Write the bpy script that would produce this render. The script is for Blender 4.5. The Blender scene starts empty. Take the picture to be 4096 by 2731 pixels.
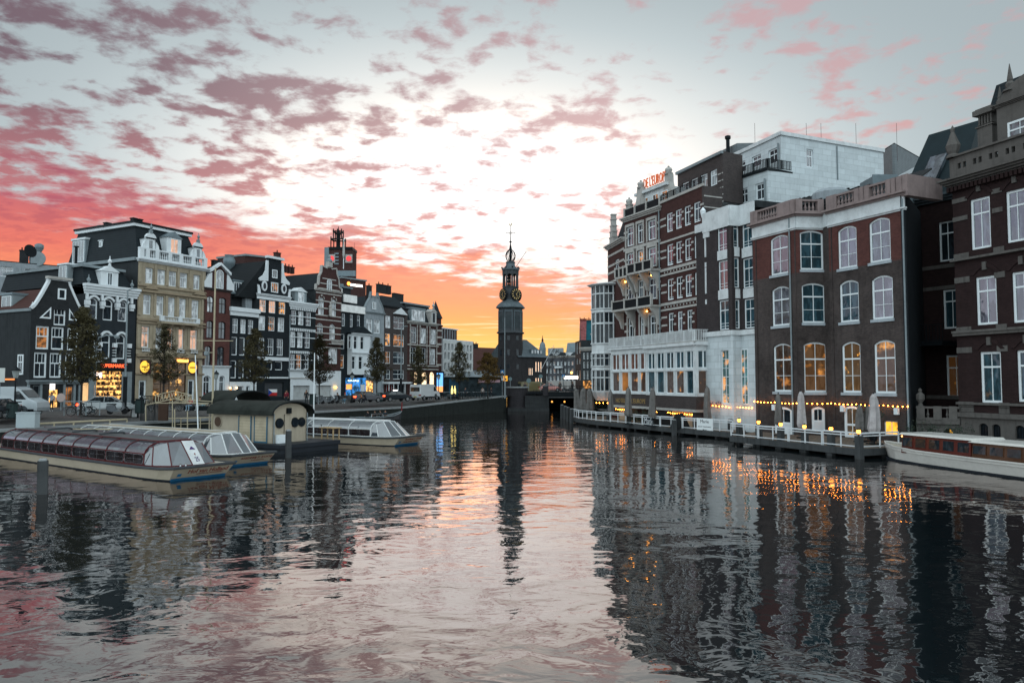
import bpy, bmesh, math, random
from mathutils import Vector, Matrix
random.seed(7)
SC = bpy.context.scene
COL = SC.collection
# ---------------------------------------------------------------- camera
F = 2980.0; EYE = 5.0
PITCH = math.atan(159.5 / F)
cam = bpy.data.cameras.new('camera'); cam.sensor_width = 36.0; cam.lens = 36.0 * F / 4096
cam.clip_start = 0.1; cam.clip_end = 5000
camo = bpy.data.objects.new('camera', cam); COL.objects.link(camo)
camo.location = (0, 0, EYE); camo.rotation_euler = (math.pi / 2 + PITCH, 0, 0)
SC.camera = camo
SC.view_settings.view_transform = 'Standard'; SC.view_settings.look = 'None'
SC.view_settings.exposure = 0.0; SC.view_settings.gamma = 1.0
# ---------------------------------------------------------------- tiny node language
class NT:
 def __init__(s, tree): s.t = tree
 def add(s, typ, **kw):
  n = s.t.nodes.new(typ)
  for k, v in kw.items(): setattr(n, k, v)
  return n
 def put(s, sock, v):
  if isinstance(v, E): s.t.links.new(v.o, sock)
  elif hasattr(v, 'is_output'): s.t.links.new(v, sock)
  else: sock.default_value = v
 def m(s, op, *a, clamp=False):
  n = s.add('ShaderNodeMath', operation=op); n.use_clamp = clamp
  for i, v in enumerate(a): s.put(n.inputs[i], v)
  return E(s, n.outputs[0])
 def vm(s, op, *a, out=0):
  n = s.add('ShaderNodeVectorMath', operation=op)
  for i, v in enumerate(a): s.put(n.inputs[i], v)
  return E(s, n.outputs[out])
 def noise(s, vec, scale, detail=4, rough=.5, dist=0, col=False):
  n = s.add('ShaderNodeTexNoise'); s.put(n.inputs['Vector'], vec)
  n.inputs['Scale'].default_value = scale; n.inputs['Detail'].default_value = detail
  n.inputs['Roughness'].default_value = rough; n.inputs['Distortion'].default_value = dist
  return E(s, n.outputs['Color' if col else 'Fac'])
 def ramp(s, f, stops, interp='LINEAR'):
  n = s.add('ShaderNodeValToRGB'); s.put(n.inputs[0], f); r = n.color_ramp; r.interpolation = interp
  while len(r.elements) < len(stops): r.elements.new(0.5)
  for e, (p, c) in zip(r.elements, stops):
   e.position = p; e.color = (c[0], c[1], c[2], 1) if hasattr(c, '__len__') else (c, c, c, 1)
  return E(s, n.outputs[0])
 def mix(s, f, a, b, mode='MIX'):
  n = s.add('ShaderNodeMix', data_type='RGBA', blend_type=mode)
  s.put(n.inputs[0], f); s.put(n.inputs[6], c4(a)); s.put(n.inputs[7], c4(b))
  return E(s, n.outputs[2])
 def step(s, f, lo, hi):
  n = s.add('ShaderNodeMapRange', interpolation_type='SMOOTHSTEP')
  s.put(n.inputs[0], f); s.put(n.inputs[1], lo); s.put(n.inputs[2], hi)
  return E(s, n.outputs[0])
 def comb(s, x, y, z):
  n = s.add('ShaderNodeCombineXYZ')
  for i, v in enumerate((x, y, z)): s.put(n.inputs[i], v)
  return E(s, n.outputs[0])
 def sep(s, v):
  n = s.add('ShaderNodeSeparateXYZ'); s.put(n.inputs[0], v)
  return [E(s, o) for o in n.outputs]
def c4(v): return (v[0], v[1], v[2], 1.0) if isinstance(v, (tuple, list)) and len(v) == 3 else v
class E:
 def __init__(s, nt, o): s.n = nt; s.o = o
 def __add__(a, b): return a.n.m('ADD', a, b)
 __radd__ = __add__
 def __sub__(a, b): return a.n.m('SUBTRACT', a, b)
 def __rsub__(a, b): return a.n.m('SUBTRACT', b, a)
 def __mul__(a, b): return a.n.m('MULTIPLY', a, b)
 __rmul__ = __mul__
 def __truediv__(a, b): return a.n.m('DIVIDE', a, b)
# ---------------------------------------------------------------- sky: dusk gradient with a burning cloud deck over a dim Nishita sky
SUN_EL = math.radians(2.0); SUN_AZ = math.radians(-6.0)
W = bpy.data.worlds.new('World'); SC.world = W; W.use_nodes = True
nt = NT(W.node_tree); W.node_tree.nodes.clear()
tc = nt.add('ShaderNodeTexCoord')
D = nt.vm('NORMALIZE', tc.outputs['Generated'])
dx, dy, dz = nt.sep(D)
S = Vector((-0.045, 0.965, 0.245)).normalized()
c = nt.vm('DOT_PRODUCT', D, tuple(S), out=1)
ady = nt.m('ABSOLUTE', dy) + .05
au, at_ = dx / ady + .05, dz / ady - .24
qq = au * au * (1 / .43 ** 2) + at_ * at_ * (1 / .185 ** 2)
glw = nt.m('EXPONENT', qq * -1.0)
front = nt.ramp(glw, [(0.0, (.385, .455, .485)), (.22, (.56, .63, .65)), (.45, (.80, .83, .82)), (.70, (1.0, .95, .89)), (1.0, (1, 1, 1))])
front = nt.vm('MULTIPLY', front, nt.comb(*[1.0 + nt.step(glw, .40, 1.0) * .38] * 3))
base = nt.mix(nt.step(dy, .45, -.15), front, (1.35, 1.58, 1.68))
zz = nt.m('MAXIMUM', dz, 0.022) + 0.008
px_, py_ = dx / zz, dy / zz
P = nt.comb(px_, py_, 0.0)
warp = nt.noise(P, 0.9, 3, .5, col=True)
PW = nt.vm('ADD', P, nt.vm('SCALE', warp, out=0)); PW.o.node.inputs[1].default_value = (0, 0, 0)
n1 = nt.noise(P, 2.9, 7, .58, .25)
zc = nt.m('MAXIMUM', dz, 0.0) + .10
PC = nt.comb(dx / zc, dy / zc, 0.0)
m1 = nt.noise(PC, 9.0, 7, .58, .2)
m2 = nt.noise(nt.vm('ADD', PC, (5.3, 2.1, 0)), 2.5, 3, .5)
n2 = nt.noise(nt.vm('ADD', P, (5.3, 2.1, 0)), .85, 3, .5)
az = dx / (nt.m('ABSOLUTE', dy) + 0.25)                      # sideways position, smaller is further left
# the deck of cloud: everything beyond a slanting edge
n3 = nt.noise(nt.vm('MULTIPLY', P, (1.0, .8, 1)), 1.5, 8, .62, .3)
d = (py_ - 3.35) - 1.30 * (px_ + 2.1) + (n1 - .5) * 5.0 + (n3 - .5) * 9.0
deck = nt.step(d, -0.5, 1.5) * (1.0 - nt.step(az, .02, .22) * nt.step(n3, .57, .42))
lowz = nt.step(dz, .0, .10)
deckc = nt.ramp(dz * 2.5, [(0.0, (1.0, .66, .20)), (.12, (1.0, .58, .17)), (.20, (1.0, .42, .14)), (.30, (.92, .28, .13)), (.40, (.76, .175, .13)),
  (.52, (.52, .13, .15)), (.68, (.34, .11, .14)), (1.0, (.20, .11, .15))])
pale = nt.step(az, -.45, .06) * nt.step(dz, .06, .14) * .7
deckc = nt.mix(pale, deckc, (.97, .42, .27))
deckc = nt.mix(nt.step(dy, .62, .28) , deckc, (.80, .84, .98))
st = nt.noise(nt.comb(px_ * 1.0, py_ * 1.9, 2.0), .9, 5, .55)
deckc = nt.vm('MULTIPLY', deckc, (1.12, 1.12, 1.15))
gap = nt.step(st, .56, .72) * nt.step(dz, .16, .05) * nt.step(az, -.75, -.1)
deckc = nt.mix(gap * .75, deckc, (1.35, .95, .55))
deckc = nt.mix(nt.step(m1, .44, .62) * nt.step(dz, .08, .2) * .6, deckc, nt.vm('MULTIPLY', deckc, (.66, .60, .85)))
# loose clouds nearer overhead
left = nt.step(az, .25, -.55)
thr = .518 - left * .053
cl = nt.step(m1 * .60 + m2 * .40, thr - .015, thr + .11) * (.80 + left * .18) * nt.step(dy, .0, .4)
cdark = nt.mix(nt.step(dz, .16, .36), (.58, .19, .21), (.185, .125, .155))
cpink = nt.mix(nt.step(dz, .12, .42), (.85, .36, .32), (.60, .38, .40))
ccol = nt.mix(left, cpink, cdark)
sky = nt.mix(cl, base, ccol)
sky = nt.mix(deck * nt.step(dy, -.1, .25), sky, deckc)
ground = nt.step(dz, -.02, .0)
sky = nt.mix(ground, (.10, .10, .11), sky)
nish = nt.add('ShaderNodeTexSky', sky_type='NISHITA'); nish.sun_disc = False
nish.sun_elevation = SUN_EL; nish.sun_rotation = SUN_AZ
b1 = nt.add('ShaderNodeBackground'); nt.put(b1.inputs[0], sky); b1.inputs[1].default_value = 1.0
b2 = nt.add('ShaderNodeBackground'); nt.put(b2.inputs[0], nish.outputs[0]); b2.inputs[1].default_value = 0.006
ad = nt.add('ShaderNodeAddShader'); wo = nt.add('ShaderNodeOutputWorld')
nt.t.links.new(b1.outputs[0], ad.inputs[0]); nt.t.links.new(b2.outputs[0], ad.inputs[1]); nt.t.links.new(ad.outputs[0], wo.inputs[0])
sun = bpy.data.lights.new('sun', 'SUN'); sun.energy = 0.05; sun.angle = math.radians(12); sun.color = (1, .55, .32)
suno = bpy.data.objects.new('sun', sun); COL.objects.link(suno)
suno.rotation_euler = (math.pi / 2 - math.radians(4), 0, math.pi - SUN_AZ)
suno.location = (0, 0, 60)
# ---------------------------------------------------------------- measuring: a photo pixel becomes a ray, met with real planes
_cp, _sp = math.cos(PITCH), math.sin(PITCH)
def ray(px, py):
 x = (px - 2048) / F; y = (1365.5 - py) / F
 return Vector((x, _cp - y * _sp, _sp + y * _cp))
def atY(px, py, Y):
 r = ray(px, py); k = Y / r.y
 return Vector((r.x * k, Y, EYE + r.z * k))
def atZ(px, py, z):
 r = ray(px, py); k = (z - EYE) / r.z
 return Vector((r.x * k, r.y * k, z))
TR = {'a': (0, 800, 1.743), 'b': (780, 900, 1.96), 'c': (1280, 860, 1.866), 'd': (1900, 860, 1.866), 'e': (2380, 500, 2.09),
  'f': (2380, 1150, 2.24), 'g': (2960, 500, 1.845), 'h': (2960, 1250, 2.614), 'i': (3500, 250, 2.09), 'j': (3500, 950, 1.568),
  'k': (0, 1450, 2.613), 'l': (800, 1500, 2.613), 'm': (1650, 1350, 2.94), 'p': (0, 0, 1)}
def cx(k, x): return TR[k][0] + x / TR[k][2]
def cy(k, y): return TR[k][1] + y / TR[k][2]
# ---------------------------------------------------------------- materials
MATS = {}
def mat(name, col=(.5, .5, .5), rough=.75, metal=0, var=.18, vs=1.3, spec=.10, bump=0, bs=20, emit=None, estr=1, alpha=None, ior=None, kind=None, streak=.0, trans=0, coat=0):
 if name in MATS: return MATS[name]
 m = bpy.data.materials.new(name); m.use_nodes = True; MATS[name] = m
 t = NT(m.node_tree); b = m.node_tree.nodes['Principled BSDF']
 g = t.add('ShaderNodeNewGeometry'); pos = g.outputs['Position']
 n = t.noise(pos, vs, 5, .6); nf = t.noise(pos, vs * 9, 3, .6)
 v = n * .65 + nf * .35
 k = t.ramp(v, [(.30, 1 - var * 1.5), (.5, 1.0), (.72, 1 + var)])
 cc = t.mix(1.0, col, k, 'MULTIPLY')
 if streak:
  sv = t.vm('MULTIPLY', pos, (3.0, 3.0, .25)); sn = t.noise(sv, 1.0, 4, .6)
  cc = t.mix(t.step(sn, .48, .75) * streak, cc, tuple(x * .35 for x in col))
 if kind == 'brick':
  tan = t.vm('NORMALIZE', t.vm('CROSS_PRODUCT', g.outputs['True Normal'], (0, 0, 1)))
  s = t.vm('DOT_PRODUCT', pos, tan, out=1); z = t.sep(pos)[2]
  br = t.add('ShaderNodeTexBrick'); t.put(br.inputs['Vector'], t.comb(s, z, 0.0))
  br.inputs['Scale'].default_value = 1.0; br.inputs['Brick Width'].default_value = .24; br.inputs['Row Height'].default_value = .075
  br.inputs['Mortar Size'].default_value = .011; br.inputs['Mortar Smooth'].default_value = .3
  br.inputs['Color1'].default_value = (.75, .75, .75, 1); br.inputs['Color2'].default_value = (1.2, 1.15, 1.1, 1); br.inputs['Mortar'].default_value = (1.5, 1.55, 1.6, 1)
  cc = t.mix(1.0, cc, br.outputs['Color'], 'MULTIPLY')
 if kind == 'tile':
  z = t.sep(pos)[2]; w = t.m('SINE', z * 22.0)
  cc = t.mix(t.step(w, .2, 1.0) * .5, cc, tuple(x * .4 for x in col))
 if kind == 'plank':
  z = t.sep(pos)[2]; w = t.m('SINE', z * 30.0)
  cc = t.mix(t.step(w, .8, 1.0) * .5, cc, tuple(x * .4 for x in col))
 if kind == 'pave':
  br = t.add('ShaderNodeTexBrick'); t.put(br.inputs['Vector'], pos); br.inputs['Scale'].default_value = 1.0
  br.inputs['Brick Width'].default_value = .3; br.inputs['Row Height'].default_value = .3; br.inputs['Mortar Size'].default_value = .015
  br.inputs['Color1'].default_value = (.8, .8, .8, 1); br.inputs['Color2'].default_value = (1.2, 1.2, 1.2, 1); br.inputs['Mortar'].default_value = (.5, .5, .5, 1)
  cc = t.mix(1.0, cc, br.outputs['Color'], 'MULTIPLY')
 if kind == 'stone':
  tan = t.vm('NORMALIZE', t.vm('CROSS_PRODUCT', g.outputs['True Normal'], (0, 0, 1)))
  s = t.vm('DOT_PRODUCT', pos, tan, out=1); z = t.sep(pos)[2]
  br = t.add('ShaderNodeTexBrick'); t.put(br.inputs['Vector'], t.comb(s, z, 0.0))
  br.inputs['Scale'].default_value = 1.0; br.inputs['Brick Width'].default_value = 1.3; br.inputs['Row Height'].default_value = .62
  br.inputs['Mortar Size'].default_value = .02; br.inputs['Mortar'].default_value = (.72, .72, .72, 1)
  br.inputs['Color1'].default_value = (.9, .9, .9, 1); br.inputs['Color2'].default_value = (1.05, 1.05, 1.05, 1)
  cc = t.mix(1.0, cc, br.outputs['Color'], 'MULTIPLY')
 t.put(b.inputs['Base Color'], cc)
 b.inputs['Metallic'].default_value = metal; b.inputs['Specular IOR Level'].default_value = spec
 t.put(b.inputs['Roughness'], nf * .16 + (rough - .08))
 if ior: b.inputs['IOR'].default_value = ior
 if trans: b.inputs['Transmission Weight'].default_value = trans
 if coat: b.inputs['Coat Weight'].default_value = coat; b.inputs['Coat Roughness'].default_value = .08
 if bump:
  bn = t.add('ShaderNodeBump'); bn.inputs['Strength'].default_value = bump; bn.inputs['Distance'].default_value = .03
  t.put(bn.inputs['Height'], t.noise(pos, bs, 4, .6)); t.put(b.inputs['Normal'], bn.outputs[0])
 if emit:
  t.put(b.inputs['Emission Color'], t.mix(1.0, emit, t.ramp(nf, [(.3, .6), (.7, 1.15)]), 'MULTIPLY')); b.inputs['Emission Strength'].default_value = estr
 return m
def glass(name, tint=(.02, .025, .03), lit=None, ls=0.0, pale=0.0, ls_scale=1.6, thresh=(.42, .66), k=2.2, ior=1.6):
 """window pane: a dark mirror of the sky with a slightly uneven surface; lit panes show the room's lamps as patches"""
 if name in MATS: return MATS[name]
 m = bpy.data.materials.new(name); m.use_nodes = True; MATS[name] = m
 t = NT(m.node_tree); b = m.node_tree.nodes['Principled BSDF']
 g = t.add('ShaderNodeNewGeometry'); pos = g.outputs['Position']
 v = t.noise(t.vm('MULTIPLY', pos, (1, 1, .35)), 1.8, 3, .6)
 col = t.mix(t.step(v, .45, .62), tint, tuple(min(1, x * k + pale) for x in tint))
 t.put(b.inputs['Base Color'], col); b.inputs['Roughness'].default_value = .04
 b.inputs['IOR'].default_value = ior; b.inputs['Specular IOR Level'].default_value = .5
 bn = t.add('ShaderNodeBump'); bn.inputs['Strength'].default_value = .06; bn.inputs['Distance'].default_value = .2
 t.put(bn.inputs['Height'], t.noise(pos, .9, 2, .5)); t.put(b.inputs['Normal'], bn.outputs[0])
 if lit:
  f = t.step(t.noise(pos, ls_scale, 4, .6), *thresh)
  e = t.mix(f, tuple(x * .035 for x in lit), lit)
  t.put(b.inputs['Emission Color'], e); b.inputs['Emission Strength'].default_value = ls
 return m
def glow(name, col, s):
 if name in MATS: return MATS[name]
 m = bpy.data.materials.new(name); m.use_nodes = True; MATS[name] = m
 b = m.node_tree.nodes['Principled BSDF']; b.inputs['Base Color'].default_value = (*col, 1)
 b.inputs['Emission Color'].default_value = (*col, 1); b.inputs['Emission Strength'].default_value = s
 return m
# ---------------------------------------------------------------- objects
def tag(o, label=None, cat=None, group=None, kind=None):
 if label: o['label'] = label
 if cat: o['category'] = cat
 if group: o['group'] = group
 if kind: o['kind'] = kind
 return o
def thing(name, loc, label, cat, group=None, rz=0):
 o = bpy.data.objects.new(name, None); COL.objects.link(o); o.empty_display_size = .5
 o.location = loc; o.rotation_euler = (0, 0, rz)
 tag(o, label, cat, group); return o
def base_of(o):
 l = Vector((0, 0, 0))
 while o: l = l + Vector(o.location); o = o.parent
 return l
class MB:
 def __init__(s, fn=None): s.v = []; s.f = []; s.fn = fn
 def pts(s, P):
  i = len(s.v)
  for p in P: s.v.append(tuple(s.fn(*p)) if s.fn else tuple(p))
  return list(range(i, i + len(P)))
 def face(s, *P): s.f.append(s.pts(P)); return s
 def box(s, a0, a1, b0, b1, c0, c1):
  i = s.pts([(a0, b0, c0), (a1, b0, c0), (a1, b1, c0), (a0, b1, c0), (a0, b0, c1), (a1, b0, c1), (a1, b1, c1), (a0, b1, c1)])
  for q in ((0, 3, 2, 1), (4, 5, 6, 7), (0, 1, 5, 4), (1, 2, 6, 5), (2, 3, 7, 6), (3, 0, 4, 7)): s.f.append([i[k] for k in q])
  return s
 def hexa(s, P):
  i = s.pts(P)
  for q in ((0, 3, 2, 1), (4, 5, 6, 7), (0, 1, 5, 4), (1, 2, 6, 5), (2, 3, 7, 6), (3, 0, 4, 7)): s.f.append([i[k] for k in q])
  return s
 def prism(s, poly, c0, c1):           # poly in the first two coordinates, extruded along the third
  n = len(poly); a = s.pts([(x, y, c0) for x, y in poly]); b = s.pts([(x, y, c1) for x, y in poly])
  s.f.append(a[::-1]); s.f.append(b)
  for k in range(n): s.f.append([a[k], a[(k + 1) % n], b[(k + 1) % n], b[k]])
  return s
 def tube(s, pts, r, n=6, r1=None, closed=False):
  P = [Vector(s.fn(*p)) if s.fn else Vector(p) for p in pts]; m = len(P); rings = []
  for k, p in enumerate(P):
   if closed: dv = P[(k + 1) % m] - P[k - 1]
   else: dv = P[min(k + 1, m - 1)] - P[max(k - 1, 0)]
   if dv.length < 1e-9: dv = Vector((0, 0, 1))
   dv.normalize(); u = dv.orthogonal() if abs(dv.z) > .99 else dv.cross(Vector((0, 0, 1))); u.normalize(); w = dv.cross(u)
   rr = r if r1 is None else r + (r1 - r) * k / max(1, m - 1)
   i = len(s.v)
   for q in range(n):
    an = 2 * math.pi * (q + .5) / n; s.v.append(tuple(p + (u * math.cos(an) + w * math.sin(an)) * rr))
   rings.append(list(range(i, i + n)))
  for k in range(m - 1 + (1 if closed else 0)):
   A, B = rings[k], rings[(k + 1) % m]
   for q in range(n): s.f.append([A[q], A[(q + 1) % n], B[(q + 1) % n], B[q]])
  if not closed: s.f.append(rings[0][::-1]); s.f.append(rings[-1])
  return s
 def lathe(s, c, prof, n=12, a0=0, sx=1, sy=1):   # prof: (radius, height)
  rings = []
  for r, h in prof:
   rings.append(s.pts([(c[0] + math.cos(a0 + 2 * math.pi * q / n) * r * sx, c[1] + math.sin(a0 + 2 * math.pi * q / n) * r * sy, c[2] + h) for q in range(n)]))
  for A, B in zip(rings, rings[1:]):
   for q in range(n): s.f.append([A[q], A[(q + 1) % n], B[(q + 1) % n], B[q]])
  s.f.append(rings[0][::-1]); s.f.append(rings[-1]); return s
 def disc(s, c, nrm, r, th, n=16, ry=None):
  nrm = Vector(nrm).normalized(); u = nrm.cross(Vector((0, 0, 1)))
  if u.length < 1e-6: u = Vector((1, 0, 0))
  u.normalize(); w = u.cross(nrm); ry = ry or r; c = Vector(c)
  A = [c + u * math.cos(2 * math.pi * q / n) * r + w * math.sin(2 * math.pi * q / n) * ry - nrm * th / 2 for q in range(n)]
  B = [a + nrm * th for a in A]; i = s.pts([tuple(a) for a in A]); j = s.pts([tuple(a) for a in B])
  s.f.append(i[::-1]); s.f.append(j)
  for q in range(n): s.f.append([i[q], i[(q + 1) % n], j[(q + 1) % n], j[q]])
  return s
 def ball(s, c, r, n=8, m=6, sz=1):
  return s.lathe(c, [(max(.001, r * math.sin(math.pi * k / m)), -r * sz * math.cos(math.pi * k / m)) for k in range(m + 1)], n)
 def build(s, name, material, parent=None, smooth=False, local=False):
  me = bpy.data.meshes.new(name); off = Vector((0, 0, 0)) if (local or parent is None) else base_of(parent)
  me.from_pydata([(v[0] - off.x, v[1] - off.y, v[2] - off.z) for v in s.v], [], s.f)
  bm = bmesh.new(); bm.from_mesh(me); bmesh.ops.recalc_face_normals(bm, faces=bm.faces); bm.to_mesh(me); bm.free()
  me.materials.append(material)
  if smooth:
   for p in me.polygons: p.use_smooth = True
  o = bpy.data.objects.new(name, me); COL.objects.link(o)
  if parent: o.parent = parent
  return o
def copy_tree(o, parent=None, name=None):
 cc = o.copy(); COL.objects.link(cc); cc.parent = parent
 for ch in list(o.children): copy_tree(ch, cc)
 return cc
def structure(name, mb, m, smooth=False): return tag(mb.build(name, m, None, smooth), kind='structure')
# ---------------------------------------------------------------- water
WM = bpy.data.materials.new('canal_water'); WM.use_nodes = True
t = NT(WM.node_tree); WM.node_tree.nodes.clear()
g = t.add('ShaderNodeNewGeometry'); pos = g.outputs['Position']
warpv = t.vm('SCALE', t.vm('SUBTRACT', t.noise(pos, .35, 2, .5, col=True), (.5, .5, .5))); warpv.o.node.inputs[3].default_value = 1.6
wp = t.vm('ADD', t.vm('ADD', t.vm('MULTIPLY', pos, (.75, 1.0, 1)), (7.3, 3.9, 0)), warpv)
hgt = t.noise(wp, .55, 1.5, .45) * 1.0 + t.noise(wp, 1.5, 1.5, .45, .7) * .27 + t.noise(wp, 3.6, 2, .5) * .075
calm = t.step(t.noise(pos, .05, 2, .5), .3, .7) * .5 + .6
bn = t.add('ShaderNodeBump'); bn.inputs['Strength'].default_value = 1.0; bn.inputs['Distance'].default_value = .052
t.put(bn.inputs['Height'], hgt * calm)
fr = t.add('ShaderNodeFresnel'); fr.inputs['IOR'].default_value = 1.8; t.put(fr.inputs['Normal'], bn.outputs[0])
gl = t.add('ShaderNodeBsdfGlossy'); gl.inputs['Roughness'].default_value = .02; gl.inputs['Color'].default_value = (1.0, .92, .885, 1)
t.put(gl.inputs['Normal'], bn.outputs[0])
df = t.add('ShaderNodeBsdfDiffuse'); df.inputs['Color'].default_value = (.006, .010, .012, 1)
mx = t.add('ShaderNodeMixShader'); t.put(mx.inputs[0], E(t, fr.outputs[0]) * .86 + .14); t.t.links.new(df.outputs[0], mx.inputs[1]); t.t.links.new(gl.outputs[0], mx.inputs[2])
ou = t.add('ShaderNodeOutputMaterial'); t.t.links.new(mx.outputs[0], ou.inputs[0])
structure('canal_water', MB().face((-160, -60, 0), (140, -60, 0), (140, 330, 0), (-160, 330, 0)), WM)
# ================================================================ facades
M_white = mat('white_paint', (.62, .66, .68), .5, var=.08)
M_wframe = mat('window_paint', (.70, .75, .77), .45, var=.05)
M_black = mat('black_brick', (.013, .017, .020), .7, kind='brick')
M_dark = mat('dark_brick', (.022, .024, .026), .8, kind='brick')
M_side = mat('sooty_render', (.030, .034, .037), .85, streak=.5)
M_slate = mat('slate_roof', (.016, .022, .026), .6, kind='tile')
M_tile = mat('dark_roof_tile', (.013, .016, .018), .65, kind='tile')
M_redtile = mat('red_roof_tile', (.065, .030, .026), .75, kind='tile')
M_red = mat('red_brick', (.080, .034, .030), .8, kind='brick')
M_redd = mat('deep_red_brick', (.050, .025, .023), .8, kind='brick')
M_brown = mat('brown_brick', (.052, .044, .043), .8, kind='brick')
M_stone = mat('pale_stone', (.38, .37, .35), .8, streak=.3)
M_cream = mat('cream_stone', (.33, .28, .205), .8, streak=.35)
M_creamd = mat('cream_trim', (.27, .215, .15), .8)
M_grey = mat('grey_render', (.26, .29, .31), .8, streak=.4)
M_greyp = mat('grey_paint', (.20, .235, .25), .6)
M_iron = mat('black_iron', (.008, .011, .013), .5)
M_lead = mat('lead_sheet', (.16, .20, .22), .4, metal=.3)
G_dark = glass('pane_dark', (.012, .016, .02), ior=1.38)
G_sky = glass('pane_reflecting', (.03, .04, .05), pale=.03, ior=2.3)
G_cur = glass('pane_curtained', (.30, .31, .32), pale=.12)
G_warm = glass('pane_lit_warm', (.05, .03, .02), (1.0, .42, .10), 1.1)
G_dim = glass('pane_lit_dim', (.04, .03, .02), (1.0, .36, .09), .5)
G_pink = glass('pane_lit_curtain', (.3, .2, .15), (1.0, .50, .30), .55, ls_scale=.7, thresh=(.3, .5))
G_shop = glass('shop_glow', (.06, .04, .03), (1.0, .50, .13), 2.3, ls_scale=2.6, thresh=(.36, .62))
class Fac:
 """a vertical wall plane from ground point A (left as seen) to B (right); z is world height, out is towards the viewer"""
 def __init__(s, A, B):
  s.A = Vector((A[0], A[1])); s.B = Vector((B[0], B[1])); s.t = (s.B - s.A).normalized(); s.L = (s.B - s.A).length
  n = Vector((s.t.y, -s.t.x)); s.n = n if n.dot(-s.A) > 0 else -n
 def W(s, a, z, o=0.0):
  p = s.A + s.t * a + s.n * o; return (p.x, p.y, z)
 def hit(s, px, py, out=0.0):
  r = ray(px, py); A = s.A + s.n * out
  k = A.dot(s.n) / (r.x * s.n.x + r.y * s.n.y)
  p = Vector((r.x * k, r.y * k)) - A
  return p.dot(s.t), EYE + r.z * k
 def S(s, k, x, y=None, out=0.0): return s.hit(cx(k, x), cy(k, y) if y is not None else 1400, out)[0]
 def Z(s, k, y, x, out=0.0): return s.hit(cx(k, x), cy(k, y), out)[1]
 def mb(s): return MB(s.W)
 def sub(s, a0, a1, out=0.0):
  p = s.W(a0, 0, out); q = s.W(a1, 0, out); return Fac(p[:2], q[:2])
def arcpts(a0, a1, zs, rise, n=7):
 """points of a segmental arch from left spring to right spring"""
 c = (a0 + a1) / 2; h = (a1 - a0) / 2
 return [(c + h * math.cos(math.pi * (1 - k / n)) , zs + rise * math.sin(math.pi * k / n)) if rise > h * .7 else
   (a0 + (a1 - a0) * k / n, zs + rise * (1 - (2 * k / n - 1) ** 2)) for k in range(n + 1)]
def wall(F_, a0, a1, z0, z1, holes, material, parent, name='wall', depth=.22, out=0.0, thick=.3):
 """a wall with real openings; holes: (a0,a1,z0,z1,arch rise)"""
 mb = F_.mb()
 A = sorted(set([a0, a1] + [round(h[k], 4) for h in holes for k in (0, 1) if a0 < h[k] < a1]))
 Z = sorted(set([z0, z1] + [round(h[k], 4) for h in holes for k in (2, 3) if z0 < h[k] < z1]))
 for i in range(len(A) - 1):
  for j in range(len(Z) - 1):
   ca, cz = (A[i] + A[i + 1]) / 2, (Z[j] + Z[j + 1]) / 2
   if any(h[0] < ca < h[1] and h[2] < cz < h[3] for h in holes): continue
   mb.face((A[i], Z[j], out), (A[i + 1], Z[j], out), (A[i + 1], Z[j + 1], out), (A[i], Z[j + 1], out))
 for h in holes:
  b0, b1, y0, y1 = h[:4]; ar = h[4] if len(h) > 4 else 0
  for P in (((b0, y0), (b0, y1)), ((b1, y0), (b1, y1)), ((b0, y0), (b1, y0)), ((b0, y1), (b1, y1))):
   mb.face((*P[0], out), (*P[1], out), (*P[1], out - depth - .06), (*P[0], out - depth - .06))
  if ar:
   pts = arcpts(b0, b1, y1 - ar, ar)
   for p, q in zip(pts, pts[1:]):
    mb.face((p[0], p[1], out), (q[0], q[1], out), (q[0], y1, out), (p[0], y1, out))
    mb.face((p[0], p[1], out), (q[0], q[1], out), (q[0], q[1], out - depth), (p[0], p[1], out - depth))
 return mb.build(name, material, parent)
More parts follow.
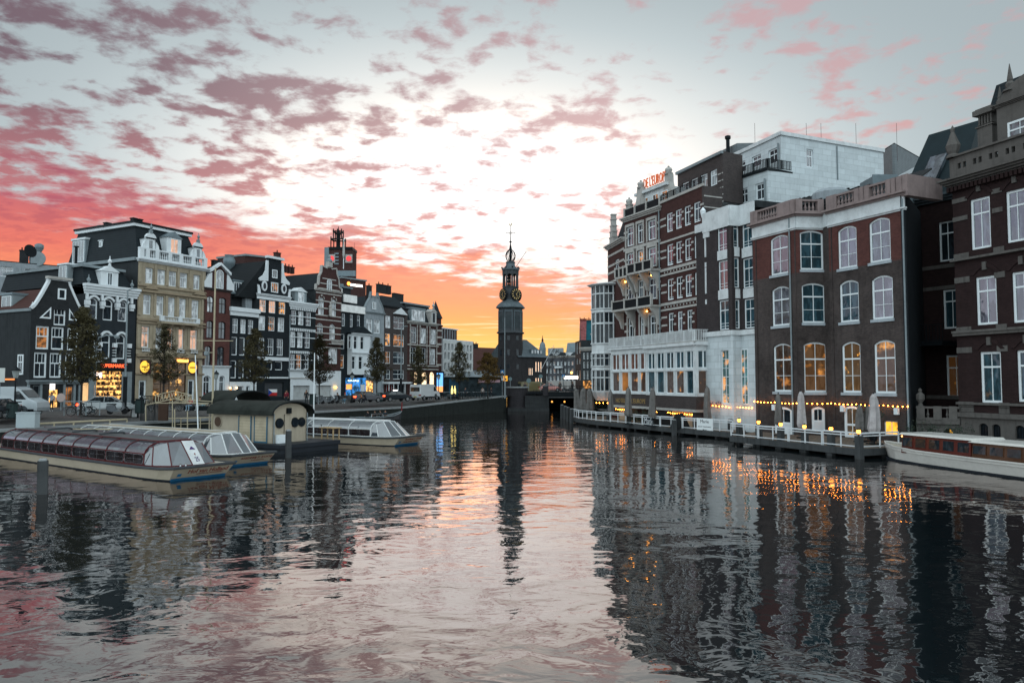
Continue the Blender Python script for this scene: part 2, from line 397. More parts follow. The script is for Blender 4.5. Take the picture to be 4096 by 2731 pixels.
def window(F_, parent, a0, a1, z0, z1, arch=0, nx=2, bars=(.62,), fw=.09, material=None, g=None, out=0.0, depth=.22, sill=None, lower_nx=None, name='window', sash=True, mun=.035, back=.02):
 """frame in the reveal with glazing bars; pane and sill are sub-parts"""
 material = material or M_wframe; g = g or G_dark
 o0, o1 = out - depth, out - depth + .09
 mb = F_.mb(); mb.box(a0, a0 + fw, z0, z1 - arch, o0, o1); mb.box(a1 - fw, a1, z0, z1 - arch, o0, o1)
 mb.box(a0 + fw, a1 - fw, z0, z0 + fw, o0, o1)
 if arch:
  P = arcpts(a0, a1, z1 - arch, arch); Q = arcpts(a0 + fw, a1 - fw, z1 - arch - (fw * .3), arch - fw * .6)
  for k in range(len(P) - 1): mb.hexa([(P[k][0], P[k][1], o0), (P[k + 1][0], P[k + 1][1], o0), (Q[k + 1][0], Q[k + 1][1], o0), (Q[k][0], Q[k][1], o0),
            (P[k][0], P[k][1], o1), (P[k + 1][0], P[k + 1][1], o1), (Q[k + 1][0], Q[k + 1][1], o1), (Q[k][0], Q[k][1], o1)])
 else: mb.box(a0 + fw, a1 - fw, z1 - fw, z1, o0, o1)
 zt = z1 - (fw if not arch else fw * .8)
 for k, b in enumerate(bars):
  zb = z0 + (z1 - z0) * b; w = fw * .75 if k == 0 else mun
  mb.box(a0 + fw, a1 - fw, zb - w / 2, zb + w / 2, o0 + .01, o1 - .012)
 def vb(n, za, zb_, w):
  for k in range(1, n):
   a = a0 + (a1 - a0) * k / n; mb.box(a - w / 2, a + w / 2, za, zb_, o0 + .015, o1 - .018)
 zb0 = z0 + (z1 - z0) * bars[0] if bars else z0
 if bars:
  vb(nx, zb0, zt, mun * 1.2); vb(lower_nx or nx, z0 + fw, zb0, mun * 1.5)
 else: vb(nx, z0 + fw, zt, mun * 1.5)
 w = mb.build(name, material, parent)
 if arch:
  P = arcpts(a0 + .01, a1 - .01, z1 - arch, arch - .01); pm = F_.mb(); pm.prism([(a0 + .01, z0 + .01), (a1 - .01, z0 + .01)] + P[::-1], o0 + .01, o0 + .03)
  pm.build('pane', g, w)
 else: F_.mb().box(a0 + .01, a1 - .01, z0 + .01, z1 - .01, o0 + .01, o0 + .03).build('pane', g, w)
 if sill: F_.mb().box(a0 - .08, a1 + .08, z0 - sill, z0, o1 - .02, out + .10).build('sill', M_stonesill, w)
 return w
M_stonesill = mat('sill_stone', (.33, .37, .40), .7)
def pick(*ws):
 r = random.random() * sum(w for w, _ in ws)
 for w, x in ws:
  r -= w
  if r <= 0: return x
 return ws[-1][1]
def body(F_, parent, a0, a1, z0, z1, depth, side=None, out=0.0, name='side_wall'):
 """the two flank walls and the back of a house"""
 mb = F_.mb()
 mb.face((a0, z0, out), (a0, z1, out), (a0, z1, out - depth), (a0, z0, out - depth))
 mb.face((a1, z0, out), (a1, z1, out), (a1, z1, out - depth), (a1, z0, out - depth))
 mb.face((a0, z0, out - depth), (a0, z1, out - depth), (a1, z1, out - depth), (a1, z0, out - depth))
 return mb.build(name, side or M_side, parent)
def roof_gable(F_, parent, a0, a1, z1, zr, depth, m, out=-.25, over=.15, name='roof'):
 """pitched roof, ridge running back from the street"""
 c = (a0 + a1) / 2; mb = F_.mb()
 mb.prism([(a0 - over, z1), (a1 + over, z1), (c, zr)], out, out - depth)
 return mb.build(name, m, parent)
def roof_cross(F_, parent, a0, a1, z1, zr, depth, m, out=-.2):
 """pitched roof, ridge parallel to the street"""
 c = out - depth / 2; mb = F_.mb()
 mb.hexa([(a0, z1, out), (a1, z1, out), (a1, z1, out - depth), (a0, z1, out - depth), (a0, zr, c + .1), (a1, zr, c + .1), (a1, zr, c - .1), (a0, zr, c - .1)])
 return mb.build('roof', m, parent)
def mansard(F_, parent, a0, a1, z1, zr, inset, depth, m, out=-.3, insl=None, insr=None):
 insl = inset if insl is None else insl; insr = inset if insr is None else insr
 mb = F_.mb()
 mb.hexa([(a0, z1, out), (a1, z1, out), (a1, z1, out - depth), (a0, z1, out - depth),
    (a0 + insl, zr, out - inset), (a1 - insr, zr, out - inset), (a1 - insr, zr, out - depth + inset), (a0 + insl, zr, out - depth + inset)])
 return mb.build('roof', m, parent)
def flat_roof(F_, parent, a0, a1, z1, depth, m=None, out=-.02, th=.15):
 return F_.mb().box(a0 - .03, a1 + .03, z1, z1 + th, out, out - depth).build('roof', m or M_side, parent)
def cornice(F_, parent, a0, a1, z0, z1, m, out=.35, name='cornice', steps=3, base=0.0):
 mb = F_.mb(); h = (z1 - z0) / steps
 for k in range(steps): mb.box(a0 - out * .5 * (k + 1) / steps, a1 + out * .5 * (k + 1) / steps, z0 + h * k + (.003 if k else 0), z0 + h * (k + 1), base - .1, base + out * (k + 1) / steps)
 return mb.build(name, m, parent)
def strip(F_, parent, a0, a1, z0, z1, m, out=.06, name='band', base=0.0):
 return F_.mb().box(a0, a1, z0, z1, base - .02, base + out).build(name, m, parent)
def chimney(F_, parent, a, o, z0, z1, m, w=.6, pots=2, d=.6):
 mb = F_.mb().box(a - w / 2, a + w / 2, z0, z1, o - d / 2, o + d / 2); mb.box(a - w / 2 - .07, a + w / 2 + .07, z1, z1 + .12, o - d / 2 - .07, o + d / 2 + .07)
 c = mb.build('chimney', m, parent)
 for k in range(pots):
  p = F_.W(a - w / 2 + w * (k + .5) / pots, z1 + .12, o)
  MB().lathe(p, [(.11, 0), (.09, .35), (.12, .4), (.1, .4)], 8).build('chimney_pot', M_redtile, c)
 return c
def balustrade(F_, parent, a0, a1, z0, z1, m, out=0.0, gap=.28, posts=(), name='balustrade', th=.14, r=.06):
 mb = F_.mb(); h = z1 - z0
 mb.box(a0, a1, z0, z0 + h * .16, out - th, out + th); mb.box(a0, a1, z1 - h * .14, z1, out - th * 1.2, out + th * 1.2)
 n = max(1, int((a1 - a0) / gap)); P = sorted(posts)
 for k in range(n):
  a = a0 + (a1 - a0) * (k + .5) / n
  if any(abs(a - p) < .34 for p in P): continue
  p0 = F_.W(a, z0 + h * .16, out); hh = h * .70
  q = MB(); q.lathe(p0, [(r, 0), (r * .6, hh * .1), (r * 1.15, hh * .3), (r * .5, hh * .62), (r * .5, hh * .85), (r, hh)], 6)
  i = len(mb.v); mb.v += q.v; mb.f += [[x + i for x in f] for f in q.f]
 for p in P: mb.box(p - .26, p + .26, z0 + .002, z1 + .03, out - th * 1.4, out + th * 1.4)
 return mb.build(name, m, parent)
def rail_iron(F_, parent, a0, a1, z0, z1, m, out=0.0, gap=.14, name='railing', r=.018):
 mb = F_.mb(); mb.box(a0, a1, z1 - .05, z1, out - .03, out + .03); mb.box(a0, a1, z0 + .05, z0 + .09, out - .02, out + .02)
 n = max(1, int((a1 - a0) / gap))
 for k in range(n + 1):
  a = a0 + (a1 - a0) * k / n; w = r * (2 if k % 9 == 0 else 1)
  mb.box(a - w, a + w, z0, z1, out - w, out + w)
 return mb.build(name, m, parent)
def text(F_, parent, s, a0, a1, z0, z1, m, out=.1, th=.03, mirror=False, name='lettering', stretch=True, wf=None):
 cu = bpy.data.curves.new(name, 'FONT'); cu.body = s; cu.extrude = 0.0; cu.resolution_u = 2
 tmp = bpy.data.objects.new('tmp', cu); COL.objects.link(tmp); dg = bpy.context.evaluated_depsgraph_get(); dg.update()
 me = bpy.data.meshes.new_from_object(tmp.evaluated_get(dg)); COL.objects.unlink(tmp); bpy.data.objects.remove(tmp)
 xs = [v.co.x for v in me.vertices]; ys = [v.co.y for v in me.vertices]; x0, x1, y0, y1 = min(xs), max(xs), min(ys), max(ys)
 sy = (z1 - z0) / (y1 - y0); sx = (a1 - a0) / (x1 - x0)
 wf = wf or F_.W
 mb = MB(wf); vs = []
 for v in me.vertices:
  u = (v.co.x - x0) * sx; u = (a1 - u) if mirror else (a0 + u)
  vs.append((u, z0 + (v.co.y - y0) * sy))
 n = len(vs); mb.pts([(a, z, out) for a, z in vs]); mb.pts([(a, z, out + th) for a, z in vs])
 for p in me.polygons:
  f = list(p.vertices); mb.f.append(f[::-1]); mb.f.append([i + n for i in f])
 cnt = {}
 for p in me.polygons:
  f = list(p.vertices)
  for q in range(len(f)):
   e = (f[q], f[(q + 1) % len(f)]); cnt.setdefault(tuple(sorted(e)), []).append(e)
 for k, es in cnt.items():
  if len(es) == 1: a, b = es[0]; mb.f.append([a, b, b + n, a + n])
 return mb.build(name, m, parent)
def dormer(F_, parent, a0, a1, z0, z1, zp, out, depth, mw, mr, g=None, arch=0, wpad=.22, ped=True, nx=2):
 mb = F_.mb(); mb.box(a0, a1, z0, z1, out, out - depth)
 d = mb.build('dormer', mw, parent)
 if ped: F_.mb().prism([(a0 - .15, z1), (a1 + .15, z1), ((a0 + a1) / 2, zp)], out + .12, out - depth).build('dormer_roof', mr, d)
 else: F_.mb().box(a0 - .1, a1 + .1, z1, zp, out + .12, out - depth).build('dormer_roof', mr, d)
 mb = F_.mb(); fr = .08; b0, b1, y0, y1 = a0 + wpad, a1 - wpad, z0 + .1, z1 - .12
 mb.box(b0, b1, y0, y0 + fr, out, out + .07); mb.box(b0, b1, y1 - fr, y1, out, out + .07)
 mb.box(b0, b0 + fr, y0 + fr, y1 - fr, out, out + .07); mb.box(b1 - fr, b1, y0 + fr, y1 - fr, out, out + .07)
 for k in range(1, nx): c_ = b0 + (b1 - b0) * k / nx; mb.box(c_ - .03, c_ + .03, y0 + fr, y1 - fr, out + .005, out + .06)
 mb.build('dormer_frame', M_wframe, d); F_.mb().box(b0 + .01, b1 - .01, y0 + .01, y1 - .01, out + .003, out + .03).build('dormer_pane', g or G_sky, d)
 return d
def finial(p, parent, m, s=1.0, name='finial', prof=None):
 prof = prof or [(.16, 0), (.16, .12), (.06, .18), (.2, .36), (.22, .5), (.1, .66), (.04, .8), (.07, .9), (.01, 1.05)]
 return MB().lathe(p, [(r * s, h * s) for r, h in prof], 8).build(name, m, parent)
# street level of the left bank
ZS = 2.2
def LF(Y): return (-45.1 + .523 * (Y - 90), Y)
def LX(px):
 u = (px - 2048) / F; Y = 92.17 / (.523 - u); return LF(Y)
class House:
 """one house of the left row; pixels are read off the photo in crop k and met with its own wall plane"""
 def __init__(s, k, x0, x1, name, label, cat='house', group=None, A=None, B=None):
  s.k = k; s.F = Fac(A or LX(cx(k, x0)), B or LX(cx(k, x1))); s.L = s.F.L
  s.o = thing(name, (s.F.A.x, s.F.A.y, ZS), label, cat, group); s.holes = []; s.wins = []
 def a(s, x): return s.F.S(s.k, x)
 def z(s, y, x): return s.F.Z(s.k, y, x)
 def row(s, cols, y0, y1, xr, **kw):
  """a row of windows: cols are (x0,x1) spans, y0,y1 top and bottom read at x = xr"""
  z1, z0 = s.z(y0, xr), s.z(y1, xr); gs = kw.pop('gs', None); sh = kw.pop('dz', 0)
  for i, (p, q) in enumerate(cols):
   a0, a1 = s.a(p), s.a(q); k2 = dict(kw)
   if gs: k2['g'] = gs[i % len(gs)]
   s.holes.append((a0, a1, z0, z1, kw.get('arch', 0))); s.wins.append((a0, a1, z0, z1, k2))
  return s
 def done(s, zt, m, a0=0, a1=None, z0=None, name='wall', side=None, depth=12):
  a1 = s.L if a1 is None else a1; s.zt = zt
  wall(s.F, a0, a1, ZS - .3 if z0 is None else z0, zt, s.holes, m, s.o, name)
  for w in s.wins: window(s.F, s.o, *w[:4], **w[4])
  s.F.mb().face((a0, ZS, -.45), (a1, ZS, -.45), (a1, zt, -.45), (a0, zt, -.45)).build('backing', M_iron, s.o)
  if depth: body(s.F, s.o, a0, a1, ZS - .3, zt, depth, side)
  s.holes, s.wins = [], []
  return s
# ================================================================ ground of the left bank
M_pave = mat('brick_paving', (.075, .072, .070), .8, kind='pave')
M_road = mat('asphalt', (.05, .052, .055), .75)
M_quay = mat('quay_brick', (.018, .021, .020), .85, kind='brick', streak=.5)
M_cope = mat('coping_stone', (.22, .235, .24), .75)
QUAY = [(-70, 22), (-44, 40), (-36.6, 51.5), (-34.6, 54.8), (-31.4, 61.5), (-27, 72), (-22.7, 88), (-20.2, 93), (-14.5, 102), (-7.6, 114.5), (-.9, 124.6)]
QZ = [1.6, 1.6, 1.6, 1.6, 1.6, 1.5, 1.46, 1.45, 1.5, 2.06, 2.6]
QD = Vector((-.886, .463)); GW_ = 12.5
def gz(x, y):
 """height of the left bank: it rises gently from the quay edge to the street"""
 for i in range(len(QUAY) - 1):
  a, b = Vector(QUAY[i]), Vector(QUAY[i + 1]); v = b - a; det = v.x * -QD.y + v.y * QD.x; r = Vector((x, y)) - a
  s = (r.x * -QD.y + r.y * QD.x) / det; t_ = (v.x * r.y - v.y * r.x) / det
  if -.001 <= s <= 1.001 and t_ > -3:
   ze = QZ[i] + (QZ[i + 1] - QZ[i]) * s; return ze + (ZS - ze) * max(0, min(1, t_ / GW_))
 return ZS
def gp(px, Y):
 """where the ray through this column, aimed at street height at depth Y, really meets the bank"""
 py = 1525 + (EYE - ZS) * F / Y; r = ray(px, py); lo, hi = Y * .9, Y * 1.5
 for _ in range(30):
  m_ = (lo + hi) / 2; k = m_ / r.y
  if EYE + r.z * k > gz(r.x * k, m_): lo = m_
  else: hi = m_
 k = hi / r.y; return Vector((r.x * k, hi, gz(r.x * k, hi)))
mb = MB()
for i in range(len(QUAY) - 1):
 a, b = Vector(QUAY[i]), Vector(QUAY[i + 1]); A = [a, a + QD * GW_, a + QD * 95]; B = [b, b + QD * GW_, b + QD * 95]
 mb.face((*A[0], QZ[i]), (*B[0], QZ[i + 1]), (*B[1], ZS), (*A[1], ZS)); mb.face((*A[1], ZS), (*B[1], ZS), (*B[2], ZS), (*A[2], ZS))
structure('pavement', mb, M_pave)
structure('ground', MB().face((-115, 180, ZS - .01), (-13, 131, ZS - .01), (-.9, 124.6, 2.5), (30, 126, ZS - .01), (110, 300, ZS - .01), (-60, 320, ZS - .01)), M_pave)
mb = MB()
for i in range(len(QUAY) - 1): mb.face((*QUAY[i], -1), (*QUAY[i + 1], -1), (*QUAY[i + 1], QZ[i + 1]), (*QUAY[i], QZ[i]))
structure('quay_wall', mb, M_quay)
mb = MB()
for i in range(len(QUAY) - 1):
 p, q = QUAY[i], QUAY[i + 1]; zs_ = (QZ[i], QZ[i + 1], QZ[i + 1], QZ[i]); a, b = Vector(p), Vector(q); n = Vector((b.y - a.y, a.x - b.x)).normalized()
 P = [a + n * .08, b + n * .08, b - n * .45, a - n * .45]
 mb.hexa([(*x, z - .16) for x, z in zip(P, zs_)] + [(*x, z + .06) for x, z in zip(P, zs_)])
structure('kerb', mb, M_cope)
# roadway: a sheet between the pavement by the quay and the one by the houses
mb = MB(); ys = [60, 70, 80, 90, 105, 120, 140, 170]
def qx(Y):
 for p, q in zip(QUAY, QUAY[1:]):
  if p[1] <= Y <= q[1]: return p[0] + (q[0] - p[0]) * (Y - p[1]) / (q[1] - p[1])
 return QUAY[-1][0]
for y0, y1 in zip(ys, ys[1:]):
 l0, l1 = LF(y0)[0] + 4.5, LF(y1)[0] + 4.5; r0, r1 = min(l0 + 9, qx(y0) - 13.5), min(l1 + 9, qx(y1) - 13.5)
 mb.face((l0, y0, ZS + .004), (r0, y0, ZS + .004), (r1, y1, ZS + .004), (l1, y1, ZS + .004))
structure('road', mb, M_road)
# ================================================================ left row of houses
def scroll_gable(H, pts, m, trim, z_top_extra=0, edge=.16, name='gable'):
 """gable wall from an outline in (a,z), edged with a white coping that follows its curve"""
 g = H.F.mb().prism(pts, -.30, .02).build(name, m, H.o)
 if trim:
  mb = H.F.mb(); up = pts[1:-1] if False else pts
  for p, q in zip(up, up[1:]):
   if abs(p[1] - q[1]) < .01 and p[1] <= min(z for a, z in pts) + .01: continue
   dx_, dz_ = q[0] - p[0], q[1] - p[1]; L = math.hypot(dx_, dz_)
   nx_, nz_ = -dz_ / L * edge, dx_ / L * edge
   mb.hexa([(p[0] - nx_, p[1] - nz_, -.34), (q[0] - nx_, q[1] - nz_, -.34), (q[0] + nx_ * .6, q[1] + nz_ * .6, -.34), (p[0] + nx_ * .6, p[1] + nz_ * .6, -.34),
      (p[0] - nx_, p[1] - nz_, .10), (q[0] - nx_, q[1] - nz_, .10), (q[0] + nx_ * .6, q[1] + nz_ * .6, .10), (p[0] + nx_ * .6, p[1] + nz_ * .6, .10)])
  mb.build('coping', trim, g)
 return g
def proud_window(H, a0, a1, z0, z1, g=None, arch=0, nx=2, bars=(), parent=None, fw=.08, out=.02):
 return window(H.F, parent or H.o, a0, a1, z0, z1, arch=arch, nx=nx, bars=bars, fw=fw, g=g or G_dark, out=out + .12, depth=.12)
# --- long grey flat building behind the first houses
bk = Fac(atY(-40, 1300, 108).xy, atY(330, 1300, 116).xy)
o = thing('flat_building', (bk.A.x, bk.A.y, ZS), 'pale flat-roofed block standing behind the houses at far left', 'building')
zt = bk.hit(120, 1056)[1]; hs = [(a, a + 1.6, zt - 2.2, zt - .7) for a in (1.0, 4.0, 7.0, 10.0)]
wall(bk, 0, bk.L, ZS, zt, hs, M_grey, o)
for h in hs: window(bk, o, *h, g=G_sky)
flat_roof(bk, o, 0, bk.L, zt, 10, M_side); body(bk, o, 0, bk.L, ZS, zt, 10)
chimney(bk, o, bk.hit(100, 1050)[0], -1, zt, zt + 2.0, M_dark, 1.1, 2)
d_ = thing('roof_duct', bk.W(bk.hit(158, 1050)[0], zt, -.6), 'round grey ventilation duct rising above the roofs at far left', 'vent')
MB().lathe((0, 0, .1), [(.45, 0), (.45, 1.3), (.25, 1.4), (.3, 1.9), (.62, 2.5), (.62, 3.0), (.3, 3.2)], 12).build('duct', M_lead, d_, True, True)
MB().disc((.1, -.5, .9), (.2, -1, .1), 1.15, .12, 18).build('dish', M_greyp, d_, local=True)
# --- 1: dark brick house with a bell gable
H = House('a', 205, 572, 'gable_house', 'dark brick house with white-edged bell gable and small souvenir shop at left end')
H.row([(247, 340), (355, 443), (467, 545)], 885, 1043, 400, nx=3, lower_nx=1, bars=(.56,), fw=.17, gs=[G_dim, G_dark, G_dark])
H.row([(240, 330), (350, 432), (458, 540)], 1065, 1238, 400, nx=3, lower_nx=2, bars=(.58,), fw=.17, gs=[G_dark])
H.row([(368, 452)], 742, 872, 400, nx=3, lower_nx=2, bars=(.55,), fw=.15)
zc = H.z(870, 400); zsh = H.z(765, 400)
H.row([(352, 420)], 1318, 1460, 400, nx=1, bars=(), fw=.06, g=G_shop, material=M_iron)
H.row([(240, 290)], 1290, 1450, 400, nx=1, bars=(), fw=.1, g=G_dark, material=M_greyp)
H.row([(450, 520)], 1300, 1440, 400, nx=2, bars=(), fw=.06, g=G_dim, material=M_greyp)
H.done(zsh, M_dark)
a0, a1 = 0.0, H.L; c = (a0 + a1) / 2; zp = H.z(553, 415); hw = (H.a(487) - H.a(342)) / 2
out = []
for k in range(9):
 f = k / 8; out.append((a0 + (c - hw - a0) * (1 - (1 - f) ** 1.0) * (0.55 * f + .45) ** 1.0, zsh + (zp - .35 - zsh) * f ** 1.9))
left = out; right = [(2 * c - p[0], p[1]) for p in out[::-1]]
gb = scroll_gable(H, left + [(c - hw, zp), (c + hw, zp)] + right, M_dark, M_white)
H.F.mb().box(c - hw - .2, c + hw + .2, zp - .05, zp + .22, -.3, .3).build('gable_cap', M_stone, gb)
finial(H.F.W(.1, zsh - .1, .0), gb, M_white, .7)
proud_window(H, H.a(388), H.a(445), H.z(692, 415), H.z(617, 415), nx=1, fw=.16)
for s0, s1, fl in ((H.a(265), H.a(345), 1), (H.a(472), H.a(530), -1)):     # small triangular lights
 z0_, z1_ = H.z(832, 400), H.z(750, 400)
 tri = [(s0, z0_), (s1, z0_), (s1, z1_)] if fl > 0 else [(s0, z0_), (s1, z0_), (s0, z1_)]
 w = H.F.mb().prism(tri, .021, .08).build('window', M_wframe, H.o); cen = (sum(p[0] for p in tri) / 3, sum(p[1] for p in tri) / 3)
 H.F.mb().prism([(cen[0] + (p[0] - cen[0]) * .6, cen[1] + (p[1] - cen[1]) * .6) for p in tri], .05, .10).build('pane', G_dark, w)
cornice(H.F, H.o, 0, H.L, H.z(1282, 400), H.z(1255, 400), M_greyp, .5, name='shop_cornice')
for x in (205, 292, 455, 525, 560): a = H.a(x); H.F.mb().box(a - .12, a + .12, ZS, H.z(1285, 400), .0, .14).build('shop_pilaster', M_greyp, H.o)
roof_gable(H.F, H.o, 0, H.L, zsh - .2, zp - .9, 13, M_redtile)
sd = Fac(H.F.W(0, 0, -13)[:2], H.F.W(0, 0, 0)[:2])
strip(sd, H.o, 0, 13, zsh - .35, zsh - .05, M_greyp, .15, 'gutter')
d = dormer(sd, H.o, 6.2, 8.4, zsh + .2, zsh + 1.7, zsh + 1.95, -.6, 2.2, M_greyp, M_lead, ped=False)
window(sd, H.o, 11.0, 12.0, H.z(1230, 215) + .2, H.z(1075, 215), out=.14, depth=.12, g=G_dark, fw=.14)
strip(sd, H.o, 5, 10.5, H.z(1255, 215), H.z(1243, 215), glow('awning_light', (1.0, .30, .06), .5), .1, 'lit_awning')
SIGN = thing('shop_sign', H.F.W(H.a(360), H.z(1322, 400), .2), 'white lit box sign with red writing above the souvenir shop', 'sign')
H.F.mb().box(H.a(345), H.a(377), H.z(1322, 400), H.z(1280, 400), .25, .4).build('box', glow('sign_white', (1, .93, .9), 1.3), SIGN)
text(H.F, SIGN, 'Souvenirs', H.a(348), H.a(374), H.z(1298, 400), H.z(1290, 400), glow('sign_red', (.9, .1, .1), .3), .41, .02)
# --- 2: black house with white stucco, mansard
H = House('a', 580, 938, 'mansard_house', 'black house with white scrolled cornice and mansard above the supermarket')
cols = [(605, 672), (710, 778), (815, 880)]
H.row(cols, 690, 838, 745, arch=.35, nx=1, bars=(.66,), fw=.13, gs=[G_sky, G_dark, G_sky])
H.row([(600, 666), (703, 768), (808, 872)], 930, 1105, 745, arch=.35, nx=1, bars=(.64,), fw=.13)
H.row([(665, 865)], 1188, 1405, 760, nx=2, bars=(.62,), fw=.10, g=G_shop, material=M_iron)
H.row([(580, 634)], 1270, 1432, 760, nx=1, bars=(), fw=.06, g=glass('shop_side', (.2, .12, .05), (1, .60, .28), .95, ls_scale=.8, thresh=(.2, .5)), material=M_iron)
z1 = H.z(668, 745); z2 = H.z(598, 745)
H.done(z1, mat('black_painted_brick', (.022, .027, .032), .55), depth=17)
cornice(H.F, H.o, 0, H.L, z1, z2, M_white, .55, steps=4)
for y, r in ((683, 0), (922, 0)):
 for p, q in (cols if y < 800 else [(600, 666), (703, 768), (808, 872)]):
  a0, a1 = H.a(p) - .12, H.a(q) + .12; zz_ = H.z(y + 14, 745); P = arcpts(a0, a1, zz_, .42); Q = arcpts(a0 + .1, a1 - .1, zz_ - .22, .40); mb = H.F.mb()
  for k in range(len(P) - 1): mb.hexa([(*Q[k], .0), (*Q[k + 1], .0), (*P[k + 1], .0), (*P[k], .0), (*Q[k], .22), (*Q[k + 1], .22), (*P[k + 1], .22), (*P[k], .22)])
  mb.build('lintel', M_white, H.o)
for x in (592, 698, 803, 905):
 a = H.a(x); mb = H.F.mb(); mb.box(a - .13, a + .13, H.z(706, 745), z1, 0, .22); mb.box(a - .26, a + .26, H.z(742, 745), H.z(712, 745), 0, .4); mb.box(a - .2, a + .2, H.z(760, 745), H.z(742, 745), 0, .3)
 mb.build('capital', M_white, H.o)
for x in (690, 793, 895):
 a = H.a(x); mb = H.F.mb(); mb.box(a - .22, a + .22, H.z(1025, 745), H.z(995, 745), 0, .34); mb.box(a - .22, a + .22, H.z(1130, 745), H.z(1100, 745), 0, .3)
 for y in (1042, 1060, 1080): mb.box(a - .2, a + .2, H.z(y + 5, 745), H.z(y, 745), 0, .2)
 mb.build('console', M_white, H.o)
zr = H.z(478, 745); mansard(H.F, H.o, 0.15, H.L - .15, z2, zr, .9, 17, M_slate, insl=.15)
H.F.mb().box(.0, H.L - .9, zr, zr + .28, -.8, -16.6).build('roof_edge', M_greyp, H.o)
dm = dormer(H.F, H.o, H.a(690), H.a(812), z2, H.z(497, 752), H.z(455, 752), -.05, 2, M_white, M_white, wpad=.75)
finial(H.F.W(H.a(752), H.z(455, 752), -.1), dm, M_white, 1.1)
for x, s_ in ((600, .9), (905, .9)): finial(H.F.W(H.a(x), z2, .1), H.o, M_greyp, 1.0)
sd = Fac(H.F.W(0, 0, -17)[:2], H.F.W(0, 0, 0)[:2]); dormer(sd, H.o, 12.4, 14.2, z2 - .1, z2 + 2.3, z2 + 2.5, .35, 1.6, M_greyp, M_white, ped=False)
sg = H.F.mb().box(H.a(640), H.a(900), H.z(1180, 760), H.z(1135, 760), .02, .16).build('fascia', mat('fascia_black', (.015, .018, .02), .4), H.o)
text(H.F, sg, 'SUPERMARKT', H.a(700), H.a(880), H.z(1167, 780), H.z(1143, 780), glow('neon_red', (1.0, .10, .03), 2.6), .17, .05)
strip(H.F, H.o, H.a(672), H.a(713), H.z(1238, 690), H.z(1200, 690), glow('sign_pale', (1, .72, .6), 1.4), .12, 'sign_box')
for x in (642, 870, 905): a = H.a(x); H.F.mb().box(a - .3, a + .3, ZS, H.z(1195, 760), .0, .12).build('shop_pier', M_greyp, H.o)
mb = H.F.mb(); rs = random.Random(5)                            # goods on the shelves behind the glass
for zf in range(7):
 z_ = ZS + .5 + zf * .62; mb.box(H.a(668), H.a(862), z_, z_ + .04, -.62 + .43, -.60 + .43)
 for q in range(26):
  a = H.a(668) + (H.a(862) - H.a(668)) * rs.random(); h_ = rs.uniform(.12, .4); mb.box(a, a + rs.uniform(.08, .25), z_ + .04, z_ + .04 + h_, -.19, -.175)
mb.build('shelf_goods', mat('shelf_goods', (.10, .05, .03), .6), H.o)
for x in (495, 452): pass
sa = thing('satellite_dish', H.F.W(-2.5, zr + .3, -6.5), 'dark satellite dish on its mast above the supermarket house roof', 'dish')
MB().tube([(0, 0, 0), (0, 0, 1.2)], .05).build('mast', M_iron, sa, local=True); MB().disc((.1, -.1, 1.5), (1, -.35, .2), .75, .08, 16).build('dish', M_iron, sa, local=True)
fl = thing('flue_pipe', H.F.W(.8, zr + .2, -3.2), 'thin dark flue pipe with cap beside the mansard house roof', 'flue')
MB().lathe((0, 0, 0), [(.16, 0), (.16, 2.3), (.3, 2.32), (.3, 2.42)], 8).build('pipe', M_iron, fl, local=True)
# --- 3: tall cream stone hotel
H = House('a', 946, 1422, 'corner_hotel', 'tall cream stone building with balustrade and slate mansard, five windows wide', 'building')
cols = [(1000, 1056), (1085, 1143), (1163, 1221), (1240, 1298), (1338, 1386)]
kw = dict(nx=1, lower_nx=2, bars=(.68,), fw=.11, depth=.3)
H.row(cols, 495, 600, 1190, gs=[G_cur], **kw); H.row([(990, 1047), (1080, 1136), (1160, 1215), (1240, 1292), (1330, 1382)], 678, 812, 1190, gs=[G_cur], **kw)
H.row([(985, 1040), (1076, 1128), (1160, 1205), (1230, 1282), (1325, 1375)], 892, 1035, 1190, gs=[G_pink, G_cur, G_pink, G_pink, G_pink], **kw)
H.row([(975, 1027)], 1255, 1410, 1190, nx=1, bars=(.3,), fw=.2); H.row([(1316, 1362)], 1250, 1410, 1190, nx=1, bars=(.3,), fw=.2)
H.row([(1072, 1303)], 1135, 1400, 1190, nx=4, bars=(.45,), fw=.08, g=glass('cafe_glass', (.03, .02, .015), (1, .5, .12), 1.4, ls_scale=1.1, thresh=(.54, .68)), material=M_iron)
zc = H.z(460, 1190); H.done(zc, M_cream, side=M_side, depth=15)
cornice(H.F, H.o, 0, H.L, zc, H.z(440, 1190), M_white, .5, steps=3)
z0_, z1_ = H.z(437, 1190), H.z(366, 1190)
balustrade(H.F, H.o, 0, H.L, z0_, z1_, M_white, .05, .26, posts=[.3, H.a(1072), H.a(1163), H.a(1240), H.a(1325), H.L - .3, 1.1], th=.17, r=.075)
for y, w_, o_ in ((620, .16, .22), (655, .28, .32), (848, .25, .22), (870, .15, .2), (1040, .14, .16), (1088, .34, .34), (1212, .18, .16)):
 strip(H.F, H.o, 0, H.L, H.z(y, 1190) - w_ / 2, H.z(y, 1190) + w_ / 2, M_creamd, o_, 'belt_course')
for x0_, x1_ in ((986, 1090), (1330, 1418)):
 H.F.mb().prism([(H.a(x0_), H.z(640, 1190)), (H.a(x1_), H.z(640, 1190)), ((H.a(x0_) + H.a(x1_)) / 2, H.z(602, 1190))], .02, .38).build('pediment', M_creamd, H.o)
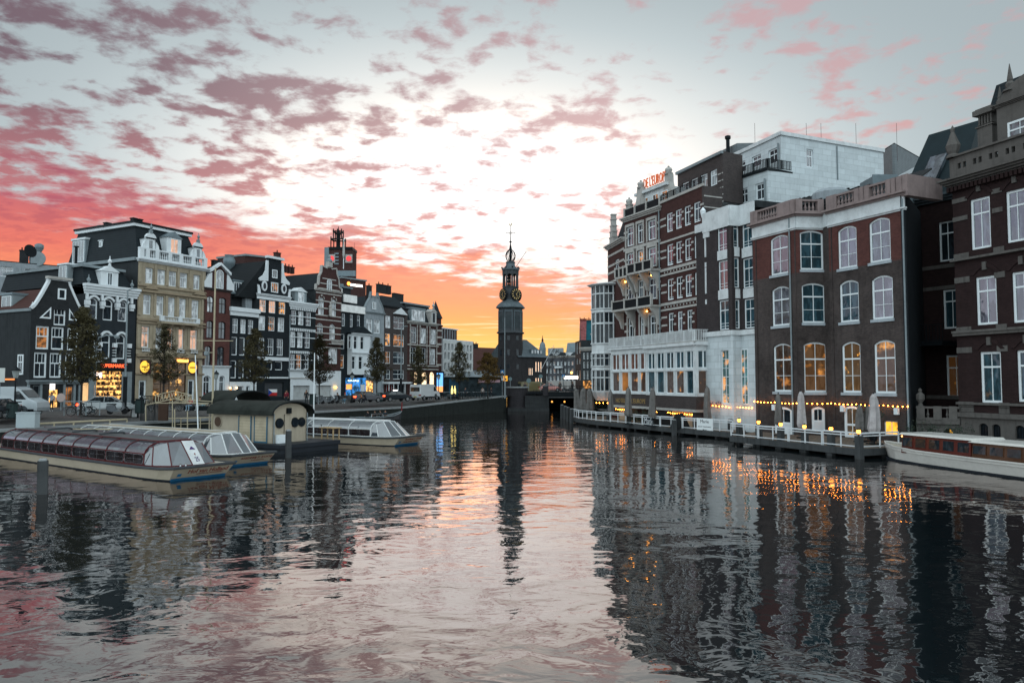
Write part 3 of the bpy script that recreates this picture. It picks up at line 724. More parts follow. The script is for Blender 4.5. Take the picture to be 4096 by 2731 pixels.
for x in (960, 1070, 1152, 1230, 1312, 1402):
 a = H.a(x)
 for y0_, y1_ in ((600, 470), (820, 668), (1035, 885)): H.F.mb().box(a - .17, a + .17, H.z(y0_, 1190), H.z(y1_, 1190), 0, .13).build('pilaster', M_cream, H.o)
bb = H.F.mb(); bb.box(H.a(1085), H.a(1345), H.z(868, 1190), H.z(852, 1190), 0, 1.0)
for x in (1098, 1175, 1255, 1335): bb.hexa([(H.a(x) - .12, H.z(900, 1190), 0), (H.a(x) + .12, H.z(900, 1190), 0), (H.a(x) + .12, H.z(900, 1190), .1), (H.a(x) - .12, H.z(900, 1190), .1), (H.a(x) - .12, H.z(868, 1190), 0), (H.a(x) + .12, H.z(868, 1190), 0), (H.a(x) + .12, H.z(868, 1190), .9), (H.a(x) - .12, H.z(868, 1190), .9)])
bo = bb.build('balcony', M_cream, H.o); balustrade(H.F, bo, H.a(1085), H.a(1345), H.z(852, 1190), H.z(818, 1190), M_white, .9, .22, posts=[H.a(1090), H.a(1215), H.a(1340)], r=.05, th=.1)
for p, q in ((985, 1040), (1076, 1128), (1230, 1282), (1325, 1375)): balustrade(H.F, H.o, H.a(p), H.a(q), H.z(1062, 1190), H.z(1040, 1190), M_white, .12, .2, r=.05, th=.06, name='window_balustrade')
zr = H.z(205, 1170); RF = mansard(H.F, H.o, .2, H.L - .1, z0_, zr, 1.3, 14, M_slate, out=-.5, insl=.5, insr=1.4)
H.F.mb().box(.35, H.L - 1.1, zr, zr + .35, -1.5, -13.4).build('roof_cornice', M_white, H.o); H.F.mb().box(.25, H.L - 1.0, zr + .35, zr + .62, -1.4, -13.5).build('roof_edge', M_iron, H.o)
for x in (1000, 1040): chimney(H.F, RF, H.a(x), -2.5, zr + .6, zr + 1.0, M_iron, .5, 0)
chimney(H.F, RF, 1.2, -8, zr + .6, zr + 1.0, M_iron, .6, 0); chimney(H.F, RF, 2.4, -10, zr + .6, zr + .9, M_lead, 2.0, 0)
dm = dormer(H.F, H.o, H.a(1148), H.a(1250), z1_ - .3, H.z(262, 1200), H.z(218, 1200), -.1, 2.2, M_white, M_lead, g=G_pink, wpad=.5)
for x0_, x1_ in ((1000, 1065), (1338, 1395)):
 d = dormer(H.F, H.o, H.a(x0_), H.a(x1_), z1_ - .2, z1_ + 1.25, z1_ + 1.4, -.05, 1.8, M_white, M_slate, ped=False, wpad=.3, nx=1)
 c = (H.a(x0_) + H.a(x1_)) / 2; P = arcpts(c - .75, c + .75, z1_ + 1.25, .75); H.F.mb().prism(P, -.3, .06).build('arched_head', M_white, d)
 H.F.mb().box(c - .2, c + .2, z1_ + 1.9, z1_ + 2.3, -.2, .08).build('plinth', M_greyp, d); finial(H.F.W(c, z1_ + 2.3, 0), d, M_greyp, .9)
 for sg_ in (-1, 1): H.F.mb().prism([(c + sg_ * .7, z1_), (c + sg_ * 1.2, z1_), (c + sg_ * 1.1, z1_ + .5), (c + sg_ * .75, z1_ + .95)], -.2, .02).build('scroll', M_white, d)
sd = Fac(H.F.W(0, 0, -15)[:2], H.F.W(0, 0, 0)[:2])
strip(sd, H.o, 0, 14.6, zc + .1, zc + .5, M_greyp, .25, 'gutter'); dormer(sd, H.o, 1.6, 4.4, z0_ + .2, z0_ + 3.2, z0_ + 3.45, -.1, 1.8, M_greyp, M_white, ped=False, nx=4)
dormer(sd, H.o, 6.6, 7.3, z0_ + 1.9, z0_ + 2.8, z0_ + 2.9, -.45, 1.0, M_white, M_white, ped=False, wpad=.1, nx=1)
for n_, (xx, wd) in enumerate(((1003, 'left'), (1336, 'right'))):
 q = thing('oval_sign', H.F.W(H.a(xx), H.z(1165, 1190), .3), 'glowing yellow oval sign on the cream facade, the %s one of two' % wd, 'sign', 'yellow oval signs')
 a = H.a(xx); z_ = H.z(1165 if n_ == 0 else 1172, 1190)
 MB().box(-.65, .65, -.12, .12, -.85, .85).build('panel', mat('sign_maroon', (.05, .012, .025), .4), q, local=True)
 q.rotation_euler = (0, 0, .25); MB().disc((0, -.14, 0), (0, -1, 0), .52, .06, 18, .72).build('oval', glow('oval_yellow', (1.0, .55, .05), .95), q, local=True)
 MB().box(-.34, .34, -.19, -.175, -.07, .07).build('wordmark', mat('sign_dark', (.10, .03, .01), .5), q, local=True)
for x0_, x1_ in ((1235, 1305),): strip(H.F, H.o, H.a(x0_), H.a(x1_), H.z(1128, 1190), H.z(1108, 1190), glow('warm_strip', (1.0, .45, .1), 2.2), .3, 'sign_light')
# --- 4: narrow red-brick house
H = House('b', 58, 268, 'narrow_house', 'narrow red-brick house with white scrolled gable and white ground floor')
kw = dict(nx=2, bars=(.6,), fw=.10, arch=.22, material=mat('dark_sash', (.03, .02, .02), .4))
cols = [(88, 140), (182, 238)]
H.row(cols, 562, 690, 165, gs=[G_cur, G_sky], **kw); H.row(cols, 752, 890, 165, gs=[G_sky], **kw); H.row([(78, 130), (175, 230)], 950, 1115, 165, gs=[G_sky, G_sky], **kw)
zw = H.z(1122, 165); wc = [h for h in H.holes]; ww = list(H.wins)
zc = H.z(516, 165); H.done(zc, M_red, z0=zw)
H.row([(70, 125), (195, 235)], 1180, 1345, 165, arch=.3, nx=2, bars=(.7,), fw=.12, gs=[G_dark])
wall(H.F, 0, H.L, ZS - .3, zw, H.holes, M_white, H.o, 'ground_floor_wall', out=.06); [window(H.F, H.o, *w[:4], **w[4]) for w in H.wins]
cornice(H.F, H.o, 0, H.L, zw, zw + .35, M_white, .3); cornice(H.F, H.o, 0, H.L, zc, zc + .3, M_brown, .3)
c = (H.a(158) + H.a(200)) / 2; zt_ = H.z(375, 190); hw = 1.25
gb = H.F.mb().box(c - hw, c + hw, zc + .3, zt_, -.3, .0).build('gable', M_redd, H.o)
for sg_ in (-1, 1):
 H.F.mb().prism([(c + sg_ * hw, zc + .3), (c + sg_ * (hw + 1.2), zc + .3), (c + sg_ * (hw + 1.25), zc + 1.0), (c + sg_ * (hw + .9), zc + 1.5), (c + sg_ * (hw + .55), zc + 2.0), (c + sg_ * (hw + .45), zt_ - .3), (c + sg_ * hw, zt_ - .1)][::sg_], -.25, .08).build('scroll', M_white, gb)
pz = H.z(295, 193); mb = H.F.mb()
for sg_ in (-1, 1): mb.hexa([(c + sg_ * 1.75, zt_ - .15, -.3), (c, pz - .35, -.3), (c, pz, -.3), (c + sg_ * 1.75, zt_ + .2, -.3), (c + sg_ * 1.75, zt_ - .15, .35), (c, pz - .35, .35), (c, pz, .35), (c + sg_ * 1.75, zt_ + .2, .35)])
mb.build('pediment', M_white, gb); H.F.mb().prism([(c - hw, zt_), (c + hw, zt_), (c, pz - .3)], -.28, -.02).build('gable_top', M_redd, gb)
proud_window(H, c - .62, c + .62, zc + .35, zc + 2.9, g=G_cur, arch=.5, nx=2)
roof_gable(H.F, H.o, 0, H.L, zc, pz - .5, 12, M_slate); chimney(H.F, H.o, c + .3, -1.2, pz - .5, pz + .35, M_dark, .9, 0)
# --- 5: low black house
H = House('b', 270, 483, 'low_house', 'low black-brick house with white cornice board and white ground floor', 'house')
cols = [(290, 335), (352, 397), (412, 455)]; kw = dict(nx=2, bars=(.55,), fw=.10)
H.row(cols, 738, 850, 375, gs=[G_sky, G_cur, G_sky], **kw); H.row([(286, 332), (347, 392), (410, 450)], 880, 1022, 375, gs=[G_dark], nx=1, bars=(), fw=.12); H.row([(282, 328), (345, 388), (405, 445)], 1062, 1200, 375, nx=1, bars=(), fw=.12, gs=[G_dark])
zw = H.z(1228, 375); zc = H.z(715, 375); H.done(zc, M_black, z0=zw)
H.row([(275, 305)], 1265, 1345, 375, nx=1, bars=(), g=G_warm, fw=.08); H.row([(328, 385)], 1262, 1345, 375, nx=1, bars=(), g=G_sky, fw=.08); H.row([(405, 432)], 1262, 1375, 375, nx=1, bars=(), fw=.1)
wall(H.F, 0, H.L, ZS - .3, zw, H.holes, M_white, H.o, 'ground_floor_wall', out=.06); [window(H.F, H.o, *w[:4], **w[4]) for w in H.wins]
for x in (262, 312): MB().ball(H.F.W(H.a(x) + .15, ZS + 1.9, .35), .14).build('wall_lamp', glow('lamp_warm', (1, .62, .32), 5), H.o)
cornice(H.F, H.o, 0, H.L, zc, H.z(650, 375), M_white, .4, steps=2); zz_ = H.z(650, 375)
H.F.mb().box(.2, H.L - .3, zz_, zz_ + 2.0, -1.5, -11.5).build('attic_storey', M_dark, H.o); H.F.mb().box(.1, H.L - .1, zz_ + 2.0, zz_ + 2.25, -1.2, -11.8).build('roof', M_lead, H.o)
H.F.mb().box(H.L - 1.5, H.L - .3, zz_, H.z(540, 450), -.8, -5).build('chimney', M_grey, H.o)
# --- 6: tall black neck-gabled house
H = House('b', 480, 737, 'neck_gable_house', 'tall black house with white-scrolled neck gable, oval windows and a flag on its shutter')
cols = [(500, 553), (574, 628), (652, 706)]; kw = dict(fw=.10, nx=3, bars=(.5,))
H.row(cols, 592, 690, 600, gs=[G_pink, G_pink, G_warm], **kw); H.row([(495, 549), (571, 624), (646, 699)], 718, 830, 600, gs=[G_cur, G_dim, G_cur], **kw)
H.row([(492, 545), (566, 618), (640, 692)], 888, 1020, 600, gs=[G_sky, G_dark, G_sky], **kw); H.row([(630, 688), (560, 610)], 1068, 1135, 600, nx=1, bars=(), gs=[G_dark], fw=.1)
H.row([(552, 700)], 1232, 1350, 600, nx=1, bars=(), fw=.05, g=mat('roller_shutter', (.05, .055, .06), .5, kind='plank'), material=M_iron)
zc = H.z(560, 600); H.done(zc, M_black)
strip(H.F, H.o, -.1, H.L + .1, H.z(590, 600), H.z(570, 600), M_white, .12, 'band')
strip(H.F, H.o, 0, H.L, H.z(1062, 600), H.z(1035, 600), M_white, .2, 'shop_cornice'); strip(H.F, H.o, 0, H.L, H.z(1202, 600), H.z(1190, 600), M_white, .3, 'shop_cornice')
n0, n1 = H.a(560), H.a(665); zt_ = H.z(262, 615); zs_ = H.z(435, 612); L = H.L
gb = scroll_gable(H, [(0, zc), (0, zs_ - 1.2), (.4, zs_ - 1.1), (.5, zs_ - .2), (n0 - .5, zs_ + .1), (n0 - .15, zs_ + .8), (n0, zs_ + 1.7), (n0, zt_), (n1, zt_), (n1, zs_ + 1.7), (n1 + .15, zs_ + .8), (n1 + .5, zs_ + .1), (L - .5, zs_ - .2), (L - .4, zs_ - 1.1), (L, zs_ - 1.2), (L, zc)], M_black, None)
for sg_, n_, e_ in ((-1, n0, 0), (1, n1, L)):
 H.F.mb().prism([(n_, zs_ - .2), (e_ - sg_ * .3, zs_ - .35), (e_ - sg_ * .2, zs_), (n_ + sg_ * .9, zs_ + .6), (n_ + sg_ * .5, zs_ + 1.3), (n_ + sg_ * .35, zs_ + 2.8), (n_, zt_ - .5)], -.1, .14).build('scroll', M_white, gb)
 H.F.mb().prism([(e_, zc), (e_ - sg_ * .55, zc), (e_ - sg_ * .45, zc + .8), (e_ - sg_ * .25, zs_ - 1.0), (e_, zs_ - .9)], -.1, .12).build('scroll', M_white, gb)
H.F.mb().box(n0 - .3, n1 + .3, zt_ - .1, zt_ + .25, -.3, .35).build('gable_cap', M_white, gb); cornice(H.F, H.o, 0, L, zc - .1, zc + .25, M_white, .3)
proud_window(H, H.a(593), H.a(632), H.z(415, 612), H.z(350, 612), fw=.12, g=G_sky); proud_window(H, H.a(586), H.a(640), H.z(528, 612), H.z(450, 612), fw=.12, g=G_dim, nx=3)
for x, y in ((532, 474), (686, 505)):
 w = MB().disc(H.F.W(H.a(x), H.z(488, 610), .08), (*H.F.n, 0), .52, .12, 16, .75).build('oval_window', M_white, H.o); MB().disc(H.F.W(H.a(x), H.z(488, 610), .15), (*H.F.n, 0), .26, .05, 14, .46).build('pane', G_dark, w)
roof_gable(H.F, H.o, -3.2, H.L + .3, zc - .6, zt_ - .5, 12, M_tile); H.F.mb().box(-3.0, .0, ZS, zc - .6, -3.5, -12).build('rear_wing', M_side, H.o)
dormer(H.F, H.o, -3.0, -.6, H.z(545, 480), H.z(450, 480), H.z(438, 480), -1.6, 4, M_greyp, M_lead, ped=False, g=G_sky, nx=5, wpad=.1)
dl = thing('roof_duct', H.F.W(1.0, H.z(325, 480), -7), 'flared metal roof duct above the neck gable house', 'vent')
MB().lathe((0, 0, -.6), [(.4, 0), (.4, .9), (.85, 1.5), (.9, 2.2), (.6, 2.9), (.7, 3.0)], 12).build('duct', M_lead, dl, True, True)
dl = thing('roof_cabinet', H.F.W(4.2, H.z(320, 480), -7.5), 'square metal cabinet on the roof ridge behind the neck gable', 'vent')
MB().box(-.75, .75, -.6, .6, -.8, 1.2).box(-.85, .85, -.7, .7, 1.2, 1.4).build('cabinet', M_lead, dl, local=True)
fg = thing('flag', H.F.W(H.a(615), H.z(1312, 600), .1), 'white and red flag with blue triangle hung on the dark roller shutter', 'flag')
f0, f1, g0, g1 = H.a(583), H.a(652), H.z(1337, 600), H.z(1287, 600); gm = (g0 + g1) / 2
H.F.mb().box(f0, f1, gm, g1, -.1, -.07).build('white_half', mat('flag_white', (.75, .75, .75), .8), fg); H.F.mb().box(f0, f1, g0, gm - .002, -.1, -.07).build('red_half', mat('flag_red', (.45, .03, .03), .8), fg)
H.F.mb().prism([(f0, g0), (f0, g1), (f0 + (f1 - f0) * .45, gm)], -.069, -.05).build('blue_triangle', mat('flag_blue', (.02, .06, .25), .8), fg)
# --- 7: black house with white lintel dashes
H = House('b', 735, 942, 'dashed_lintel_house', 'black house with rows of white dashes over its windows and a white shop front')
kw = dict(fw=.12, nx=2, bars=(.35,)); cs = [[(750, 792), (805, 850), (865, 908)], [(747, 788), (800, 845), (860, 902)], [(745, 785), (795, 838), (855, 895)]]
for k_, (y0_, y1_, gs) in enumerate(((677, 785, [G_sky, G_cur, G_sky]), (840, 962, [G_cur, G_cur, G_sky]), (1015, 1130, [G_sky, G_dim, G_dark]))):
 H.row(cs[k_], y0_, y1_, 840, gs=gs, **kw)
 for y, e_ in ((y0_ + 42, .1),): strip(H.F, H.o, 0, H.L, H.z(y, 840) - .06, H.z(y, 840) + .06, M_white, .04)
 mb = H.F.mb()
 for q in range(14):
  a = .15 + q * (H.L - .3) / 13.5; z_ = H.z(y0_ - 12, 840); mb.hexa([(a, z_ - .12, 0), (a + .2, z_ - .12, 0), (a + .2, z_ - .12, .08), (a, z_ - .12, .08), (a - .04, z_ + .3, 0), (a + .24, z_ + .3, 0), (a + .24, z_ + .3, .1), (a - .04, z_ + .3, .1)])
 mb.build('lintel_dashes', M_white, H.o)
zw = H.z(1142, 840); zc = H.z(650, 840); H.done(zc, M_black, z0=zw)
H.row([(772, 900)], 1258, 1372, 840, nx=1, bars=(), fw=.06, g=mat('pale_shutter', (.42, .44, .44), .6, kind='plank'), material=M_stone)
wall(H.F, 0, H.L, ZS - .3, zw, H.holes, M_white, H.o, 'ground_floor_wall', out=.1); [window(H.F, H.o, *w[:4], **w[4]) for w in H.wins]
cornice(H.F, H.o, 0, H.L, zc, H.z(606, 840), M_white, .45, steps=3); cornice(H.F, H.o, 0, H.L, zw - .1, zw + .2, M_white, .35, base=.1); strip(H.F, H.o, 0, H.L, H.z(1204, 840), H.z(1195, 840), M_stone, .2)
z_ = H.z(606, 840); mansard(H.F, H.o, 0, H.L, z_, z_ + 3.6, 2.4, 12, M_slate); dormer(H.F, H.o, H.a(790), H.a(880), z_, H.z(522, 838), H.z(487, 838), -.3, 2.5, M_greyp, M_white, g=G_cur, wpad=.6)
# tall red flank wall of the step-gabled neighbour
# --- 8: red-brick house with pointed gable and white bands
H = House('b', 940, 1142, 'banded_gable_house', 'red-brick house with steep pointed gable, white stone bands and statue')
kw = dict(fw=.10, nx=2)
H.row([(962, 1008), (1060, 1104)], 574, 712, 1040, arch=.55, gs=[G_cur], bars=(.6,), **kw); H.row([(955, 1003), (1052, 1098)], 772, 892, 1040, arch=.4, gs=[G_sky, G_cur], bars=(.6,), **kw)
H.row([(1046, 1118), (955, 1010)], 955, 1085, 1040, nx=3, bars=(.75,), gs=[G_cur], fw=.1); zw = H.z(1142, 1040)
zc = H.z(520, 1040); H.done(zc, M_redd, z0=zw, depth=14)
H.row([(950, 1070)], 1256, 1352, 1040, nx=1, bars=(), fw=.06, g=MATS['pale_shutter'], material=M_stone)
wall(H.F, 0, H.L, ZS - .3, zw, H.holes, M_white, H.o, 'ground_floor_wall', out=.1); [window(H.F, H.o, *w[:4], **w[4]) for w in H.wins]
for y in (540, 600, 655, 712, 745, 800, 850, 900, 960): strip(H.F, H.o, 0, H.L, H.z(y, 1040) - .09, H.z(y, 1040) + .09, M_stone, .035)
for p, q in ((962, 1008), (1060, 1104)):
 a = (H.a(p) + H.a(q)) / 2; P = arcpts(a - .75, a + .75, H.z(610, 1040), .95); mb = H.F.mb()
 for k in range(1, 7, 2): mb.hexa([(P[k][0] * .98 + a * .02, P[k][1], 0), (P[k + 1][0], P[k + 1][1], 0), (P[k + 1][0], P[k + 1][1] + .25, 0), (P[k][0], P[k][1] + .25, 0), (P[k][0], P[k][1], .1), (P[k + 1][0], P[k + 1][1], .1), (P[k + 1][0], P[k + 1][1] + .25, .1), (P[k][0], P[k][1] + .25, .1)])
 mb.build('voussoirs', M_stone, H.o)
L = H.L; c = L / 2; zp = H.z(330, 1050)
gb = scroll_gable(H, [(0, zc), (.1, zc + .9), (.6, zc + .9), (.7, zc + 2.2), (1.2, zc + 3.0), (1.3, zc + 4.0), (c - .5, zp - .2), (c - .5, zp), (c + .5, zp), (c + .5, zp - .2), (L - 1.3, zc + 4.0), (L - 1.2, zc + 3.0), (L - .7, zc + 2.2), (L - .6, zc + .9), (L - .1, zc + .9), (L, zc)], M_redd, M_stone, edge=.13)
for y in (425, 465, 505): z_ = H.z(y, 1050); w_ = (L / 2) * (1 - (z_ - zc) / (zp - zc + 1)) * .9; strip(H.F, gb, c - w_, c + w_, z_ - .08, z_ + .08, M_stone, .05)
H.F.mb().box(c - .45, c + .45, zp, zp + .9, -.4, .3).build('gable_block', M_stone, gb); MB().lathe(H.F.W(c, zp + .9, 0), [(.5, 0), (.45, .3), (.2, .5), (.25, .8), (.05, 1.0)], 8).build('gable_knob', M_greyp, gb)
proud_window(H, c - .55, c + .55, H.z(522, 1050), H.z(425, 1050), arch=.4, g=G_cur, bars=(.6,))
st = H.F.W(c, H.z(712, 1040), .35); sb = MB().lathe(st, [(.3, 0), (.3, .15), (.22, .2), (.28, .7), (.24, 1.2), (.3, 1.5), (.22, 1.7), (.08, 1.78), (.15, 1.9), (.15, 2.1), (.03, 2.2)], 8).build('statue', M_stone, H.o)
cornice(H.F, H.o, 0, L, zc - .1, zc + .2, M_stone, .25); roof_gable(H.F, H.o, 0, L, zc, zp - .8, 14, M_slate)
bb = H.F.mb().box(H.a(1040), H.a(1132), H.z(935, 1040), H.z(928, 1040), 0, .9).build('balcony', M_stone, H.o); rail_iron(H.F, bb, H.a(1040), H.a(1132), H.z(928, 1040), H.z(898, 1040), M_stone, .85)
MB().ball(H.F.W(H.a(1095), H.z(1272, 1040), .3), .22).build('wall_lamp', glow('lamp_orange', (1, .5, .08), 7), H.o)
# big red gable building behind 7 and 8
B2 = Fac(H.F.W(-8.0, 0, -7)[:2], H.F.W(1.4, 0, -7)[:2])
o = thing('brick_house', B2.W(0, ZS), 'plain dark-red brick flank with pitched roof rising behind the dashed-lintel house', 'house')
zr = B2.hit(cx('b', 845), cy('b', 300))[1]; zl = B2.hit(cx('b', 690), cy('b', 330))[1]; zw_ = zl - 3.6
B2.mb().hexa([(0, ZS, 0), (B2.L, ZS, 0), (B2.L, ZS, -6), (0, ZS, -6), (0, zr - .6, 0), (B2.L - 2.2, zr - .1, 0), (B2.L - 2.2, zr - .1, -6), (0, zr - .6, -6)]).build('wall', M_redd, o)
B2.mb().hexa([(-.1, zr - .6, .2), (B2.L - 2.1, zr - .1, .2), (B2.L - 2.1, zr - .1, -6.2), (-.1, zr - .6, -6.2), (-.1, zr - .3, .2), (B2.L - 2.1, zr + .15, .2), (B2.L - 2.1, zr + .15, -6.2), (-.1, zr - .3, -6.2)]).build('roof', M_greyp, o)
chimney(B2, o, B2.L - 2.3, -.5, zr, zr + .9, M_redd, 1.0, 1)
for k in range(5): chimney(B2, o, B2.L + .5 + k * .8, -3, zr - 1.5, zr - .5, M_redd, .45, 1)
# --- 9: narrow black house with white sign board
H = House('c', 152, 326, 'signboard_house', 'narrow black house with blank white board below its roof terrace')
H.row([(160, 186), (221, 244), (274, 299)], 742, 835, 235, fw=.09, bars=(.6,), nx=1, gs=[G_sky]); H.row([(156, 184)], 892, 1003, 235, fw=.09, bars=(.6,), nx=1); H.row([(153, 182)], 1045, 1145, 235, fw=.09, bars=(.6,), nx=1, g=G_dim)
zc = H.z(718, 235); H.done(zc, M_black)
strip(H.F, H.o, 0, H.L, zc - .25, H.z(675, 235), mat('signboard', (.78, .78, .76), .6), .25, 'sign_board'); z_ = H.z(675, 235)
H.F.mb().box(.3, H.L - .6, z_, z_ + 3.2, -2.5, -12).build('roof_storey', M_side, H.o); H.F.mb().box(.1, H.L - .4, z_ + 3.2, z_ + 3.5, -2.2, -12).build('roof', M_lead, H.o)
strip(H.F, H.o, 1.9, H.L - .7, z_ + .6, z_ + 1.9, MATS['signboard'], .2, 'white_panel', base=-1.2); strip(H.F, H.o, .8, 3.0, z_ + 2.2, z_ + 3.0, MATS['signboard'], .2, 'roof_panel', base=-2.48)
BY = thing('bay_house', H.F.W(H.a(205), ZS, 1.5), 'white timber bay of two storeys under a small dark gable over the blue-lit shop', 'house')
bf = Fac(H.F.W(H.a(205), 0, 1.0)[:2], H.F.W(H.a(338), 0, 1.0)[:2]); bz = lambda y: bf.Z('c', y, 270)
hs = []
for x0_, x1_ in ((214, 236), (252, 279), (302, 329)): hs.append((bf.S('c', x0_), bf.S('c', x1_), bz(1000), bz(905)))
for x0_, x1_ in ((238, 266), (290, 319)): hs.append((bf.S('c', x0_), bf.S('c', x1_), bz(1150), bz(1055)))
wall(bf, 0, bf.L, bz(1190), bz(890), hs, M_white, BY); body(bf, BY, 0, bf.L, bz(1190), bz(890), 1.6, M_white)
for h in hs: window(bf, BY, *h, fw=.08, bars=(.65,), nx=1, g=G_dark)
cornice(bf, BY, 0, bf.L, bz(1035), bz(1022), M_white, .2, steps=2); cornice(bf, BY, 0, bf.L, bz(893), bz(880), M_white, .35, steps=2)
bf.mb().prism([(-.4, bz(880)), (bf.L + .4, bz(880)), (bf.L * .5, bz(825))], .4, -2.6).build('roof', M_slate, BY)
bf.mb().face((0, bz(1190), 0), (bf.L, bz(1190), 0), (bf.L, bz(1190), -1.5), (0, bz(1190), -1.5)).build('soffit', M_white, BY)
blue = glass('shop_blue', (.02, .08, .15), (.06, .35, .95), .9, ls_scale=1.4, thresh=(.40, .62))
sh = Fac(H.F.W(H.a(190), 0, .1)[:2], H.F.W(H.a(338), 0, .1)[:2])
sb = sh.mb().box(0, sh.L, ZS + .5, bz(1215), 0, .12).build('blue_shop_front', blue, BY); text(sh, sb, 'Coffeeshop', .4, sh.L * .62, bz(1245), bz(1228), glow('neon_white', (.75, .9, 1), 2.5), .14, .04)
sh.mb().box(sh.L * .72, sh.L * .92, ZS, bz(1265), .12, .2).build('door', M_white, BY); sh.mb().box(.0, sh.L * .3, bz(1300), bz(1262), .13, .18).build('lit_window', glow('amber', (1, .35, .08), 1.3), BY)
# --- 10: grey gabled house
H = House('c', 326, 476, 'grey_gable_house', 'light grey plastered house with curved gable and two tall windows', 'house')
H.row([(344, 391), (401, 448)], 778, 880, 400, fw=.14, bars=(.7,), nx=2, gs=[G_cur]); H.row([(345, 386), (400, 440)], 912, 1000, 400, fw=.12, bars=(.7,), nx=2, gs=[G_cur, G_cur]); H.row([(345, 386), (400, 440)], 1040, 1130, 400, fw=.12, bars=(.7,), nx=2, gs=[G_dark])
H.row([(342, 404)], 1232, 1325, 400, fw=.06, nx=1, bars=(), g=G_shop, material=M_iron)
zc = H.z(735, 400); H.done(zc, M_grey); L = H.L; zt_ = H.z(606, 402); c = H.a(401)
scroll_gable(H, [(0, zc), (.3, zc + 1.0), (.9, zc + 1.9), (1.5, zc + 2.6), (1.9, zc + 3.8), (c - .9, zt_ - .3), (c - .9, zt_), (c + .9, zt_), (c + .9, zt_ - .3), (L - 1.9, zc + 3.8), (L - 1.5, zc + 2.6), (L - .9, zc + 1.9), (L - .3, zc + 1.0), (L, zc)], M_grey, M_greyp, edge=.14)
proud_window(H, H.a(386), H.a(412), H.z(705, 400), H.z(650, 400), g=G_cur, fw=.1); roof_gable(H.F, H.o, 0, L, zc, zt_ - .6, 12, M_slate)
cornice(H.F, H.o, 0, L, zc - .1, zc + .25, M_greyp, .3); chimney(H.F, H.o, c + .4, -1.5, zt_ - .6, zt_ + 1.9, M_dark, .9, 1); chimney(H.F, H.o, L - .5, -3, zc + 2, zt_ + .4, M_redd, 1.4, 0)
# --- 11: brown house with a small pediment
H = House('c', 476, 651, 'pediment_house', 'brown brick house with small white pediment over its wide bay windows', 'house')
cs = [(487, 526), (547, 628)]
for y0_, y1_, gs in ((757, 848, [G_cur, G_sky]), (888, 980, [G_warm, G_dim]), (1020, 1110, [G_dim, G_sky]), (1155, 1225, [G_dark, G_dark])): H.row(cs, y0_, y1_, 560, fw=.10, bars=(.55,), nx=2, gs=gs)
H.row([(470 + 15, 560)], 1262, 1335, 560, nx=4, bars=(), fw=.06, g=glass('red_door', (.10, .02, .02))); H.row([(572, 635)], 1262, 1335, 560, nx=3, bars=(), fw=.08, g=G_dark)
zc = H.z(700, 560); H.done(zc, M_brown); cornice(H.F, H.o, 0, H.L, zc, zc + .4, M_dark, .35)
H.F.mb().prism([(H.a(540), H.z(738, 560)), (H.a(637), H.z(738, 560)), (H.a(590), H.z(690, 560))], .02, .5).build('pediment', M_white, H.o)
strip(H.F, H.o, -.3, H.L, H.z(1258, 560), H.z(1245, 560), M_white, 1.2, 'shop_canopy')
for x in (480, 515, 548, 600): a = H.a(x); MB().tube([H.F.W(a, ZS, 1.1), H.F.W(a, H.z(1258, 560), 1.1)], .07).build('canopy_post', M_white, H.o)
mansard(H.F, H.o, 0, H.L, zc + .4, H.z(645, 520) + 1.2, 1.5, 12, M_slate); z_ = zc + 3.0
for a, w_ in ((2.2, .8), (3.4, 1.6), (5.0, 1.2)): chimney(H.F, H.o, a, -3, z_, z_ + 1.5, M_dark, w_, 1)
# --- 12: red-brick corner building with mansard and turret
H = House('c', 651, 885, 'turret_corner_building', 'ornate red-brick corner building with mansard studio window and pointed slate turret', 'building')
cs = [(678, 720), (750, 792), (825, 866)]
H.row(cs, 840, 958, 750, fw=.10, bars=(.65,), nx=2, gs=[G_sky, G_cur, G_cur]); H.row([(676, 718), (748, 790), (820, 862)], 990, 1112, 750, fw=.10, bars=(.65,), nx=2, gs=[G_dark, G_dark, G_cur])
H.row([(705, 732), (762, 802), (820, 856)], 1168, 1285, 770, arch=.7, fw=.10, bars=(.6,), nx=1, gs=[glass('shop_white', (.2, .15, .1), (1, .68, .38), 2.2, ls_scale=1.3, thresh=(.3, .5))])
zc = H.z(820, 750); H.done(zc, M_redd, depth=14)
for x in (672, 725, 745, 797, 818, 870):
 a = H.a(x); mb = H.F.mb(); zb_ = H.z(1115, 750); n_ = 16
 for k in range(n_): z_ = zb_ + (zc - zb_) * k / n_; w_ = .16 if k % 2 else .10; mb.box(a - w_, a + w_, z_, z_ + (zc - zb_) / n_ - .02, 0, .07)
 mb.build('quoins', M_stone, H.o)
for y in (972, 1125, 1150): strip(H.F, H.o, 0, H.L, H.z(y, 750) - .12, H.z(y, 750) + .12, M_stone, .2)
cornice(H.F, H.o, 0, H.L, zc, H.z(800, 750), M_stone, .5); z2 = H.z(800, 750); zr = H.z(665, 730); mansard(H.F, H.o, 0, H.L, z2, zr, 1.3, 14, M_slate)
H.F.mb().box(.8, H.L - 1, zr, zr + .3, -1.4, -13).build('roof_edge', M_greyp, H.o)
dormer(H.F, H.o, H.a(683), H.a(785), z2 + .1, H.z(705, 735), H.z(694, 735), -.1, 2.6, M_greyp, M_greyp, ped=False, g=G_cur, nx=4, wpad=.12)
d = dormer(H.F, H.o, H.a(822), H.a(868), z2, H.z(725, 845), H.z(700, 845), .05, 2.2, M_stone, M_stone, g=G_dark, wpad=.5, nx=1); finial(H.F.W(H.a(845), H.z(700, 845), 0), d, M_stone, 1.4)
chimney(H.F, H.o, H.a(705), -4, zr, zr + 2.0, M_dark, 3.0, 0)
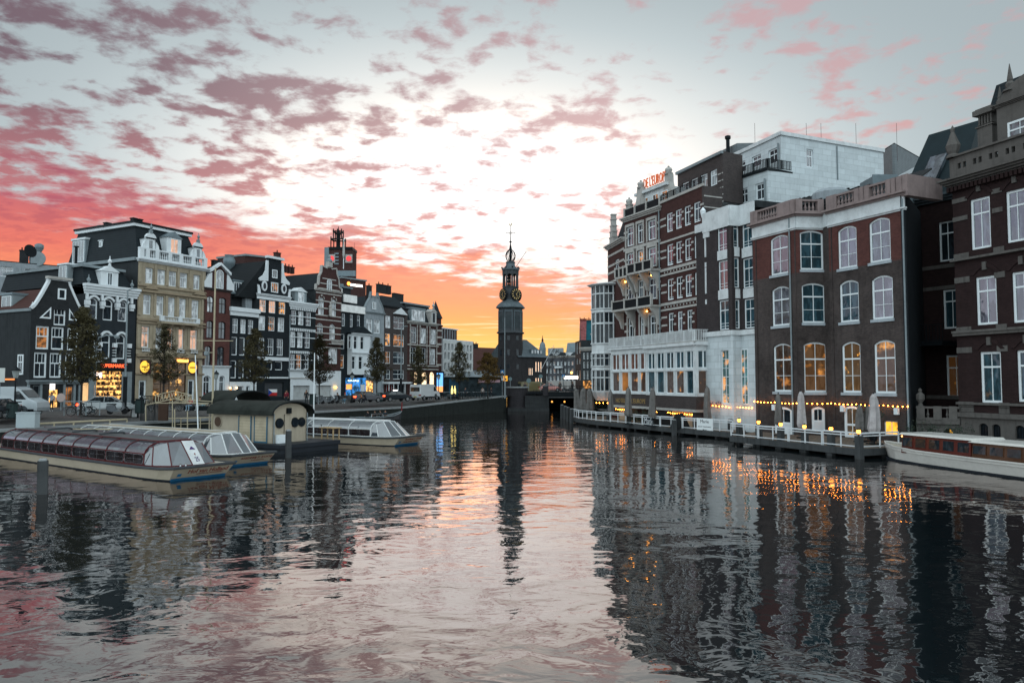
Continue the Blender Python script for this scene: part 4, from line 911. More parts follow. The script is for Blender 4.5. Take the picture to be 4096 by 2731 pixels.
tc_ = H.F.W(H.L + .2, 0, -.9); tz = lambda y: H.F.Z('c', y, 890)
tw = MB().lathe((tc_[0], tc_[1], 0), [(1.25, ZS - .2), (1.25, tz(835)), (1.5, tz(832)), (1.5, tz(822)), (1.15, tz(820)), (1.15, tz(775)), (1.4, tz(770))], 10).build('turret', M_redd, H.o)
MB().lathe((tc_[0], tc_[1], 0), [(1.45, tz(772)), (.75, tz(715)), (.3, tz(668)), (.05, tz(645)), (.02, tz(635))], 8).build('turret_roof', M_slate, tw)
mb = MB()
for y in (870, 920, 972, 1040, 1125): mb.lathe((tc_[0], tc_[1], 0), [(1.25, tz(y)), (1.36, tz(y)), (1.36, tz(y) + .35), (1.25, tz(y) + .35)], 10)
mb.build('turret_bands', M_stone, tw)
# --- 13: white modern block
H = House('c', 920, 1142, 'modern_block', 'white modern block with slit windows and glass roof storey', 'building')
cs = [(930, 944), (955, 969), (982, 996), (1009, 1022), (1036, 1050), (1072, 1086), (1097, 1110), (1120, 1133)]
for y0_, y1_ in ((970, 1020), (1032, 1085), (1108, 1160), (1185, 1240)): H.row(cs, y0_, y1_, 1100, fw=.06, bars=(), nx=1, gs=[G_dark, G_dark, G_sky], depth=.3)
zc = H.z(940, 1050); H.done(zc, mat('white_panel', (.50, .52, .52), .6), depth=14, side=M_white); flat_roof(H.F, H.o, 0, H.L, zc, 14, M_white)
pg = H.F.mb().box(.4, H.L * .62, zc + .15, H.z(850, 1000), -1.5, -9).build('glass_storey', G_sky, H.o); H.F.mb().box(.2, H.L * .66, H.z(850, 1000), H.z(843, 1000), -1.2, -9.4).build('roof_slab', M_white, H.o); mb = H.F.mb()
for k in range(8): a = .4 + k * (H.L * .62 - .4) / 7; mb.box(a - .08, a + .08, zc + .15, H.z(850, 1000), -1.49, -1.38)
mb.build('mullions', M_redd, pg)
strip(H.F, H.o, 0, H.L, ZS + 2.6, ZS + 3.1, M_iron, 1.5, 'canopy')
# --- 14: low building with a long red roof
rf = Fac(atY(1886, 1400, 172).xy, atY(2010, 1400, 178).xy); o = thing('red_roofed_house', (rf.A.x, rf.A.y, ZS), 'low white house with a broad red tiled roof left of the clock tower', 'house')
ze = rf.hit(1940, 1480)[1]; wall(rf, 0, rf.L, ZS, ze, [(1.5, 3, ZS + 1, ZS + 3), (5, 6.3, ZS + 1, ZS + 3)], M_grey, o); [window(rf, o, a, a + 1.4, ZS + 1, ZS + 3, g=G_dim) for a in (1.5, 5)]
rf.mb().hexa([(-.5, ze, .3), (rf.L + 3, ze, .3), (rf.L + 3, ze, -9), (-.5, ze, -9), (-.5, rf.hit(1900, 1385)[1], -4), (rf.L + 3, rf.hit(1900, 1385)[1], -4), (rf.L + 3, rf.hit(1900, 1385)[1], -4.6), (-.5, rf.hit(1900, 1385)[1], -4.6)]).build('roof', M_redtile, o)
chimney(rf, o, 4.0, -4, rf.hit(1900, 1385)[1] - .3, rf.hit(1900, 1372)[1], M_dark, 1.6, 2)
# --- red tower with clock panels and lattice crown, hotel block with lit sign
TWR = thing('cinema_tower', atY(1360, 1400, 175).xy.to_3d() + Vector((0, 0, ZS)), 'square brick tower with red round clocks and open lattice crown behind the gables', 'tower')
tx = atY(1362, 1400, 175).x; ty = 175.0; K = 175 / F; tz = lambda y: atY(1360, y, 175).z
bw = (1404 - 1312) * K / 2; xa, xb = atY(1312, 1400, 175).x, atY(1404, 1400, 175).x
MB().box(xa, xb, ty, ty + 5, ZS, tz(995)).build('shaft', M_redd, TWR); MB().box(xa - .3, xb + .1, ty - .2, ty + 5.2, tz(998), tz(988)).build('top_slab', M_iron, TWR)
MB().box(xa - 1.1, xa - .02, ty - .3, ty + 1.5, tz(1120), tz(990)).build('flue', M_lead, TWR); MB().box(xa - .02, xb + .9, ty - .25, ty - .03, tz(1105), tz(1083)).build('ledge', M_lead, TWR)
for x in (1326, 1395):
 p = atY(x, 1034, 174.7); fr_ = MB().box(p.x - .8, p.x + .8, 174.75, 174.98, p.z - 1.0, p.z + 1.0).build('clock_panel', M_stone, TWR)
 MB().disc((p.x, 174.68, p.z), (0, -1, 0), .62, .1, 16).build('clock_disc', glow('clock_red', (.8, .05, .05), .9), fr_)
mb = MB()
for k in range(4): z_ = tz(1058) + k * .8; p0, p1 = atY(1338, 1000, 174.9).x, atY(1355, 1000, 174.9).x; mb.box(p0, p1, 174.85, 174.98, z_, z_ + .35)
mb.build('louvres', M_lead, TWR)
mb = MB(); x0_, x1_ = atY(1332, 1, 175).x, atY(1379, 1, 175).x; cxm = (x0_ + x1_) / 2; r_ = (x1_ - x0_) / 2
for zb_, zt_, rr in ((tz(988), tz(952), r_), (tz(952), tz(920), r_ * .68)):
 for sx_, sy_ in ((-1, -1), (1, -1), (1, 1), (-1, 1), (0, -1), (0, 1)): mb.tube([(cxm + sx_ * rr, ty + 2.5 + sy_ * rr, zb_), (cxm + sx_ * rr, ty + 2.5 + sy_ * rr, zt_ + .6)], .14, 4)
 mb.box(cxm - rr - .15, cxm + rr + .15, ty + 2.5 - rr - .15, ty + 2.5 - rr + .1, zt_ - .15, zt_ + .15).box(cxm - rr - .15, cxm + rr + .15, ty + 2.5 + rr - .1, ty + 2.5 + rr + .15, zt_ - .15, zt_ + .15)
 mb.box(cxm - rr - .15, cxm - rr + .1, ty + 2.5 - rr, ty + 2.5 + rr, zt_ - .15, zt_ + .15).box(cxm + rr - .1, cxm + rr + .15, ty + 2.5 - rr, ty + 2.5 + rr, zt_ - .15, zt_ + .15)
mb.lathe((cxm, ty + 2.5, tz(985)), [(.5, 0), (.5, 3.2), (.7, 3.3), (.3, 3.9), (.12, 4.6), (.05, tz(897) - tz(985))], 8); mb.build('lattice_crown', M_iron, TWR)
hb = Fac(atY(1335, 1, 168).xy, atY(1475, 1, 176).xy); o = thing('hotel_block', hb.W(0, ZS), 'dark red hotel block with lit lettering on its top, behind the gables', 'building')
zz1, zz0 = hb.hit(1440, 1122)[1], ZS; hb.mb().box(hb.hit(1380, 1)[0], hb.L, zz0, zz1, 0, -8).build('wall', M_redd, o); hb.mb().box(0, hb.hit(1385, 1)[0], zz0, hb.hit(1360, 1135)[1], .3, -8).build('stepped_wing', M_lead, o)
hb.mb().box(hb.hit(1378, 1)[0], hb.L + .2, zz1, zz1 + .3, .25, -8.2).build('roof', M_greyp, o)
text(hb, o, 'NH COLLECTION', hb.hit(1414, 1)[0], hb.hit(1461, 1)[0], hb.hit(1435, 1148)[1], hb.hit(1435, 1138)[1], glow('neon_pale', (1, .92, .85), 3), .06, .08)
MB().disc(hb.W(hb.hit(1407, 1)[0], hb.hit(1407, 1136)[1], .1), (*hb.n, 0), .45, .1).build('lit_emblem', glow('neon_orange', (1, .3, .05), 3), o)
mp = thing('roof_mast', hb.W(hb.hit(1450, 1)[0], zz1, -2), 'thin mast on the hotel block roof behind the gables', 'mast'); MB().tube([(0, 0, 0), (0, 0, 4.5), (0, 0, 9.2)], .09, 5, .03).build('pole', M_redd, mp, local=True)
fp = thing('flagpole', atY(1370, 1400, 172).xy.to_3d() + Vector((0, 0, tz(1083))), 'white pole with furled flag in front of the brick tower', 'flagpole'); MB().tube([(0, 0, 0), (0, 0, 7)], .1, 6).build('pole', M_white, fp, local=True); MB().lathe((0, 0, 2.5), [(.1, 0), (.28, .6), (.25, 2.5), (.1, 4)], 7).build('furled_flag', M_stone, fp, local=True)
# ================================================================ clock tower, its guard house, bridge and the far buildings
K = 140 / F / 1.866; TX, TY = atY(cx('d', 265), 1400, 140).x, 140.0
tz = lambda y: atY(cx('d', 265), cy('d', y), 140).z
A0 = math.radians(-31.9); R8 = 1 / math.cos(math.pi / 8)
M_twst = mat('tower_stone', (.060, .066, .072), .75, streak=.5); M_twbr = mat('tower_brick', (.028, .027, .029), .85, kind='brick', streak=.3); M_gold = mat('gilt', (.42, .30, .13), .4, metal=.6)
M_twlead = mat('tower_lead', (.09, .112, .125), .45, metal=.3, streak=.4)
T = thing('clock_tower', (TX, TY, 3.0), 'tall octagonal tower with gilt clock dials and open onion spire', 'tower')
lo = MB().lathe((TX, TY, 0), [(104 * K, 2.4), (100 * K, tz(1210)), (96 * K, tz(1100)), (94 * K, tz(885))], 8, A0).build('brick_shaft', M_twbr, T)
mb = MB()
for k in range(8):                                                   # niches of the brick shaft
 an = A0 + math.pi / 8 + k * math.pi / 4; n_ = Vector((math.cos(an), math.sin(an))); t_ = Vector((-n_.y, n_.x))
 for y0_, y1_, w_, r_ in ((938, 905, .26, 86.6), (1050, 1005, .26, 87), (1165, 1115, .26, 88)):
  c_ = Vector((TX, TY)) + n_ * r_ * K
  mb.hexa([(*(c_ + t_ * sx * w_ + n_ * sy), z_) for z_ in (tz(y0_), tz(y1_)) for sx, sy in ((-1, .0), (1, .0), (1, .06), (-1, .06))])
mb.build('slit_windows', G_dark, lo)
mb = MB(); mb.lathe((TX, TY, 0), [(94 * K, tz(888)), (106 * K, tz(884)), (106 * K, tz(876)), (94 * K, tz(870))], 8, A0)
mb.build('string_course', M_twst, T)
up = MB().lathe((TX, TY, 0), [(92 * K, tz(878)), (92 * K, tz(698))], 8, A0).build('stone_octagon', M_twst, T)
mb = MB(); m2 = MB()
for k in range(8):
 an = A0 + math.pi / 8 + k * math.pi / 4; n_ = Vector((math.cos(an), math.sin(an))); t_ = Vector((-n_.y, n_.x)); c_ = Vector((TX, TY)) + n_ * 85 * K
 fn = lambda a, z, o, c_=c_, n_=n_, t_=t_: (*(c_ + t_ * a + n_ * o), z)
 q = MB(fn); P = arcpts(-.52, .52, tz(770), .5); q.prism([(-.52, tz(850)), (.52, tz(850))] + P[::-1], 0, .035); i = len(m2.v); m2.v += q.v; m2.f += [[x + i for x in f] for f in q.f]
 q = MB(fn); q.box(-.75, -.6, tz(870), tz(715), 0, .09).box(.6, .75, tz(870), tz(715), 0, .09).box(-.6, .6, tz(728), tz(715), 0, .09); i = len(mb.v); mb.v += q.v; mb.f += [[x + i for x in f] for f in q.f]
mb.build('pilasters', M_twlead, up); m2.build('blind_arches', mat('louvre_dark', (.045, .055, .06), .7, kind='plank'), up)
MB().lathe((TX, TY, 0), [(96 * K, tz(702)), (112 * K, tz(696)), (112 * K, tz(690)), (98 * K, tz(672)), (78 * K, tz(655)), (64 * K, tz(645)), (60 * K, tz(638))], 8, A0).build('bell_roof', M_twlead, T)
MB().lathe((TX, TY, 0), [(58 * K, tz(642)), (58 * K, tz(546)), (64 * K, tz(543)), (64 * K, tz(538))], 8, A0).build('clock_drum', M_twst, T)
def dial(an):
 n_ = Vector((math.cos(an), math.sin(an), 0)); c_ = Vector((TX, TY, tz(597))) + n_ * 66 * K; t_ = Vector((-n_.y, n_.x, 0)); r = 44 * K
 d = MB().disc(c_, n_, r, .35, 24).build('clock_dial', mat('dial_black', (.012, .014, .016), .5), T); mb = MB()
 for h in range(12):
  a = h * math.pi / 6; rad = t_ * math.sin(a) + Vector((0, 0, 1)) * math.cos(a); tn = t_ * math.cos(a) - Vector((0, 0, 1)) * math.sin(a); b = c_ + n_ * .19
  mb.hexa([tuple(b + rad * rr + tn * ww + n_ * oo) for oo in (0, .04) for rr, ww in ((r * .60, -.07), (r * .60, .07), (r * .90, .10), (r * .90, -.10))])
 mb.build('dial_marks', M_gold, d); mb = MB()
 for L_, w_, a in ((.80, .05, math.radians(35)), (.5, .07, math.radians(162))):
  rad = t_ * math.sin(a) + Vector((0, 0, 1)) * math.cos(a); tn = t_ * math.cos(a) - Vector((0, 0, 1)) * math.sin(a); b = c_ + n_ * .25
  mb.hexa([tuple(b + rad * rr + tn * ww + n_ * oo) for oo in (0, .04) for rr, ww in ((-r * .15, -w_), (-r * .15, w_), (r * L_, w_ * .6), (r * L_, -w_ * .6))])
 mb.build('clock_hands', M_gold, d)
for k in range(4): dial(math.radians(-54.4 + 90 * k))
mb = MB()
for k in range(8):
 an = A0 + k * math.pi / 4; x_, y_ = TX + math.cos(an) * 54 * K, TY + math.sin(an) * 54 * K
 mb.lathe((x_, y_, 0), [(.22, tz(540)), (.18, tz(525)), (.16, tz(455)), (.22, tz(445)), (.22, tz(418))], 6)
 n_ = A0 + math.pi / 8 + k * math.pi / 4; a = Vector((x_, y_)); b = Vector((TX + math.cos(an + math.pi / 4) * 54 * K, TY + math.sin(an + math.pi / 4) * 54 * K))
 d_ = (b - a); w_ = d_.length; d_ = d_ / w_; nn = Vector((d_.y, -d_.x)); fn = lambda s_, z_, o_, a=a, d_=d_, nn=nn: (*(a + d_ * s_ + nn * o_), z_)
 P = arcpts(.15, w_ - .15, tz(458), w_ * .38); q = MB(fn)
 for p, r_ in zip(P, P[1:]): q.hexa([(p[0], p[1], -.1), (r_[0], r_[1], -.1), (r_[0], r_[1], .1), (p[0], p[1], .1), (p[0], tz(420), -.1), (r_[0], tz(420), -.1), (r_[0], tz(420), .1), (p[0], tz(420), .1)])
 i = len(mb.v); mb.v += q.v; mb.f += [[x + i for x in f] for f in q.f]
mb.build('lantern_columns', M_twst, T)
mb = MB()
for z_, r_ in ((535, .35), (505, .45), (480, .4)): mb.lathe((TX - .3, TY, tz(z_)), [(r_, 0), (r_ * .7, .35), (r_ * .3, .6)], 8)
mb.tube([(TX, TY, tz(540)), (TX, TY, tz(418))], .09); mb.build('bells', M_iron, T)
gl_ = MB().lathe((TX, TY, 0), [(60 * K, tz(420)), (68 * K, tz(412)), (68 * K, tz(402)), (58 * K, tz(398)), (38 * K, tz(385)), (33 * K, tz(365)), (38 * K, tz(352)), (22 * K, tz(346))], 8, A0).build('lantern_roof', M_twlead, T)
mb = MB()
for k in range(8): an = A0 + k * math.pi / 4; mb.ball((TX + math.cos(an) * 66 * K, TY + math.sin(an) * 66 * K, tz(396)), .17, 6, 5)
mb.build('roof_knobs', M_iron, gl_)
mb = MB()
for k in range(8):
 an = A0 + k * math.pi / 4; mb.tube([(TX + math.cos(an) * r_ * K, TY + math.sin(an) * r_ * K, tz(y_)) for r_, y_ in ((14, 348), (28, 338), (36, 318), (37, 300), (30, 280), (18, 266), (7, 258))], .085, 5)
mb.lathe((TX, TY, 0), [(.35, tz(346)), (.14, tz(330)), (.32, tz(308)), (.14, tz(285)), (.1, tz(260))], 8); mb.build('onion', M_iron, T)
sp = MB().lathe((TX, TY, 0), [(.35, tz(264)), (.22, tz(245)), (.1, tz(215)), (.08, tz(209)), (.24, tz(205)), (.24, tz(198)), (.08, tz(193)), (.06, tz(150)), (.04, tz(75))], 8).build('spire', M_iron, T)
mb = MB().box(TX - 35 * K, TX + 35 * K, TY - .04, TY + .04, tz(136), tz(133)); mb.tube([(TX + math.cos(a) * .27, TY, tz(134.5) + math.sin(a) * .27) for a in [k * math.pi / 4 for k in range(8)]], .04, 4, closed=True)
for s_ in (-1, 1): mb.box(TX + s_ * 35 * K - .04, TX + s_ * 35 * K + .04, TY - .04, TY + .04, tz(139), tz(130))
mb.build('cross', M_iron, sp); MB().tube([(TX - .22, TY, tz(66)), (TX - .1, TY, tz(76)), (TX + .15, TY, tz(78)), (TX + .27, TY, tz(68)), (TX + .12, TY, tz(60))], .1, 5).build('weathercock', M_gold, sp)
MB().tube([atY(cx('d', 303), cy('d', 392), 139), atY(cx('d', 383), cy('d', 271), 139)], .05, 5).build('flag_rod', M_iron, T)
# guard house against the tower
g0 = Fac((TX + 1.5, 138.4), (TX + 6.9, 142.6))
def ghz(y, x=470): return g0.Z('d', y, x)
o = thing('guard_house', g0.W(0, 3.0), 'dark stepped brick annex with tall lit windows and dormers against the clock tower', 'building')
hs = [(g0.S('d', x), g0.S('d', x + 9), ghz(1170), ghz(1095)) for x in (452, 471, 489)] + [(g0.S('d', x), g0.S('d', x + 7), ghz(1195), ghz(1142)) for x in (402, 413, 425)] + [(g0.S('d', x), g0.S('d', x + 9), ghz(1272), ghz(1215)) for x in (452, 470, 490)]
hs = [h for h in hs if h[0] > .05 and h[1] < g0.L - .05]
G_gh = glass('pane_hall', (.1, .06, .04), (1, .62, .38), 1.5, ls_scale=.9, thresh=(.3, .5))
wall(g0, 0, g0.L, 2.8, ghz(1060), hs, M_twbr, o); [window(g0, o, *h, fw=.05, nx=1, bars=(.5,), g=G_gh, depth=.15) for h in hs]; body(g0, o, 0, g0.L, 2.8, ghz(1060), 9, M_twbr)
rf_ = g0.mb().hexa([(-.3, ghz(1062), .3), (g0.L + .3, ghz(1062), .3), (g0.L + .3, ghz(1062), -9), (-.3, ghz(1062), -9), (-.3, ghz(925), -3.4), (g0.L - 2.2, ghz(925), -3.4), (g0.L - 2.2, ghz(925), -5), (-.3, ghz(925), -5)]).build('roof', M_twlead, o)
for x in (430, 452, 472, 494): a = g0.S('d', x); d = g0.mb().box(a, a + .55, ghz(1035), ghz(1003), -.4, -2.6).build('dormer', M_lead, rf_); g0.mb().box(a + .08, a + .47, ghz(1033), ghz(1010), -.4, -.36).build('pane', G_cur, d)
chimney(g0, rf_, g0.S('d', 400), -4, ghz(950), ghz(897), M_redd, 1.0, 0)
q = thing('leaning_flagpole', g0.W(g0.S('d', 480), ghz(1170), .2), 'bare pale flagpole slanting out from the annex wall right of the clock tower', 'flagpole')
MB().tube([(0, 0, 0), (2.6, -1.5, 5.0)], .05, 5).build('pole', M_white, q, local=True)
# ---------------------------------------------------------------- bridge and its bastion
ZB = 3.2
M_bst = mat('bastion_brick', (.030, .028, .031), .85, kind='brick', streak=.6); M_stn = mat('abutment_stone', (.036, .039, .041), .85, kind='stone', streak=.6)
bx = lambda px, Y=124: atY(px, 1500, Y).x
BR = thing('bridge', (bx(2250), 124, 0), 'low dark road bridge with iron railing and round brick bastion by the tower', 'bridge')
MB().lathe((bx(2070), 126.2, 0), [(2.0, -1), (1.95, .7), (1.75, .75), (1.75, 3.9)], 20).build('bastion', M_bst, BR)
MB().lathe((bx(2070), 126.2, 3.9), [(1.9, 0), (1.9, .22)], 20).build('bastion_coping', M_cope, BR)
MB().box(bx(2100), bx(2196), 124.4, 136, -1, 2.6).build('abutment', M_stn, BR); MB().box(bx(2031), bx(2196), 123.6, 126, -1, .55).build('footing', M_stn, BR)
MB().box(bx(2172), bx(2194), 124.2, 125.0, 2.6, 4.2).build('parapet_pier', M_bst, BR); MB().box(bx(2105), bx(2172), 125.5, 126, 2.6, 3.4).build('parapet', M_bst, BR)
MB().box(bx(2110), 34, 124.5, 137, ZB - .25, ZB).build('deck', M_iron, BR); MB().box(bx(2196), 34, 124.3, 124.5, ZB - .7, ZB + .06).build('girder', M_iron, BR); MB().box(bx(2196), 34, 124.6, 136.8, ZB - .95, ZB - .26).build('beams', mat('bridge_beam', (.12, .125, .13), .7), BR)
mb = MB(); z0_, z1_ = ZB + .05, ZB + 1.1; x_ = bx(2190); mb.box(x_, 28, 124.36, 124.44, z1_ - .07, z1_); mb.box(x_, 28, 124.37, 124.43, ZB + .55, ZB + .6); k = 0
while x_ < 28: w_ = .05 if k % 6 == 0 else .018; mb.box(x_ - w_, x_ + w_, 124.38, 124.42, z0_, z1_ - .07); x_ += .3; k += 1
mb.build('railing', M_iron, BR)
for px in (2208, 2258): MB().ball(atY(px, 1606, 128), .16, 6, 5).build('under_lamp', glow('under_lamp', (1, .42, .08), 2.0), BR)
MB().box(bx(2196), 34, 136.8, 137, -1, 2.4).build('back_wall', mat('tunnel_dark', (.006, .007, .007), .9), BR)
# ---------------------------------------------------------------- far buildings right of the tower
def far(k, x0, x1, Y0, Y1, name, label, cat='house'):
 return House(k, x0, x1, name, label, cat, A=atY(cx(k, x0), 1400, Y0).xy, B=atY(cx(k, x1), 1400, Y1).xy)
M_fgrey = mat('far_grey_brick', (.085, .09, .10), .8)
H = far('d', 520, 748, 196, 190, 'canal_block', 'long grey-brick block with slate mansard and white dormers beyond the bridge', 'building')
for y0_, y1_ in ((1092, 1122), (1145, 1180), (1200, 1235)): H.row([(530 + 27 * q, 545 + 27 * q) for q in range(8)], y0_, y1_, 640, fw=.12, nx=2, bars=(.5,), gs=[G_cur, G_sky, G_dim, G_cur, G_sky])
zc = H.z(1065, 640); H.done(zc, M_fgrey); cornice(H.F, H.o, 0, H.L, zc, zc + .5, M_stone, .4); mansard(H.F, H.o, 0, H.L, zc + .5, H.z(1022, 640), 1.6, 12, M_slate)
for x in (592, 690): dormer(H.F, H.o, H.a(x - 13), H.a(x + 15), zc + .6, H.z(1032, 640), H.z(1026, 640), -.1, 2, M_white, M_white, ped=False, g=G_cur)
strip(H.F, H.o, 0, H.L, 3, 5.2, M_stone, .5, 'shop_awnings'); H.F.mb().box(H.a(612), H.a(658), H.z(1142, 640), H.z(1128, 640), 0, 1.2).build('canopy', M_white, H.o)
o = thing('roofscape_block', atY(cx('d', 650), 1400, 225).xy.to_3d(), 'pale grey zinc roofs of a tall block far behind the grey canal block', 'building')
MB().hexa([(*atY(cx('d', a), 1400, Y).xy, 3) for a, Y in ((640, 225), (750, 225), (760, 236), (645, 236))] + [(*atY(cx('d', a), 1400, Y).xy, atY(2200, cy('d', y), 225).z) for a, Y, y in ((690, 227, 952), (750, 227, 948), (755, 234, 948), (700, 234, 952))]).build('roof', M_lead, o)
mb = MB().hexa([(*atY(cx('d', a), 1400, Y).xy, z_) for z_ in (3, atY(2200, cy('d', 992), 225).z) for a, Y in ((545, 226), (660, 224), (662, 232), (548, 234))]).build('wing', M_grey, o)
dm_ = thing('church_dome', atY(cx('d', 504), 1400, 260).xy.to_3d(), 'small grey dome with lantern showing above the roofs right of the tower', 'dome')
dz_ = lambda y: atY(cx('d', 504), cy('d', y), 260).z; K2 = 260 / F / 1.866; c_ = dm_.location
MB().lathe((c_.x, c_.y, 0), [(25 * K2, 3), (25 * K2, dz_(990)), (22 * K2, dz_(985)), (21 * K2, dz_(970)), (16 * K2, dz_(955)), (8 * K2, dz_(948))], 14).build('dome', M_lead, dm_)
MB().lathe((c_.x, c_.y, 0), [(8 * K2, dz_(950)), (7 * K2, dz_(932)), (9 * K2, dz_(930)), (4 * K2, dz_(922)), (2 * K2, dz_(912)), (.1, dz_(900))], 10).build('lantern', M_redd, dm_)
H = far('d', 748, 792, 168, 160, 'brown_canal_house', 'narrow dark-brown canal house just left of the dark grey one beyond the bridge'); cs = [(756, 766), (776, 786)]
for y0_, y1_ in ((952, 1035), (1070, 1112), (1160, 1230)): H.row(cs, y0_, y1_, 770, fw=.1, bars=(.5,), nx=1, gs=[G_sky, G_dim])
H.done(H.z(945, 770), M_brown, depth=8); flat_roof(H.F, H.o, 0, H.L, H.zt, 8)
H = far('d', 790, 887, 160, 158, 'grey_canal_house', 'dark grey canal house with three rows of white windows and hipped roof beyond the bridge'); cs = [(806, 820), (832, 846), (860, 874)]
for y0_, y1_ in ((1027, 1075), (1092, 1142), (1160, 1225)): H.row(cs, y0_, y1_, 840, fw=.12, bars=(.5,), nx=2, gs=[G_dark])
H.done(H.z(1012, 840), mat('grey_black_brick', (.055, .062, .066), .8)); cornice(H.F, H.o, 0, H.L, H.zt, H.z(985, 840), M_stone, .4, steps=2); roof_cross(H.F, H.o, .2, H.L - .3, H.z(985, 840), H.z(925, 840), 7, M_slate)
strip(H.F, H.o, .6, H.L - .4, ZB + .3, ZB + 1.9, G_warm, .1, 'shop_window')
H = far('d', 885, 962, 150, 144, 'stone_canal_house', 'pale carved stone house with scrolled gable squeezed between grey house and hotel'); cs = [(896, 912), (926, 942)]
for y0_, y1_ in ((950, 1008), (1040, 1100), (1140, 1205)): H.row(cs, y0_, y1_, 915, fw=.1, bars=(.6,), nx=2, gs=[G_dark, G_sky])
H.done(H.z(905, 915), mat('carved_stone', (.30, .29, .28), .8, streak=.4)); cornice(H.F, H.o, 0, H.L, H.zt, H.zt + .7, M_stone, .6)
H.F.mb().prism([(.2, H.zt + .6), (2.2, H.zt + .6), (2.0, H.zt + 1.6), (1.3, H.zt + 2.4), (1.2, H.zt + 4.2), (.9, H.zt + 4.6), (.4, H.zt + 4.3), (.35, H.zt + 2.5)], -.3, .1).build('gable', MATS['carved_stone'], H.o)
strip(H.F, H.o, .2, H.L - .2, ZB, ZB + 2.6, glass('shop_peach', (.2, .15, .1), (1, .62, .35), 1.2, ls_scale=.8, thresh=(.3, .5)), .1, 'shop_window')
for y in (1020, 1110, 1215): strip(H.F, H.o, 0, H.L, H.z(y, 915) - .12, H.z(y, 915) + .12, M_stone, .2)
o = thing('wrapped_tower', atY(cx('d', 860), 1400, 235).xy.to_3d(), 'building shrouded in teal scaffold netting with red hoist frame beyond the bridge', 'building')
zz = lambda y: atY(cx('d', 860), cy('d', y), 235).z; xx = lambda x, Y=235: atY(cx('d', x), 1400, Y).x
M_net = mat('teal_netting', (.02, .11, .14), .8, kind='plank', var=.4, vs=.6); M_netr = mat('pink_netting', (.30, .10, .10), .8, var=.4, kind='plank')
MB().hexa([(xx(800), 235, 3), (xx(955), 235, 3), (xx(955), 250, 3), (xx(800), 250, 3), (xx(815), 235, zz(782)), (xx(955), 235, zz(785)), (xx(955), 250, zz(785)), (xx(815), 250, zz(782))]).build('netting', M_net, o)
MB().hexa([(xx(798), 234.5, 3), (xx(818), 234.5, 3), (xx(818), 234.9, 3), (xx(798), 234.9, 3), (xx(783), 234.5, zz(778)), (xx(832), 234.5, zz(778)), (xx(832), 234.9, zz(778)), (xx(783), 234.9, zz(778))]).build('side_netting', M_netr, o)
mb = MB()
for x in (784, 815, 850, 905, 945): mb.tube([(xx(x), 234.4, zz(790)), (xx(x), 234.4, zz(764))], .12, 4)
for y in (776, 784, 855): mb.tube([(xx(783), 234.3, zz(y)), (xx(950 if y < 800 else 800), 234.3, zz(y))], .1, 4)
mb.build('scaffold', mat('scaffold_red', (.18, .04, .03), .6), o)
# ================================================================ right bank: the hotel row
ZD = .62
GW = [G_dark, G_sky]
structure('right_bank', MB().face((13.5, 92, ZD - .15), (18.5, 71, ZD - .15), (21.3, 66, ZD - .15), (28.6, 54, ZD - .15), (29.5, 51.5, ZD - .15), (33, 46, ZD - .15), (60, 20, ZD - .15), (130, 20, ZD - .15), (110, 124, ZD - .15), (14, 124, ZD - .15)), M_pave)
mb = MB(); rb = [(11.5, 124), (11.0, 100), (13.5, 92), (18.5, 71), (21.3, 66), (28.6, 54), (31.8, 52.5), (34.0, 44), (40, 30), (60, 12)]
for p, q in zip(rb, rb[1:]): mb.face((*p, -1), (*q, -1), (*q, ZD - .15), (*p, ZD - .15))
structure('right_quay', mb, M_quay)
M_wren = mat('white_render', (.50, .55, .57), .7, kind='stone', streak=.12, var=.08); M_pink = mat('pinkish_stone', (.235, .185, .178), .8, streak=.35)
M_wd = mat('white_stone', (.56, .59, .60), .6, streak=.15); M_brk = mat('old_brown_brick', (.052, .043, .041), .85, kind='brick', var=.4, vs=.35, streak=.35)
# ---------------------------------------------------------------- A: long brick house with pink balustrade
PA = [(21.5, 65.9), (23.5, 61.1), (25.8, 61.3), (25.9, 60.4), (28.8, 54.0)]
A_ = thing('canal_mansion', (25.9, 60.4, ZD), 'wide brown-brick building with pinkish stone balustrade and tall white arched windows', 'building')
F1, F2, F2b, F3 = [Fac(PA[i], PA[i + 1]) for i in range(4)]
def rows_A(Fc, k_spans, arch):
 hs = []
 for (k, x0, x1, y0, y1, g) in k_spans:
  z1, z0 = Fc.Z(k, y0, (x0 + x1) / 2), Fc.Z(k, y1, (x0 + x1) / 2); hs.append((Fc.S(k, x0), Fc.S(k, x1), z0, z1, arch, g))
 return hs
ZT = F3.Z('g', 675, 1100)         # top of brickwork
ztA = F3.Z('g', 640, 1100)
G_lila = glass('pane_evening', (.045, .045, .06), pale=.03, ior=2.3); G_night = glass('pane_teal', (.015, .035, .045))
h1 = rows_A(F1, [('g', 236, 368, 808, 1100, G_lila), ('g', 240, 370, 1188, 1480, G_lila), ('h', 345, 530, 322, 826, glass('pane_dusky', (.02, .02, .02), (1, .36, .06), .5, ls_scale=.7, thresh=(.52, .7)))], .28)
h2 = rows_A(F2, [('g', 460, 636, 778, 1068, G_night), ('g', 466, 644, 1166, 1460, G_night), ('h', 668, 918, 308, 832, glass('pane_chandelier', (.06, .035, .02), (1, .36, .05), 1.2, ls_scale=.6, thresh=(.55, .74)))], .25)
